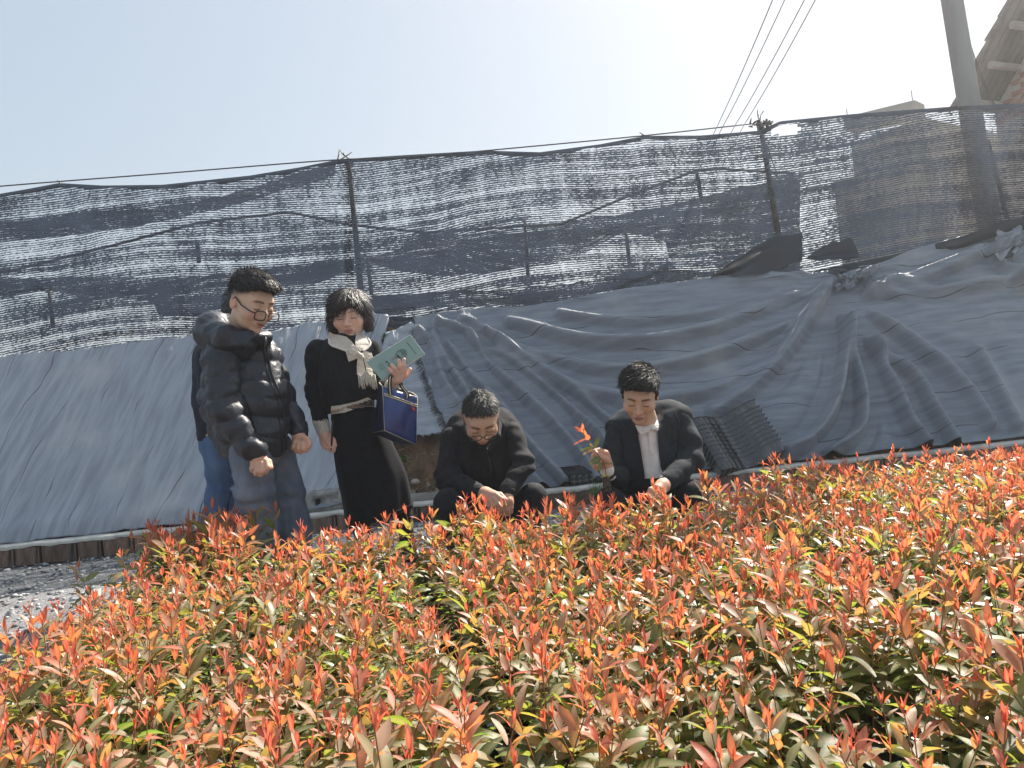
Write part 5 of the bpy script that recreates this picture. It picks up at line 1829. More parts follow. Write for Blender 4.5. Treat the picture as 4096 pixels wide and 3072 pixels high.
def lens_material():
    m, nt, out = new_mat('spectacle_lens')
    t = nd(nt, 'ShaderNodeBsdfTransparent'); t.inputs[0].default_value = (0.93, 0.95, 0.96, 1)
    g = nd(nt, 'ShaderNodeBsdfGlossy', Roughness=0.03)
    fr = nd(nt, 'ShaderNodeFresnel', IOR=1.25)
    mx = nt.nodes.new('ShaderNodeMixShader')
    nt.links.new(fr.outputs[0], mx.inputs[0]); nt.links.new(t.outputs[0], mx.inputs[1]); nt.links.new(g.outputs[0], mx.inputs[2])
    nt.links.new(mx.outputs[0], out.inputs['Surface'])
    return m
M['lens'] = lens_material()

SKIN_A = (0.59, 0.385, 0.28)
SKIN_B = (0.68, 0.46, 0.365)
SKIN_C = (0.53, 0.34, 0.245)
LIP = (0.36, 0.15, 0.125)
BROW = (0.020, 0.016, 0.014)

def head_at(px, py, local, Y, yaw, pitch, roll, scale, **kw):
    """a head whose local point shows at pixel (px, py); Y is the depth of that point"""
    h = Head((0, 0, 0), yaw, pitch, roll, scale, **kw)
    h.c = at(px, py, Y) - h.W(*local)
    return h

def fold(a, f, stretch=(1, 1, 1), ridge=0.6):
    st = np.array(stretch, float)
    def g(P, d):
        n1 = vnoise(P * st, f); n2 = vnoise(P * st + 11.3, f * 2.1)
        return a * (0.6 * n1 + ridge * (0.5 - np.abs(n2)) + 0.25 * vnoise(P + 5, f * 4.5))
    return g

def near(sel_pts, rad):
    """weight falling off around a joint"""
    Q = [np.asarray(p, float) for p in sel_pts]
    def w(P):
        r = np.zeros(len(P))
        for q in Q:
            r = np.maximum(r, np.exp(-(np.linalg.norm(P - q, axis=1) / rad) ** 2))
        return r
    return w

def arm_creases(joint, axis, a, f, rad):
    """compression folds across a sleeve near a bent joint"""
    w = near([joint], rad); ax = np.asarray(axis, float) / np.linalg.norm(axis)
    def g(P, d):
        s = (P - joint) @ ax
        return a * w(P) * np.sin(s * f + 2.6 * vnoise(P, 9.0)) 
    return g

def glasses(root, H, half_w, half_h, z, y, thick, mat, rimless_bottom=False, p=2.6):
    g = link('glasses', None, root)
    base = np.array(root.location)
    def mk(name, mb, m, smooth=True):
        V, F = mb.get()
        return link(name, mesh_from(name, V - base, F, (m,), smooth), g)
    an = np.linspace(0, 2 * math.pi, 33)
    for q in (-1, 1):
        pts = []
        for a in an:
            c, s = math.cos(a), math.sin(a)
            ex = np.sign(c) * abs(c) ** (2 / p) * half_w; ez = np.sign(s) * abs(s) ** (2 / p) * half_h
            pts.append(H.W(q * 0.0335 + ex, y - 0.10 * abs(q * 0.0335 + ex) ** 2 * 30 * 0.03, z + ez))
        mk('rim', MB().tube(pts, thick * H.s, 6, False), mat)
        c = H.W(q * 0.0335, y, z)
        n = len(pts) - 1
        V = [c] + [x for x in pts[:-1]]
        F = [(0, 1 + k, 1 + (k + 1) % n) for k in range(n)]
        lens = MB().add(V, F)
        mk('lens', lens, M['lens'])
        xs = q * (0.0335 + half_w)
        mk('temple', MB().tube([H.W(xs, y - 0.002, z + half_h * 0.45), H.W(q * 0.0715, y - 0.02, z + half_h * 0.55), H.W(q * 0.0775, 0.045, 0.5 * z + 0.009), H.W(q * 0.082, 0.002, 0.022), H.W(q * 0.081, -0.018, 0.008)], thick * H.s * 1.15, 6), mat)
    mk('bridge', MB().tube([H.W(-0.0335 + half_w, y, z + half_h * 0.25), H.W(0, y + 0.004, z + half_h * 0.5), H.W(0.0335 - half_w, y, z + half_h * 0.25)], thick * H.s, 6), mat)
    return g

def tone_of(V, skin):
    c = np.tile(np.array([*skin, 1.0]), (len(V), 1))
    n = vnoise(V, 45.0)
    c[:, :3] *= (1 + 0.07 * n)[:, None]
    return c

def hand_tone(V, F, skin):
    return tone_of(V, np.array(skin) * (1.04, 0.93, 0.90))

class Person:
    def __init__(s, label, Y0, foot):
        s.fig = Fig(Y0)
        s.root = thing('person', label, 'person', foot)
        s.bodyparts = []
        s.cloth = []          # (V, F) of what can carry panels
    def flesh(s, chains, scale=0.55):
        """the limbs and trunk under the clothes, joined to head and hands"""
        S = Sdf(0.03)
        for ch in chains:
            s.fig.chain(S, [(a, b, c, d * scale) for a, b, c, d in ch])
        V, F = S.mesh(0.016)
        s.bodyparts.append((V, F, tone_of(V, s.skin)))
    def add_head(s, H, neck_to, neck_r, h=0.0031, **col):
        S = H.sdf(neck_to, neck_r)
        V, F = S.mesh(h * H.s)
        s.bodyparts.append((V, F, H.colours(V, s.skin, **col)))
        s.headmesh = (V, F)
    def add_hand(s, fingers, palm, wrist=None):
        S = hand_sdf(s.fig, fingers, palm)
        V, F = S.mesh(0.0032)
        s.bodyparts.append((V, F, hand_tone(V, F, s.skin)))
    def finish_body(s):
        V, F, Cc = merge(s.bodyparts)
        o = part('body', V, F, M['skin'], s.root, attrs={'tone': Cc})
        return o
    def garment(s, name, sdf, mat, h=0.0075, label=None, carry=True, parent=None):
        V, F = sdf.mesh(h)
        if carry: s.cloth.append((V, F))
        return part(name, V, F, mat, parent or s.root, label=label)
    def hair(s, V, F, mat):
        return part('hair', V, F, mat, s.root)
    def bvh(s):
        return bvh_of(s.cloth)
    def panel(s, name, outline, mat, thick=0.004, lift=0.002, step=8, bvh=None, **kw):
        V, F = panel(bvh or s._b, outline, thick, lift, step, **kw)
        s.last = (V, F)
        return part(name, V, F, mat, s.root, smooth=False)
    def line(s, name, pts, r, mat, **kw):
        V, F = surf_line(s._b, pts, r, s.fig.Y0, **kw)
        return part(name, V, F, mat, s.root)
    def dot(s, name, x, y, r, mat):
        h = hit_px(s._b, x, y, s.fig.p(x, y, -0.2))
        d = ray_px(x, y)
        rr = px_r(r, h[1])
        mb = MB().tube([h + d * 0.002, h - d * 0.003], rr, 10)
        return mb.part(name, mat, s.root, False)

def shoe(P, name, c, yaw, L=0.27):
    S = Sdf(0.03)
    f = np.array([math.sin(yaw), -math.cos(yaw), 0.0])
    c = np.asarray(c, float)
    S.cone(c - f * L * 0.30 + [0, 0, 0.045], c + f * L * 0.10 + [0, 0, 0.04], 0.042, 0.042)
    S.cone(c + f * L * 0.10 + [0, 0, 0.038], c + f * L * 0.42 + [0, 0, 0.026], 0.042, 0.030)
    S.cone(c - f * L * 0.24 + [0, 0, 0.05], c - f * L * 0.2 + [0, 0, 0.12], 0.04, 0.042)
    S.half((0, 0, 0.0), (0, 0, -1))
    V, F = S.mesh(0.009)
    part('shoe', V, F, M['shoe'], P.root)

def comb_from(c, w=(0, 0, 0)):
    """combed away from a whorl at c, plus a constant drift"""
    c = np.array(c); w = np.array(w)
    def f(q):
        d = q - c
        d = d / (np.linalg.norm(d, axis=1)[:, None] + 1e-9) + w
        return d / (np.linalg.norm(d, axis=1)[:, None] + 1e-9)
    return f

# ================================================================== the man in the puffer jacket
def puffer_man():
    Y0 = 3.70
    P = Person('man in glasses and black hooded puffer jacket standing with loose fists', Y0, gp(1045, Y0, 0.0))
    f = P.fig; P.skin = SKIN_A
    H = head_at(1066, 1276, (0, 0.122, -0.027), 3.47, 57, 21, 1, 1.15, smile=1.0)
    arm_n = [(884, 1432, -0.16, 72), (900, 1640, -0.20, 66), (1014, 1800, -0.22, 40)]
    arm_f = [(1062, 1425, 0.17, 62), (1128, 1610, 0.17, 58), (1196, 1722, 0.06, 36)]
    trunk = [(965, 1430, 0, 118), (1000, 1690, 0, 135), (1010, 1800, 0, 122)]
    legn = [(1004, 1800, -0.08, 84), (1016, 1960, -0.12, 72), (1026, 2120, -0.08, 72), (1032, 2330, -0.04, 74)]
    legf = [(1090, 1800, 0.14, 78), (1152, 1960, 0.12, 58), (1178, 2110, 0.12, 60), (1192, 2310, 0.14, 62)]
    P.flesh([arm_n, arm_f, trunk, legn, legf, [(965, 1430, 0, 60), (985, 1330, -0.08, 60)]])
    P.add_head(H, f.p(958, 1385, -0.03), 0.062, lip=LIP, brow=BROW, stubble=0.6,
               hairline=lambda q: np.clip((q[:, 2] - (0.020 + 0.52 * q[:, 1])) / 0.03, 0, 1) * 0.75 * np.clip((0.075 - q[:, 1]) / 0.03, 0, 1) + 0.15 * np.clip((q[:, 2] - 0.0 - 0.6 * q[:, 1]) / 0.03, 0, 1) * (q[:, 1] < 0.05))
    P.add_hand([[(1064, 1846, -0.24, 13), (1071, 1870, -0.255, 12.5), (1062, 1887, -0.245, 11), (1050, 1880, -0.215, 10)],
                [(1048, 1856, -0.25, 13), (1051, 1884, -0.265, 12.5), (1042, 1897, -0.25, 11), (1036, 1886, -0.22, 10)],
                [(1031, 1858, -0.25, 13), (1030, 1884, -0.262, 12), (1025, 1893, -0.245, 11), (1024, 1880, -0.22, 10)],
                [(1014, 1852, -0.24, 12), (1010, 1873, -0.25, 11), (1010, 1880, -0.235, 10), (1014, 1868, -0.215, 9)],
                [(1046, 1830, -0.20, 14), (1074, 1848, -0.205, 13), (1082, 1870, -0.22, 11)]],
               [[(1012, 1796, -0.22, 27), (1030, 1826, -0.225, 27), (1040, 1846, -0.225, 24)], [(1018, 1822, -0.225, 22), (1018, 1846, -0.225, 18)], [(1036, 1822, -0.22, 24), (1058, 1844, -0.225, 17)]])
    P.add_hand([[(1224, 1764, 0.01, 12), (1233, 1784, 0.0, 11.5), (1224, 1801, 0.005, 10.5), (1212, 1796, 0.03, 9.5)],
                [(1210, 1774, 0.0, 12), (1213, 1796, -0.01, 11.5), (1203, 1807, 0.0, 10.5), (1196, 1796, 0.03, 9.5)],
                [(1195, 1776, 0.0, 12), (1194, 1796, -0.01, 11), (1186, 1803, 0.0, 10), (1183, 1792, 0.025, 9)],
                [(1181, 1770, 0.005, 11), (1176, 1788, 0.0, 10), (1172, 1793, 0.01, 9), (1174, 1782, 0.03, 8.5)],
                [(1208, 1748, 0.02, 13), (1230, 1760, 0.01, 12), (1238, 1776, 0.0, 10)]],
               [[(1184, 1715, 0.06, 24), (1196, 1744, 0.04, 25), (1202, 1764, 0.03, 21)], [(1190, 1740, 0.04, 20), (1184, 1764, 0.03, 15)], [(1200, 1742, 0.04, 21), (1218, 1760, 0.03, 14)]])
    P.finish_body()
    # jacket
    quilt = lambda pitch, amp: (lambda Q, d: amp * (np.sqrt(np.abs(np.sin(math.pi * (Q[:, 2] + 0.014 * np.sin(Q[:, 0] * 21 + Q[:, 1] * 9) + 0.018 * vnoise(Q, 6.0)) / pitch)) + 1e-4) - 0.62))
    soft = lambda Q, d: 0.010 * vnoise(Q * (1, 1, 1.5), 15.0) + 0.011 * (0.35 - np.abs(vnoise(Q * (1, 1, 0.8) + 4, 12.0))) + 0.0025 * vnoise(Q + 2, 55.0)
    S = Sdf(0.045)
    f.chain(S, [(955, 1420, 0.0, 112), (985, 1600, -0.01, 128), (1006, 1735, -0.01, 132)])
    f.chain(S, [(1030, 1440, 0.0, 84), (1060, 1580, -0.02, 88), (1056, 1720, -0.02, 92)])
    f.chain(S, [(880, 1420, 0.02, 70), (900, 1600, 0.06, 90), (930, 1730, 0.06, 84)])
    f.chain(S, [(1000, 1745, -0.01, 120), (1012, 1806, -0.01, 108)])
    S.half(f.p(1010, 1822, 0), -UPV, 0.02)
    S.disp += [quilt(0.098, 0.0145), soft]
    P.garment('jacket', S, M['puffer'], 0.0072)
    S = Sdf(0.03)
    f.chain(S, arm_n)
    f.chain(S, [(1000, 1786, -0.22, 46), (1016, 1806, -0.22, 38)])
    S.disp += [quilt(0.112, 0.0115), soft, arm_creases(f.p(905, 1650, -0.2), f.p(1014, 1800, -0.22) - f.p(884, 1432, -0.16), 0.006, 95, 0.13)]
    P.garment('sleeve', S, M['puffer'], 0.0068)
    S = Sdf(0.03)
    f.chain(S, arm_f)
    S.disp += [quilt(0.105, 0.011), soft]
    P.garment('sleeve', S, M['puffer'], 0.0068)
    for ch in ([(1013, 1800, -0.22, 37), (1022, 1818, -0.22, 35)], [(1190, 1716, 0.06, 35), (1200, 1734, 0.055, 32)]):
        S = Sdf(0.010); f.chain(S, ch)
        S.disp.append(lambda Q, d: 0.0022 * np.sin((Q @ RGT) * 420))
        P.garment('cuff', S, M['puffer'], 0.0045)
    # hood and stand collar around the neck
    S = Sdf(0.03)
    f.chain(S, [(1050, 1352, -0.10, 27), (985, 1362, -0.20, 36), (900, 1352, -0.20, 52), (846, 1320, -0.08, 58), (852, 1290, 0.05, 46)])
    f.chain(S, [(852, 1290, 0.05, 46), (940, 1300, 0.12, 36), (1040, 1346, 0.05, 28), (1054, 1352, -0.10, 24)])
    f.chain(S, [(1046, 1350, -0.08, 26), (1072, 1420, -0.06, 24)])
    f.chain(S, [(830, 1350, -0.02, 46), (900, 1400, -0.12, 44), (990, 1402, -0.16, 34)])
    f.chain(S, [(960, 1230, -0.06, 52), (955, 1345, -0.05, 50)], 0.02, True)
    S.disp += [soft, lambda Q, d: 0.007 * (0.5 - np.abs(vnoise(Q * (0.6, 0.6, 2.2), 13.0)))]
    P.garment('hood', S, M['puffer'], 0.0066)
    P._b = P.bvh()
    P.line('zip', [(1062, 1352), (1072, 1420), (1086, 1490), (1112, 1555), (1128, 1600), (1133, 1680), (1140, 1745), (1146, 1800)], 4.5, M['zip'], lift=0.002)
    P.line('zip_flap_edge', [(1050, 1362), (1058, 1425), (1070, 1495), (1096, 1560), (1112, 1605), (1118, 1685), (1124, 1750), (1130, 1806)], 2.2, M['seam'])
    P.line('pocket_seam', [(975, 1580), (1000, 1650), (1022, 1725)], 3.0, M['seam'])
    mb = MB().tube([f.p(1060, 1345, -0.22), f.p(1062, 1372, -0.22), f.p(1061, 1388, -0.22)], [0.006, 0.006, 0.0075], 6)
    mb.part('zip_pull', M['zip'], P.root, True)
    # trousers
    S = Sdf(0.03)
    f.chain(S, legn); f.chain(S, legf); f.chain(S, [(1010, 1790, -0.02, 88), (1075, 1790, 0.06, 78)])
    S.disp += [fold(0.014, 9.0, (1.2, 1.2, 0.6)), arm_creases(f.p(1024, 1960, -0.1), -UPV, 0.007, 80, 0.14), arm_creases(f.p(1146, 1950, 0.06), -UPV, 0.005, 90, 0.12)]
    S.half((0, 0, 0.03), (0, 0, -1))
    P.garment('trousers', S, M['grey_denim'], 0.0085)
    P._b = P.bvh()
    P.line('seam', [(1022, 1850), (1040, 1960), (1050, 2080), (1058, 2180)], 0.9, M['grey_denim'])
    shoe(P, 'shoe', gp(1050, Y0 - 0.06, 0.0), 0.9); shoe(P, 'shoe', gp(1192, Y0 + 0.08, 0.0), 0.9)
    # hair: full on top, faded sides
    S = Sdf(0.015)
    W = H.W
    k = H.s
    S.ell(W(0, -0.006, 0.078), np.array((0.080, 0.104, 0.070)) * k, H.R)
    S.ell(W(0, 0.066, 0.101), np.array((0.060, 0.055, 0.036)) * k, H.R)
    S.ell(W(0.0, -0.055, 0.060), np.array((0.070, 0.058, 0.068)) * k, H.R)
    S.half(W(0, 0.0, 0.044), H.R @ np.array([0, 0.47, -1.0]), 0.012)
    V, F = hair_mesh(H, S, 0.0038, comb_from((0.0, -0.075, 0.10), (0, 0.75, 0.05)), 2400, 0.030, 0.30, 0.0010, None, (0.0035, 150), 3, 0.09)
    P.hair(V, F, M['hair_brown'])
    glasses(P.root, H, 0.0275, 0.0195, -0.017, 0.121, 0.0028, M['frame_black'], p=3.2)
puffer_man()

# ================================================================== the man behind him
def hidden_man():
    Y0 = 4.10
    P = Person('person in navy jacket and blue jeans almost hidden behind the puffer jacket man', Y0, gp(880, Y0, 0.0))
    f = P.fig; P.skin = SKIN_C
    H = head_at(966, 1240, (0, 0, 0), 4.06, 62, 12, 0, 0.98)
    trunk = [(868, 1450, 0, 88), (868, 1700, 0, 76), (880, 1790, 0, 70)]
    leg1 = [(886, 1790, -0.05, 72), (894, 1960, -0.05, 62), (856, 2150, 0.0, 66), (842, 2260, 0.02, 68)]
    leg2 = [(940, 1790, 0.06, 70), (975, 1960, 0.05, 62), (985, 2240, 0.08, 62)]
    P.flesh([trunk, leg1, leg2, [(868, 1440, 0, 50), (905, 1330, 0, 50)]])
    P.add_head(H, f.p(890, 1380, 0.02), 0.058, lip=LIP, brow=BROW)
    P.add_hand([[(905, 1800, -0.10, 10), (896, 1812, -0.11, 9), (890, 1816, -0.1, 8)], [(908, 1808, -0.10, 10), (900, 1820, -0.11, 9), (894, 1824, -0.1, 8)],
                [(912, 1816, -0.1, 10), (905, 1828, -0.11, 9), (900, 1830, -0.1, 8)], [(916, 1822, -0.1, 9), (910, 1834, -0.11, 8), (907, 1836, -0.1, 7)],
                [(905, 1790, -0.08, 10), (895, 1800, -0.09, 9), (888, 1806, -0.09, 8)]],
               [[(935, 1780, -0.06, 20), (918, 1804, -0.09, 22)]])
    P.finish_body()
    S = Sdf(0.04)
    f.chain(S, [(862, 1440, 0, 88), (874, 1600, 0, 92), (884, 1745, 0, 88)]); f.chain(S, [(930, 1440, 0.02, 80), (945, 1740, 0.02, 84)])
    f.chain(S, [(850, 1435, -0.10, 62), (868, 1600, -0.12, 58), (915, 1770, -0.10, 40)])
    f.chain(S, [(855, 1400, 0, 46), (930, 1380, 0.02, 46)])
    S.half(f.p(860, 1762, 0), -UPV, 0.01)
    S.disp += [fold(0.007, 9.0)]
    P.garment('jacket', S, M['navy_cloth'], 0.009)
    S = Sdf(0.03)
    f.chain(S, leg1); f.chain(S, leg2); f.chain(S, [(880, 1770, 0, 80), (940, 1770, 0.04, 74)])
    S.disp += [fold(0.010, 9.0, (1, 1, 0.7)), arm_creases(f.p(890, 1960, -0.05), -UPV, 0.006, 70, 0.14)]
    S.half((0, 0, 0.03), (0, 0, -1))
    P.garment('jeans', S, M['denim'], 0.009)
    P._b = P.bvh()
    for x, y in ((828, 1741), (848, 1740)):
        P.dot('snap_button', x, y, 5, M['metal'])
    P.line('seam', [(925, 1960), (905, 2060), (890, 2170)], 2.0, M['seam'])
    shoe(P, 'shoe', gp(848, Y0, 0.0), 0.9); shoe(P, 'shoe', gp(985, Y0 + 0.08, 0.0), 0.9)
    S = Sdf(0.015); W = H.W
    S.ell(W(0, -0.012, 0.055), np.array((0.082, 0.102, 0.085)), H.R)
    S.ell(W(0.06, -0.02, 0.0), np.array((0.035, 0.06, 0.07)), H.R)
    S.half(W(0, 0.0, -0.04), H.R @ np.array([0, 0.7, -1.0]), 0.012)
    V, F = hair_mesh(H, S, 0.0055, comb_from((0, -0.05, 0.13)), 500, 0.028, 0.6)
    P.hair(V, F, M['hair'])
hidden_man()

# ================================================================== the woman with the booklet
def booklet_woman():
    Y0 = 4.00
    P = Person('woman with black bob, cream knitted scarf collar and long black skirt reading a booklet', Y0, gp(1500, Y0, 0.0))
    f = P.fig; P.skin = SKIN_B
    H = head_at(1386, 1301, (0, 0.122, -0.027), 3.93, 3, 16, -7, 1.06, female=True, width=1.08, jaw=1.06, smile=1.7)
    armr = [(1276, 1412, 0.0, 44), (1262, 1560, 0.02, 41), (1284, 1690, -0.04, 31), (1294, 1722, -0.05, 28)]
    arml = [(1482, 1400, 0.02, 42), (1528, 1560, 0.0, 40), (1560, 1548, -0.12, 30), (1576, 1530, -0.17, 24)]
    tr = [(1385, 1420, 0, 92), (1400, 1640, 0, 92)]
    lg1 = [(1420, 1760, 0, 66), (1440, 2000, 0, 44), (1448, 2120, 0, 32), (1458, 2265, 0, 26)]
    lg2 = [(1500, 1760, 0.05, 66), (1580, 1980, 0.06, 46), (1612, 2060, 0.08, 36), (1640, 2240, 0.12, 26)]
    P.flesh([armr, arml, tr, lg1, lg2, [(1400, 1640, 0, 90), (1440, 1780, 0, 100)], [(1388, 1440, 0.03, 60), (1392, 1360, 0.02, 60)]], 0.55)
    P.add_head(H, f.p(1392, 1398, 0.02), 0.054, lip=(0.42, 0.17, 0.15), brow=(0.05, 0.035, 0.03), blush=0.4)
    P.add_hand([[(1318, 1758, -0.085, 9.5), (1332, 1776, -0.095, 9), (1337, 1794, -0.09, 8)],
                [(1309, 1768, -0.09, 9.5), (1324, 1788, -0.10, 9), (1334, 1804, -0.09, 8)],
                [(1298, 1772, -0.085, 9.5), (1311, 1792, -0.095, 8.5), (1324, 1804, -0.085, 7.5)],
                [(1287, 1770, -0.08, 8.5), (1297, 1788, -0.09, 8), (1310, 1797, -0.08, 7)],
                [(1318, 1742, -0.07, 10), (1334, 1762, -0.085, 9.5), (1341, 1782, -0.095, 8)]],
               [[(1294, 1722, -0.05, 20), (1302, 1748, -0.07, 21), (1310, 1762, -0.075, 15)], [(1290, 1742, -0.065, 16), (1294, 1766, -0.075, 13)]])
    P.add_hand([[(1581, 1503, -0.205, 9.5), (1567, 1487, -0.222, 9), (1556, 1475, -0.222, 7.5)],
                [(1592, 1495, -0.21, 10), (1580, 1474, -0.228, 9), (1567, 1460, -0.225, 8)],
                [(1606, 1488, -0.21, 10), (1601, 1465, -0.228, 9), (1595, 1443, -0.225, 8)],
                [(1618, 1486, -0.205, 10), (1615, 1462, -0.222, 9), (1616, 1438, -0.222, 7.5)],
                [(1606, 1512, -0.175, 11), (1628, 1498, -0.15, 10), (1640, 1478, -0.145, 8.5)]],
               [[(1572, 1538, -0.17, 17), (1582, 1518, -0.185, 18), (1588, 1504, -0.195, 15)], [(1592, 1518, -0.185, 17), (1606, 1498, -0.195, 14)], [(1600, 1515, -0.185, 15), (1615, 1497, -0.195, 12)]])
    P.finish_body()
    # jacket
    S = Sdf(0.035)
    f.chain(S, [(1345, 1432, 0, 72), (1352, 1530, -0.01, 70), (1362, 1622, 0, 74)]); f.chain(S, [(1432, 1428, 0, 70), (1440, 1530, -0.01, 70), (1452, 1600, 0, 68)])
    f.chain(S, [(1290, 1410, 0.01, 40), (1388, 1380, 0.03, 48), (1475, 1398, 0.02, 40)])
    S.half(f.p(1335, 1650, 0), -UPV * 0.95 + RGT * 0.30 * -1 * -1, 0.006)
    S.disp += [fold(0.006, 9.0, (1, 1, 1.4))]
    P.garment('jacket', S, M['black_wool'], 0.0075)
    S = Sdf(0.03); f.chain(S, armr[:3]); f.chain(S, [(1272, 1408, 0, 47), (1266, 1440, 0.01, 46)])
    S.disp += [fold(0.006, 12.0, (1, 1, 1.6)), arm_creases(f.p(1262, 1570, 0.02), -UPV, 0.004, 110, 0.10)]
    P.garment('sleeve', S, M['black_wool'], 0.007)
    S = Sdf(0.03); f.chain(S, arml[:3]); S.disp += [fold(0.006, 12.0)]
    P.garment('sleeve', S, M['black_wool'], 0.007)
    knitf = lambda Q, d: 0.0028 * np.sin((Q @ RGT) * 520) * np.cos((Q @ UPV) * 260) + 0.003 * vnoise(Q, 40.0)
    S = Sdf(0.012); f.chain(S, [(1284, 1692, -0.04, 32), (1295, 1726, -0.05, 29)]); S.disp.append(knitf)
    P.garment('cuff', S, M['knit'], 0.0045)
    S = Sdf(0.012); f.chain(S, [(1558, 1550, -0.12, 29), (1575, 1538, -0.155, 27)]); S.disp.append(knitf)
    P.garment('cuff', S, M['knit'], 0.0045)
    # skirt
    rings = [(1414, 1628, 88, 0), (1424, 1690, 100, 0), (1452, 1790, 119, 0.01), (1484, 1900, 134, 0.02), (1501, 1970, 137, 0.03), (1518, 2068, 139, 0.04)]
    rr = smooth_poly(rings, 6)
    na = 72
    V = []
    for i, (x, y, hw, dy) in enumerate(rr):
        s = i / (len(rr) - 1)
        tilt = 0.02 - 0.30 * s
        c = f.p(x, y, dy)
        for j in range(na):
            a = 2 * math.pi * j / na
            w = f.r(hw) * (1 + 0.035 * s * math.sin(a * 5 + 1.0) + 0.02 * s * math.sin(a * 9 + 4 * s))
            ux = RGT * math.cos(tilt * 1.0) - UPV * math.sin(tilt)
            V.append(c + ux * w * math.cos(a) + np.array([0, 1, 0.05]) * w * 0.72 * math.sin(a))
    V = np.array(V); nr = len(rr)
    V = V + 0.006 * vnoise(V, 7.0)[:, None] * FWD
    F = np.array([(i * na + j, i * na + (j + 1) % na, (i + 1) * na + (j + 1) % na, (i + 1) * na + j) for i in range(nr - 1) for j in range(na)])
    P.cloth.append((V, F))
    sk = part('skirt', V, F[:, ::-1], M['black_skirt'], P.root)
    so = sk.modifiers.new('thick', 'SOLIDIFY'); so.thickness = 0.006
    hem = MB().tube([V[(nr - 2) * na + (j % na)] * 1.0 + (V[(nr - 2) * na + (j % na)] - V[(nr - 2) * na:(nr - 1) * na].mean(0)) * 0.012 for j in range(na + 1)], 0.003, 4, False)
    hem.part('hem_seam', M['seam'], P.root, True)
    S = Sdf(0.02); f.chain(S, lg1); f.chain(S, lg2)
    P.garment('leggings', S, M['leggings'], 0.009, carry=False)
    shoe(P, 'shoe', gp(1462, Y0 - 0.02, 0.0), 0.1, 0.23); shoe(P, 'shoe', gp(1648, Y0 + 0.1, 0.0), 0.5, 0.23)
    # cream collar, knot and fringed tails
    P.cloth.append(P.headmesh)
    P._b = P.bvh()
    z = lambda *p: [(1160 + 0.663 * a, 1100 + 0.663 * b) for a, b in p]
    kr = lambda v: 0.0016 * math.sin(v[0] * 0.9) * math.sin(v[1] * 0.9)
    P.panel('collar', z((236, 342), (262, 356), (300, 362), (340, 372), (372, 400), (408, 448), (424, 470), (345, 464), (290, 445), (236, 420), (228, 380)), M['knit'], 0.013, 0.004, 7, relief=kr)
    P.panel('collar', z((402, 344), (432, 352), (462, 372), (486, 404), (470, 436), (428, 462), (398, 440), (392, 400)), M['knit'], 0.013, 0.004, 7, relief=kr)
    P.panel('hem_band', z((248, 792), (300, 786), (400, 764), (470, 738), (494, 752), (480, 772), (410, 800), (330, 830), (246, 842)), M['knit'], 0.012, 0.014, 7, relief=kr)
    P.line('collar_trim', z((236, 372), (240, 418), (290, 440), (344, 460)), 4.0, M['shirt'], lift=0.017)
    P.line('collar_trim', z((470, 382), (486, 408), (470, 438), (440, 458)), 4.0, M['shirt'], lift=0.017)
    zc = lambda a, b, dy, r: (1160 + 0.663 * a, 1100 + 0.663 * b, dy, r * 0.663)
    S = Sdf(0.012)
    f.chain(S, [zc(412, 476, -0.150, 17), zc(430, 490, -0.150, 18)])
    S.disp += [knitf]
    P.garment('scarf_knot', S, M['knit'], 0.004)
    P.panel('scarf_loop', z((416, 470), (380, 460), (336, 462), (344, 492), (354, 524), (384, 512), (412, 500)), M['knit'], 0.020, 0.006, 6, relief=kr)
    P.panel('scarf_loop', z((430, 470), (462, 460), (492, 470), (502, 494), (478, 506), (440, 502)), M['knit'], 0.020, 0.006, 6, relief=kr)
    P.panel('scarf_tail', z((408, 496), (440, 500), (452, 560), (464, 622), (438, 626), (404, 602), (403, 550)), M['knit'], 0.016, 0.006, 6, relief=kr)
    P.panel('scarf_tail', z((444, 502), (478, 508), (496, 560), (508, 612), (490, 630), (470, 622), (458, 560)), M['knit'], 0.018, 0.006, 6, relief=kr)
    fr = MB()
    for k in range(20):
        t = k / 19
        a = f.p(*zc(412 + 98 * t, 615 + 14 * math.sin(t * 9), -0.155, 0)[:2], -0.155)
        b = a - UPV * 0.055 + RGT * (0.012 + RNG.normal(0, 0.004)) + RNG.normal(0, 0.003, 3)
        fr.tube([a + UPV * 0.02, (a + b) / 2 + RNG.normal(0, 0.003, 3), b], [0.0035, 0.003, 0.002], 5)
    fr.part('fringe', M['knit'], P.root, True, kind='stuff')
    # hair: bob with fringe
    S = Sdf(0.018); W = H.W; k = H.s
    E = lambda c, r, kk=None, sub=False: S.ell(W(*c), np.array(r) * k * np.array([H.w, 1, 1]), H.R, kk, sub)
    E((0, -0.012, 0.050), (0.094, 0.110, 0.094))
    E((0.082, -0.002, -0.030), (0.024, 0.058, 0.080), 0.03); E((-0.082, -0.002, -0.030), (0.024, 0.058, 0.080), 0.03)
    E((0, -0.060, -0.030), (0.085, 0.055, 0.090), 0.03)
    E((0.0, 0.075, 0.068), (0.064, 0.030, 0.040), 0.02)
    E((0, 0.125, -0.030), (0.066, 0.085, 0.082), 0.010, True)
    E((-0.034, 0.128, 0.034), (0.030, 0.050, 0.034), 0.012, True)
    S.half(W(0, 0, -0.098), H.R @ np.array([0, 0, -1.0]), 0.02)
    V, F = hair_mesh(H, S, 0.0042, comb_from((-0.02, -0.02, 0.155), (0.05, 0.0, -0.45)), 2000, 0.060, 0.05, 0.0009, lambda q: q[:, 2] > -0.055, (0.0042, 140), 5, 0.06)
    P.hair(V, F, M['hair_brown'])
    return P
WOMAN = booklet_woman()

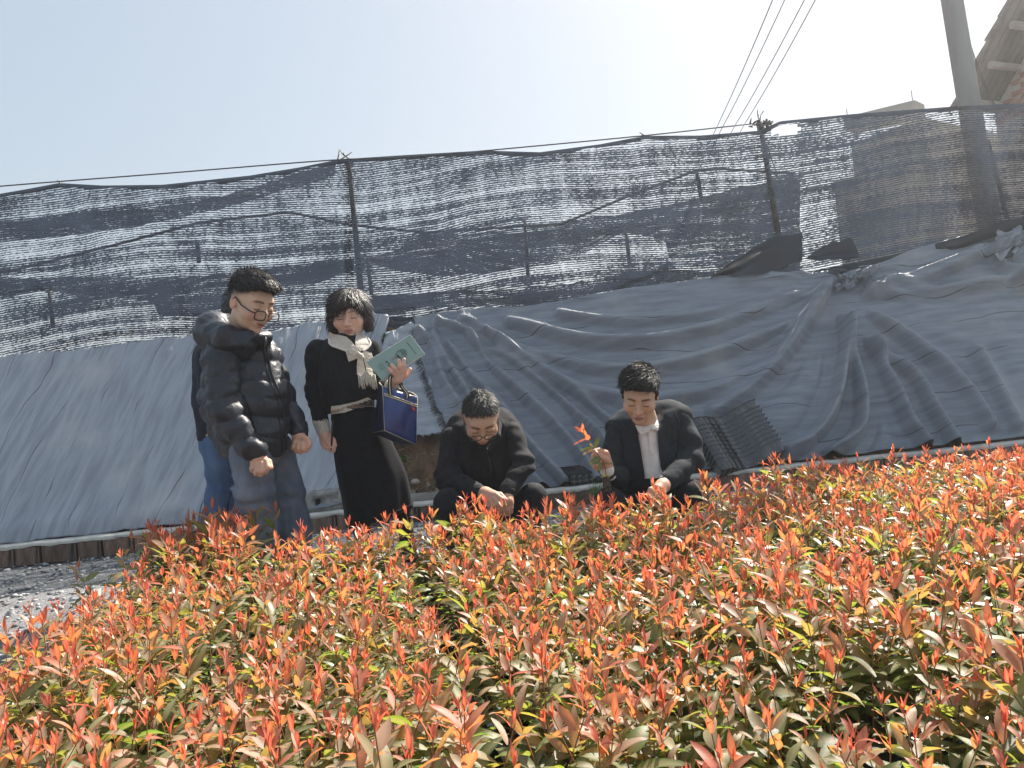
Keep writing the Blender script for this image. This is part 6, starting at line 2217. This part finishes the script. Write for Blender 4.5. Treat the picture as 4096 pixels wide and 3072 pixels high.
def pen():
    f = WOMAN.fig
    a, b = f.p(1331, 1682, -0.115), f.p(1325, 1808, -0.105)
    root = thing('pen', 'slim black pen hanging from the fingers beside the long black skirt', 'pen', a)
    MB().tube([a, a + (b - a) * 0.92], 0.0052, 8).part('barrel', M['zip'], root, True)
    MB().tube([a + (b - a) * 0.92, b], [0.0048, 0.0012], 8).part('tip', M['metal'], root, True)
    MB().tube([a - [0.006, 0.002, 0], a - [0.006, 0.002, 0] + (b - a) * 0.3], 0.0016, 5).part('clip', M['metal'], root, True)
pen()

# ------------------------------------------------------------------ booklet
M['cover'] = pm('green_card_cover', (0.25, 0.36, 0.325), (0.27, 0.385, 0.345), 6, 0.6, 0.1, 200, spec=0.35)
M['paper'] = pm('white_paper', (0.76, 0.76, 0.74), rough=0.9)
M['ink'] = pm('black_ink', (0.025, 0.045, 0.04), rough=0.7)
def booklet():
    Yb = 3.80
    TLc, TRc, BRc, BLc = at(1465, 1449, Yb + 0.02), at(1641, 1340, Yb + 0.05), at(1698, 1416, Yb + 0.02), at(1527, 1520, Yb - 0.01)
    root = thing('booklet', 'thick sea green booklet with a round emblem held across one arm', 'booklet', TLc)
    nrm = np.cross(TRc - TLc, BLc - TLc); nrm /= np.linalg.norm(nrm)
    if nrm @ FWD < 0: nrm = -nrm
    th = nrm * 0.0008
    pg = nrm * 0.013
    e = 0.97
    up = -(BLc - TLc) * 0.025; rt = (TRc - TLc) * 0.012
    MB().hexa([TLc + th, TRc + th, BRc + th, BLc + th, TLc, TRc, BRc, BLc][::1]).part('cover', M['cover'], root)
    MB().hexa([TLc + th + up + 0 * rt, TRc + th + up + rt, BRc + th + rt, BLc + th] + [TLc + pg + up, TRc + pg + up + rt, BRc + pg + rt, BLc + pg]).part('page_block', M['paper'], root)
    q = pg + nrm * 0.0008
    MB().hexa([TLc + q, TRc + q, BRc + q, BLc + q, TLc + pg, TRc + pg, BRc + pg, BLc + pg]).part('back_cover', M['cover'], root)
    def bp(px, py):
        d = FWD + RGT * ((px - 2048) / F_PX) - UPV * ((py - 1536) / F_PX)
        t = ((TLc - C_POS) @ nrm) / (d @ nrm)
        return C_POS + d * t - nrm * 0.0006
    zz = lambda x, y: (1500 + x * 0.09042, 1360 + y * 0.09042)
    def stroke(mb, a, b, w):
        A, B = bp(*zz(*a)), bp(*zz(*b))
        s = np.cross(B - A, nrm); s /= np.linalg.norm(s) + 1e-9
        s *= w
        mb.add([A - s, B - s, B + s, A + s], [(0, 1, 2, 3)])
    # emblem: double ring, dark crescent and leaf blades
    mb = MB()
    cx, cy, ra, rb, an = 1152, 635, 275, 205, math.radians(-28)
    def ell(t, k):
        x, y = ra * k * math.cos(t), rb * k * math.sin(t)
        return (cx + x * math.cos(an) - y * math.sin(an), cy + x * math.sin(an) + y * math.cos(an))
    for k in (1.0, 0.72):
        for i in range(40):
            stroke(mb, ell(i * 0.15708, k), ell((i + 1) * 0.15708, k), 0.0009)
    for i in range(18):
        t = 1.57 + i * 0.1
        w = 0.0045 * math.sin(math.pi * (i + 0.5) / 18) + 0.0008
        stroke(mb, ell(t + 0.35, 0.58), ell(t + 0.47, 0.58), w)
    for i in range(14):
        t = -1.9 + i * 0.27
        stroke(mb, ell(t, 0.83), ell(t + 0.08, 0.89), 0.0013)
    for (a, b) in (((1105, 540), (1190, 490)), ((1150, 580), (1280, 500)), ((1180, 615), (1320, 535)), ((1215, 665), (1320, 590))):
        m_ = ((a[0] + b[0]) / 2, (a[1] + b[1]) / 2)
        stroke(mb, a, m_, 0.0016); stroke(mb, m_, b, 0.0013)
    for i in range(9):
        x, y = 1050 + RNG.uniform(0, 190), 600 + RNG.uniform(-20, 110)
        stroke(mb, (x, y), (x + RNG.uniform(-35, 35), y + RNG.uniform(-25, 25)), 0.0008)
    mb.part('emblem', M['ink'], root)
    # lines of small printed characters (too small to read in the photograph)
    def text_line(name, p, q_, n, hgt, w, rng):
        mb = MB()
        p = np.array(p, float); q_ = np.array(q_, float)
        d = (q_ - p) / n
        u = np.array([-d[1], d[0]]); u = u / np.linalg.norm(u) * hgt
        dd = d * 0.8
        for i in range(n):
            o = p + d * i
            for s in range(5):
                a = o + dd * rng.uniform(0, 1) + u * rng.uniform(-0.5, 0.5)
                b = a + (dd * rng.uniform(0.3, 0.6) if s % 2 else u * rng.uniform(0.35, 0.8))
                stroke(mb, a, b, w)
        mb.part(name, M['ink'], root)
    rg = np.random.default_rng(4)
    text_line('printed_line', (1410, 95), (1830, 610), 15, 34, 0.0009, rg)
    text_line('printed_title', (475, 910), (690, 1120), 4, 70, 0.0014, rg)
    text_line('printed_line', (245, 1005), (475, 1270), 10, 26, 0.0006, rg)
    text_line('printed_line', (150, 1035), (415, 1345), 11, 26, 0.0006, rg)
    text_line('printed_line', (112, 1145), (280, 1330), 6, 26, 0.0006, rg)
booklet()

# ------------------------------------------------------------------ bag
M['bag'] = pm('blue_bag_nylon', (0.012, 0.030, 0.14), (0.025, 0.06, 0.24), 5, 0.32, 0.5, 220, spec=0.6, dist=0.002, c3=(0.05, 0.10, 0.30), s3=4)
M['bag_side'] = pm('dark_blue_gusset', (0.010, 0.016, 0.05), rough=0.5)
M['piping'] = pm('cream_piping', (0.62, 0.56, 0.42), rough=0.7)
M['strap'] = pm('bag_strap', (0.025, 0.022, 0.02), rough=0.8)
M['red'] = pm('red_tag', (0.55, 0.06, 0.06), rough=0.6)
def bag():
    fTL, fTR, fBR, fBL = at(1531, 1546, 3.74), at(1669, 1588, 3.80), at(1664, 1777, 3.80), at(1539, 1721, 3.72)
    gTL, gBL = at(1517, 1531, 3.90), at(1494, 1730, 3.92)
    gTR, gBR = fTR + (gTL - fTL), fBR + (gBL - fBL)
    root = thing('tote_bag', 'dark blue zipped tote bag with pale piping hanging from the wrist', 'bag', fBL)
    def quadgrid(a, b, c, d, n, bulge):
        u = np.linspace(0, 1, n)[None, :, None]; v = np.linspace(0, 1, n)[:, None, None]
        Pp = (a * (1 - u) + b * u) * (1 - v) + (d * (1 - u) + c * u) * v
        nn = np.cross(b - a, d - a); nn /= np.linalg.norm(nn)
        w = 16 * u * (1 - u) * v * (1 - v)
        crease = 0.006 * np.exp(-((u - 0.52) / 0.07) ** 2) * np.sin(v * 3)
        return (Pp + nn * (bulge * w + crease * np.sign(bulge) + 0.003 * np.sin(u * 14 + v * 8) * w)).reshape(-1, 3), grid_faces(n, n)
    for nm, c4, bl, mt in (('front_panel', (fTL, fTR, fBR, fBL), -0.012, M['bag']), ('back_panel', (gTL, gTR, gBR, gBL), 0.01, M['bag_side']), ('side_panel', (gTL, fTL, fBL, gBL), 0.006, M['bag_side']),
                           ('side_panel', (fTR, gTR, gBR, fBR), 0.006, M['bag_side']), ('base_panel', (fBL, fBR, gBR, gBL), 0.004, M['bag_side'])):
        V, F = quadgrid(*c4, 14, bl)
        o = part(nm, V, F, mt, root)
        o.modifiers.new('thick', 'SOLIDIFY').thickness = 0.003
    pp = MB()
    for a, b in ((fTL, fTR), (fTR, fBR), (fBR, fBL), (fBL, fTL), (gTL, fTL), (gTL, gBL), (gBL, fBL), (gTL, gTR), (gTR, fTR)):
        m_ = (a + b) / 2 + RNG.normal(0, 0.001, 3)
        pp.tube([a, m_, b], 0.0026, 6)
    pp.part('piping', M['piping'], root, True)
    nn = np.cross(fTR - fTL, fBL - fTL); nn /= np.linalg.norm(nn)
    if nn @ FWD > 0: nn = -nn
    on = lambda u, v, o=0.008: (fTL * (1 - u) + fTR * u) * (1 - v) + (fBL * (1 - u) + fBR * u) * v + nn * (o + 0.012 * 16 * u * (1 - u) * v * (1 - v))
    for dv in (0.155, 0.195):
        MB().tube([on(u, dv + 0.02 * u) for u in np.linspace(0.02, 0.99, 12)], 0.0028, 5).part('zip_tape', M['piping'], root, True)
    MB().tube([on(u, 0.175 + 0.02 * u, 0.007) for u in np.linspace(0.02, 0.99, 12)], 0.003, 5).part('zip', M['zip'], root, True)
    MB().tube([on(0.80, 0.19, 0.014), on(0.81, 0.24, 0.014)], 0.002, 5).part('zip_pull', M['metal'], root, True)
    c = [on(0.81, 0.245, 0.014), on(0.92, 0.262, 0.014), on(0.93, 0.325, 0.014), on(0.84, 0.312, 0.014)]
    MB().hexa([x - nn * 0.002 for x in c] + c).part('tag', M['red'], root)
    w = at(1579, 1532, 3.79)
    def handle(P):
        P = smooth_poly(P, 6)
        MB().tube(P, 0.0105, 6, True, flat=(FWD, 0.18)).part('handle', M['strap'], root, True)
        MB().tube(P - FWD * 0.0022, 0.0026, 4, True, flat=(FWD, 0.4)).part('handle_stripe', M['piping'], root, True)
    handle([on(0.20, 0.16, 0.012), on(0.19, -0.02, 0.012), at(1559, 1530, 3.74), at(1562, 1506, 3.76), at(1572, 1500, 3.80), at(1590, 1515, 3.86)])
    handle([on(0.68, 0.11, 0.010), on(0.69, 0.0, 0.010), at(1609, 1548, 3.80), at(1596, 1520, 3.86), at(1590, 1515, 3.87)])
bag()
# ================================================================== the squatting man in black
def squat_man():
    Y0 = 3.80
    P = Person('man with greying short hair and wire glasses squatting in a black zip jacket', Y0, gp(1960, Y0, 0.0))
    f = P.fig; P.skin = SKIN_C
    H = head_at(1933, 1764, (0, 0.122, -0.027), 3.50, 9, 42, -6, 1.02, width=1.04, jaw=0.92)
    armr = [(1812, 1752, -0.02, 48), (1790, 1915, -0.10, 47), (1905, 1965, -0.27, 34)]
    arml = [(2046, 1735, -0.02, 48), (2094, 1862, -0.14, 42), (2036, 1956, -0.25, 33)]
    tr = [(1925, 1730, 0.0, 96), (1930, 1960, 0.08, 100)]
    lr = [(1880, 2080, 0.12, 62), (1796, 2016, -0.22, 58), (1838, 2240, -0.02, 36)]
    ll = [(1990, 2070, 0.12, 62), (2132, 1990, -0.14, 52), (2112, 2200, 0.04, 36)]
    P.flesh([armr, arml, tr, lr, ll, [(1930, 1960, 0.08, 95), (1935, 2080, 0.12, 90)], [(1925, 1720, 0.02, 60), (1928, 1690, -0.1, 58)]])
    P.add_head(H, f.p(1925, 1735, 0.0), 0.060, lip=LIP, brow=BROW, stubble=0.5, brow_w=1.25,
               hairline=lambda q: 0.7 * np.clip((q[:, 2] - (0.046 + 0.50 * q[:, 1])) / 0.02, 0, 1))
    P.add_hand([[(1986, 1982, -0.35, 12), (2008, 1998, -0.37, 11), (2018, 2022, -0.36, 10)],
                [(1976, 1996, -0.36, 12), (1994, 2016, -0.375, 11), (1998, 2040, -0.36, 10)],
                [(1962, 2003, -0.355, 12), (1974, 2024, -0.37, 11), (1976, 2046, -0.355, 9.5)],
                [(1948, 2002, -0.34, 11), (1956, 2022, -0.355, 10), (1960, 2038, -0.345, 9)],
                [(1966, 1974, -0.31, 13), (2000, 1980, -0.32, 12), (2022, 2000, -0.34, 10)]],
               [[(1905, 1965, -0.27, 24), (1940, 1975, -0.31, 25), (1968, 1986, -0.335, 22)], [(1935, 1982, -0.31, 22), (1954, 1998, -0.335, 17)], [(1945, 1970, -0.305, 20), (1982, 1980, -0.34, 15)]])
    P.add_hand([[(2016, 2012, -0.31, 11), (2006, 2034, -0.32, 10), (2002, 2052, -0.31, 9)], [(2026, 2016, -0.31, 11), (2020, 2040, -0.32, 10), (2018, 2058, -0.31, 9)],
                [(2036, 2018, -0.31, 11), (2032, 2040, -0.32, 10), (2032, 2056, -0.31, 9)], [(2045, 2016, -0.31, 10), (2044, 2034, -0.315, 9), (2045, 2048, -0.31, 8)],
                [(2012, 1998, -0.30, 11), (1998, 2012, -0.32, 10), (1992, 2028, -0.32, 9)]],
               [[(2034, 1956, -0.25, 22), (2030, 2006, -0.30, 26)]])
    P.finish_body()
    S = Sdf(0.045)
    f.chain(S, [(1858, 1742, 0.0, 68), (1876, 1850, 0.0, 76), (1890, 1985, 0.06, 82)]); f.chain(S, [(1992, 1728, 0.0, 66), (2000, 1850, 0.0, 78), (2000, 1975, 0.06, 84)])
    f.chain(S, [(1800, 1742, 0.02, 38), (1850, 1702, 0.06, 50), (1925, 1690, 0.10, 60), (2000, 1690, 0.06, 50), (2048, 1722, 0.02, 38)])
    S.half(f.p(1935, 2050, 0.05), -UPV, 0.02)
    S.disp += [fold(0.007, 8.0, (1.3, 1.3, 0.8)), lambda Q, d: 0.002 * vnoise(Q, 45.0)]
    P.garment('jacket', S, M['black_jacket'], 0.0075)
    S = Sdf(0.03); f.chain(S, armr)
    S.disp += [fold(0.007, 11.0), arm_creases(f.p(1790, 1910, -0.1), f.p(1905, 1965, -0.27) - f.p(1812, 1752, -0.02), 0.007, 85, 0.13)]
    P.garment('sleeve', S, M['black_jacket'], 0.0068)
    S = Sdf(0.03); f.chain(S, arml)
    S.disp += [fold(0.007, 11.0), arm_creases(f.p(2094, 1862, -0.14), -UPV, 0.010, 80, 0.11)]
    P.garment('sleeve', S, M['black_jacket'], 0.0068)
    for ch in ([(1893, 1960, -0.25, 37), (1914, 1969, -0.285, 33)], [(2038, 1950, -0.245, 35), (2034, 1966, -0.265, 32)]):
        S = Sdf(0.01); f.chain(S, ch)
        S.disp.append(lambda Q, d: 0.0016 * np.sin((Q @ UPV) * 600))
        P.garment('cuff', S, M['black_trouser'], 0.0045)
    S = Sdf(0.012); f.chain(S, [(1870, 1726, -0.10, 15), (1900, 1752, -0.20, 16), (1945, 1792, -0.24, 15)]); f.chain(S, [(1992, 1700, -0.10, 15), (1988, 1744, -0.20, 15), (1950, 1794, -0.24, 15)])
    f.chain(S, [(1870, 1726, -0.10, 15), (1885, 1690, 0.0, 18), (1930, 1676, 0.04, 18), (1978, 1682, 0.0, 18), (1992, 1700, -0.10, 15)])
    P.garment('collar', S, M['black_jacket'], 0.0055)
    P._b = P.bvh()
    P.line('zip', [(1948, 1795), (1956, 1830), (1962, 1870), (1965, 1930), (1966, 1970)], 4.0, M['zip'], lift=0.003)
    P.line('zip_flap_edge', [(1958, 1798), (1968, 1835), (1974, 1875), (1977, 1930), (1977, 1970)], 1.8, M['seam'])
    P.line('shoulder_seam', [(1838, 1700), (1832, 1738), (1838, 1790), (1846, 1850)], 1.8, M['seam'])
    P.line('shoulder_seam', [(2022, 1684), (2030, 1730), (2030, 1800)], 1.8, M['seam'])
    S = Sdf(0.03); f.chain(S, lr); f.chain(S, ll); f.chain(S, [(1880, 2080, 0.12, 70), (1990, 2075, 0.12, 70)])
    S.disp += [fold(0.007, 9.0)]
    S.half((0, 0, 0.03), (0, 0, -1))
    P.garment('trousers', S, M['black_trouser'], 0.008)
    shoe(P, 'shoe', gp(1835, Y0 - 0.06, 0.0), -0.3); shoe(P, 'shoe', gp(2115, Y0, 0.0), 0.35)
    S = Sdf(0.012); W = H.W; k = H.s
    S.ell(W(0, -0.012, 0.050), np.array((0.080, 0.100, 0.081)) * k, H.R)
    S.ell(W(0.01, -0.05, 0.112), np.array((0.022, 0.022, 0.024)) * k, H.R)
    S.half(W(0, 0.0, 0.052), H.R @ np.array([0, 0.55, -1.0]), 0.008)
    for q in (-1, 1):
        S.ell(W(0.052 * q, 0.092, 0.085), np.array((0.024, 0.034, 0.022)) * k, H.R, 0.008, True)
    V, F = hair_mesh(H, S, 0.0036, comb_from((0.0, -0.05, 0.125), (0, 0.25, 0)), 3200, 0.020, 0.75, 0.0009, None, (0.0040, 170), 7)
    P.hair(V, F, M['hair_grey'])
    glasses(P.root, H, 0.0255, 0.0150, -0.010, 0.117, 0.0022, M['frame_metal'], p=3.0)
squat_man()

# ================================================================== the young man in the suit
def suit_man():
    Y0 = 3.70
    P = Person('young man in dark suit and white polo shirt squatting to study a seedling', Y0, gp(2590, Y0, 0.0))
    f = P.fig; P.skin = SKIN_A
    H = head_at(2553, 1659, (0, 0.122, -0.027), 3.43, -14, 31, 2, 1.04, jaw=0.90)
    armr = [(2470, 1722, -0.01, 42), (2458, 1800, -0.03, 44), (2462, 1870, -0.06, 45), (2474, 1918, -0.14, 44), (2434, 1888, -0.24, 34)]
    arml = [(2718, 1684, -0.01, 46), (2748, 1760, -0.04, 50), (2766, 1835, -0.08, 50), (2668, 1925, -0.26, 36)]
    tr = [(2590, 1720, 0.0, 98), (2600, 1950, 0.06, 100)]
    lr = [(2540, 2080, 0.10, 64), (2440, 2010, -0.26, 56), (2470, 2220, -0.06, 36)]
    ll = [(2660, 2070, 0.10, 64), (2770, 1985, -0.20, 60), (2740, 2200, 0.0, 38)]
    P.flesh([armr, arml, tr, lr, ll, [(2600, 1950, 0.06, 95), (2600, 2080, 0.1, 90)], [(2590, 1712, 0.0, 60), (2588, 1660, -0.1, 56)]])
    P.add_head(H, f.p(2592, 1730, -0.02), 0.058, lip=(0.34, 0.14, 0.12), brow=BROW, brow_w=1.15, stubble=0.25,
               hairline=lambda q: 0.8 * np.clip((q[:, 2] - (0.042 + 0.42 * q[:, 1])) / 0.02, 0, 1))
    P.add_hand([[(2424, 1813, -0.275, 13), (2396, 1803, -0.31, 12), (2374, 1806, -0.325, 10)],
                [(2402, 1822, -0.275, 12), (2375, 1826, -0.305, 11.5), (2380, 1843, -0.325, 10.5), (2400, 1846, -0.32, 9.5)],
                [(2398, 1838, -0.27, 12), (2371, 1846, -0.30, 11), (2378, 1860, -0.32, 10), (2398, 1860, -0.315, 9)],
                [(2400, 1854, -0.265, 11), (2378, 1864, -0.29, 10), (2386, 1874, -0.305, 9), (2402, 1872, -0.30, 8.5)],
                [(2422, 1840, -0.295, 15), (2404, 1828, -0.325, 13), (2384, 1815, -0.335, 10.5)]],
               [[(2434, 1888, -0.24, 24), (2424, 1860, -0.255, 25), (2416, 1836, -0.265, 24)], [(2424, 1850, -0.26, 22), (2424, 1822, -0.27, 17)], [(2420, 1856, -0.26, 20), (2404, 1850, -0.265, 15)]])
    P.add_hand([[(2618, 1962, -0.36, 12), (2608, 1986, -0.375, 11), (2604, 2008, -0.365, 10)], [(2628, 1970, -0.365, 12), (2620, 1996, -0.38, 11), (2616, 2018, -0.37, 10)],
                [(2640, 1974, -0.365, 12), (2634, 2000, -0.375, 11), (2632, 2020, -0.365, 10)], [(2652, 1972, -0.36, 11), (2650, 1994, -0.37, 10), (2650, 2010, -0.36, 9)],
                [(2626, 1950, -0.32, 13), (2604, 1960, -0.34, 12), (2594, 1978, -0.35, 10)]],
               [[(2666, 1926, -0.26, 26), (2648, 1944, -0.31, 27), (2632, 1958, -0.34, 24)], [(2654, 1946, -0.31, 24), (2648, 1966, -0.345, 18)]])
    P.finish_body()
    S = Sdf(0.045)
    f.chain(S, [(2515, 1730, 0.0, 66), (2528, 1850, 0.0, 76), (2545, 1990, 0.06, 86)]); f.chain(S, [(2670, 1700, 0.0, 66), (2672, 1850, 0.0, 86), (2665, 1980, 0.06, 88)])
    f.chain(S, [(2590, 1740, -0.05, 70), (2600, 1900, -0.04, 84)])
    f.chain(S, [(2458, 1708, 0.01, 40), (2520, 1678, 0.04, 46), (2600, 1662, 0.06, 52), (2680, 1652, 0.04, 46), (2728, 1664, 0.01, 44)])
    S.half(f.p(2600, 2050, 0.0), -UPV, 0.02)
    S.disp += [fold(0.005, 8.0, (1.3, 1.3, 0.8))]
    P.garment('jacket', S, M['suit'], 0.0075)
    S = Sdf(0.028); f.chain(S, armr)
    S.disp += [fold(0.006, 11.0), arm_creases(f.p(2466, 1890, -0.1), -UPV, 0.006, 80, 0.12)]
    P.garment('sleeve', S, M['suit'], 0.0068)
    S = Sdf(0.028); f.chain(S, arml)
    S.disp += [fold(0.006, 11.0), arm_creases(f.p(2766, 1840, -0.08), f.p(2668, 1925, -0.26) - f.p(2728, 1682, -0.02), 0.008, 75, 0.12)]
    P.garment('sleeve', S, M['suit'], 0.0068)
    S = Sdf(0.008); f.chain(S, [(2440, 1894, -0.235, 30.5), (2429, 1882, -0.252, 30.0)])
    P.garment('shirt_cuff', S, M['shirt'], 0.0045)
    P._b = P.bvh()
    P.panel('shirt', [(2536, 1696), (2580, 1690), (2630, 1690), (2637, 1830), (2653, 1908), (2620, 1914), (2578, 1914), (2573, 1870), (2558, 1790)], M['shirt'], 0.003, 0.002, 8)
    P.cloth.append(P.last)
    P._b = P.bvh()
    P.panel('lapel', [(2498, 1690), (2524, 1672), (2546, 1704), (2560, 1780), (2575, 1872), (2579, 1906), (2562, 1876), (2530, 1800), (2497, 1718), (2517, 1713)], M['suit_lapel'], 0.011, 0.003, 8)
    P.panel('lapel', [(2628, 1698), (2660, 1668), (2669, 1684), (2666, 1760), (2659, 1850), (2655, 1908), (2642, 1862), (2634, 1790)], M['suit_lapel'], 0.011, 0.003, 8)
    P.panel('jacket_collar', [(2634, 1618), (2650, 1616), (2665, 1664), (2652, 1676), (2628, 1696), (2622, 1676)], M['suit_lapel'], 0.013, 0.003, 8)
    P.panel('shirt_collar', [(2540, 1700), (2566, 1704), (2603, 1717), (2588, 1730), (2572, 1740), (2555, 1730)], M['shirt'], 0.015, 0.005, 7)
    P.panel('shirt_collar', [(2603, 1717), (2618, 1700), (2629, 1676), (2636, 1700), (2632, 1724), (2620, 1719)], M['shirt'], 0.015, 0.005, 7)
    P.panel('placket', [(2592, 1722), (2608, 1720), (2617, 1818), (2601, 1820)], M['shirt'], 0.0022, 0.004, 7)
    for x, y in ((2599, 1738), (2604, 1772), (2608, 1800)):
        P.dot('button', x, y, 3.4, M['piping'])
    P.dot('lapel_pin', 2655, 1697, 4.5, M['metal'])
    P.dot('jacket_button', 2524, 1915, 5.5, M['zip'])
    P.line('breast_pocket', [(2676, 1776), (2700, 1764), (2712, 1756)], 2.2, M['seam'])
    P.line('armhole_seam', [(2444, 1690), (2474, 1722), (2490, 1780), (2496, 1840)], 2.0, M['seam'])
    P.line('armhole_seam', [(2700, 1652), (2712, 1700), (2712, 1770), (2706, 1830)], 2.0, M['seam'])
    P.line('front_edge', [(2579, 1906), (2572, 1930), (2556, 1960)], 2.0, M['seam'])
    S = Sdf(0.03); f.chain(S, lr); f.chain(S, ll); f.chain(S, [(2540, 2075, 0.10, 70), (2660, 2070, 0.10, 70)])
    S.disp += [fold(0.006, 9.0)]
    S.half((0, 0, 0.03), (0, 0, -1))
    P.garment('trousers', S, M['black_trouser'], 0.008)
    shoe(P, 'shoe', gp(2468, Y0 - 0.1, 0.0), -0.3); shoe(P, 'shoe', gp(2745, Y0 - 0.02, 0.0), 0.35)
    S = Sdf(0.015); W = H.W; k = H.s
    S.ell(W(0, -0.010, 0.064), np.array((0.086, 0.106, 0.086)) * k, H.R)
    S.ell(W(-0.005, 0.060, 0.092), np.array((0.070, 0.050, 0.045)) * k, H.R)
    for q in (-1, 1):
        S.cone(W(0.074 * q, 0.032, 0.030), W(0.071 * q, 0.034, -0.002), 0.013 * k, 0.008 * k)
    S.half(W(0, 0.0, 0.046), H.R @ np.array([0.10, 0.42, -1.0]), 0.010)
    for q in (-1, 1):
        S.cone(W(0.0765 * q, 0.028, 0.040), W(0.0735 * q, 0.030, 0.004), 0.010 * k, 0.006 * k, 0.01)
    V, F = hair_mesh(H, S, 0.0038, comb_from((-0.055, -0.055, 0.10), (0.75, 0.35, 0.0)), 2200, 0.036, 0.06, 0.0010, lambda q: q[:, 2] > 0.058 + 0.25 * np.clip(q[:, 1], 0, 1), (0.0046, 150), 9, 0.08)
    P.hair(V, F, M['hair'])
    return P
SUIT = suit_man()

# ------------------------------------------------------------------ the seedling in his hand
M['moss'] = pm('yellow_moss', (0.45, 0.36, 0.06), (0.62, 0.55, 0.20), 60, 0.9)
M['plug'] = pm('root_plug', (0.035, 0.026, 0.02), (0.13, 0.10, 0.075), 60, 0.95, 1.0, 120, dist=0.006)
def held_seedling():
    Yh = 3.352
    st = [(2426, 1915), (2424, 1902), (2419, 1862), (2403, 1833), (2374, 1795), (2353, 1761), (2336, 1746), (2324, 1724)]
    dep = [Yh, Yh, Yh - 0.005, Yh - 0.004, Yh, Yh + 0.01, Yh + 0.01, Yh + 0.015]
    P3 = [at(x, y, d) for (x, y), d in zip(st, dep)]
    root = thing('held_seedling', 'single red-tipped seedling with its dark root plug pinched between finger and thumb', 'seedling', P3[0])
    MB().tube(smooth_poly(P3, 5), np.linspace(0.0028, 0.0014, 36)[:len(smooth_poly(P3, 5))], 6).part('stem', M['stem'], root, True)
    for (b, t, w, age, bend) in (((2328, 1731), (2331, 1695), 0.30, 0.05, 0.1), ((2321, 1726), (2302, 1708), 0.40, 0.05, 0.2), ((2344, 1742), (2333, 1716), 0.36, 0.38, 0.2), ((2352, 1760), (2346, 1738), 0.75, 0.22, 0.2),
                                 ((2343, 1756), (2296, 1774), 0.18, 0.1, 0.5), ((2378, 1792), (2397, 1748), 0.36, 0.80, 0.2), ((2368, 1792), (2326, 1798), 0.24, 0.88, 0.5), ((2371, 1797), (2333, 1816), 0.26, 0.5, 0.4),
                                 ((2401, 1833), (2362, 1853), 0.55, 1.0, 0.4), ((2408, 1850), (2396, 1880), 0.35, 0.95, 0.5), ((2418, 1856), (2458, 1853), 0.14, 0.9, 0.3), ((2372, 1790), (2360, 1776), 0.4, 0.62, 0.2)):
        A = at(*b, Yh - 0.012); B = at(*t, Yh - 0.03 + RNG.uniform(-0.02, 0.02))
        L = np.linalg.norm(B - A)
        V, F, Cc = leaf_shape(bend, age, 0.6, 7, 0.25, w)
        y = (B - A) / L
        z = -FWD - y * (-FWD @ y); z /= np.linalg.norm(z)
        z = z * 0.8 + UPV * 0.35; z -= y * (z @ y); z /= np.linalg.norm(z)
        x = np.cross(y, z)
        part('leaf', (V * L * 1.04) @ np.stack([x, y, z], 1).T + A, F, M['leaf'], root, attrs={'leafc': Cc})
    a, b = at(2424, 1905, Yh), at(2431, 1972, Yh - 0.01)
    n, m = 18, 12
    V = []
    ax = (b - a) / np.linalg.norm(b - a)
    s1 = np.cross(ax, FWD); s1 /= np.linalg.norm(s1); s2 = np.cross(ax, s1)
    for i in range(m):
        t = i / (m - 1)
        for j in range(n):
            an = 2 * math.pi * j / n
            r = 0.0185 * (1 - 0.05 * t) * (0.35 if i in (0, m - 1) else 1)
            V.append(a + (b - a) * min(max(t, 0.02), 0.99) + r * (math.cos(an) * s1 + math.sin(an) * s2))
    V = np.array(V); V = V + 0.0022 * vnoise(V, 160.0)[:, None] * (V - (a + b) / 2) / 0.02
    F = [(i * n + j, i * n + (j + 1) % n, (i + 1) * n + (j + 1) % n, (i + 1) * n + j) for i in range(m - 1) for j in range(n)]
    part('root_plug', V, np.array(F), M['plug'], root)
    ms = MB()
    for k in range(40):
        c = a + s1 * RNG.uniform(-0.017, 0.017) + s2 * RNG.uniform(-0.017, 0.017) + RNG.normal(0, 0.0015, 3)
        ms.tube([c, c + RNG.normal(0, 0.003, 3) + UPV * 0.004], [0.0028, 0.001], 4)
    ms.part('moss', M['moss'], root, False, kind='stuff')
held_seedling()
# ================================================================== lens glare, imitated by an added scattering volume
def glare_veil():
    m, nt, out = new_mat('glare_veil')
    v = nd(nt, 'ShaderNodeVolumePrincipled', Density=0.0045, Anisotropy=0.65)
    v.inputs['Color'].default_value = (0.93, 0.96, 1.0, 1)
    nt.links.new(v.outputs[0], out.inputs['Volume'])
    mb = MB().box((0, 0, 4.2), (430, 430, 5.6))
    V, F = mb.get()
    link('glare_veil', mesh_from('glare_veil', V, F, (m,), smooth=False), kind='stuff', label='added thin scattering volume standing in for lens glare', cat='glare_veil')
glare_veil()
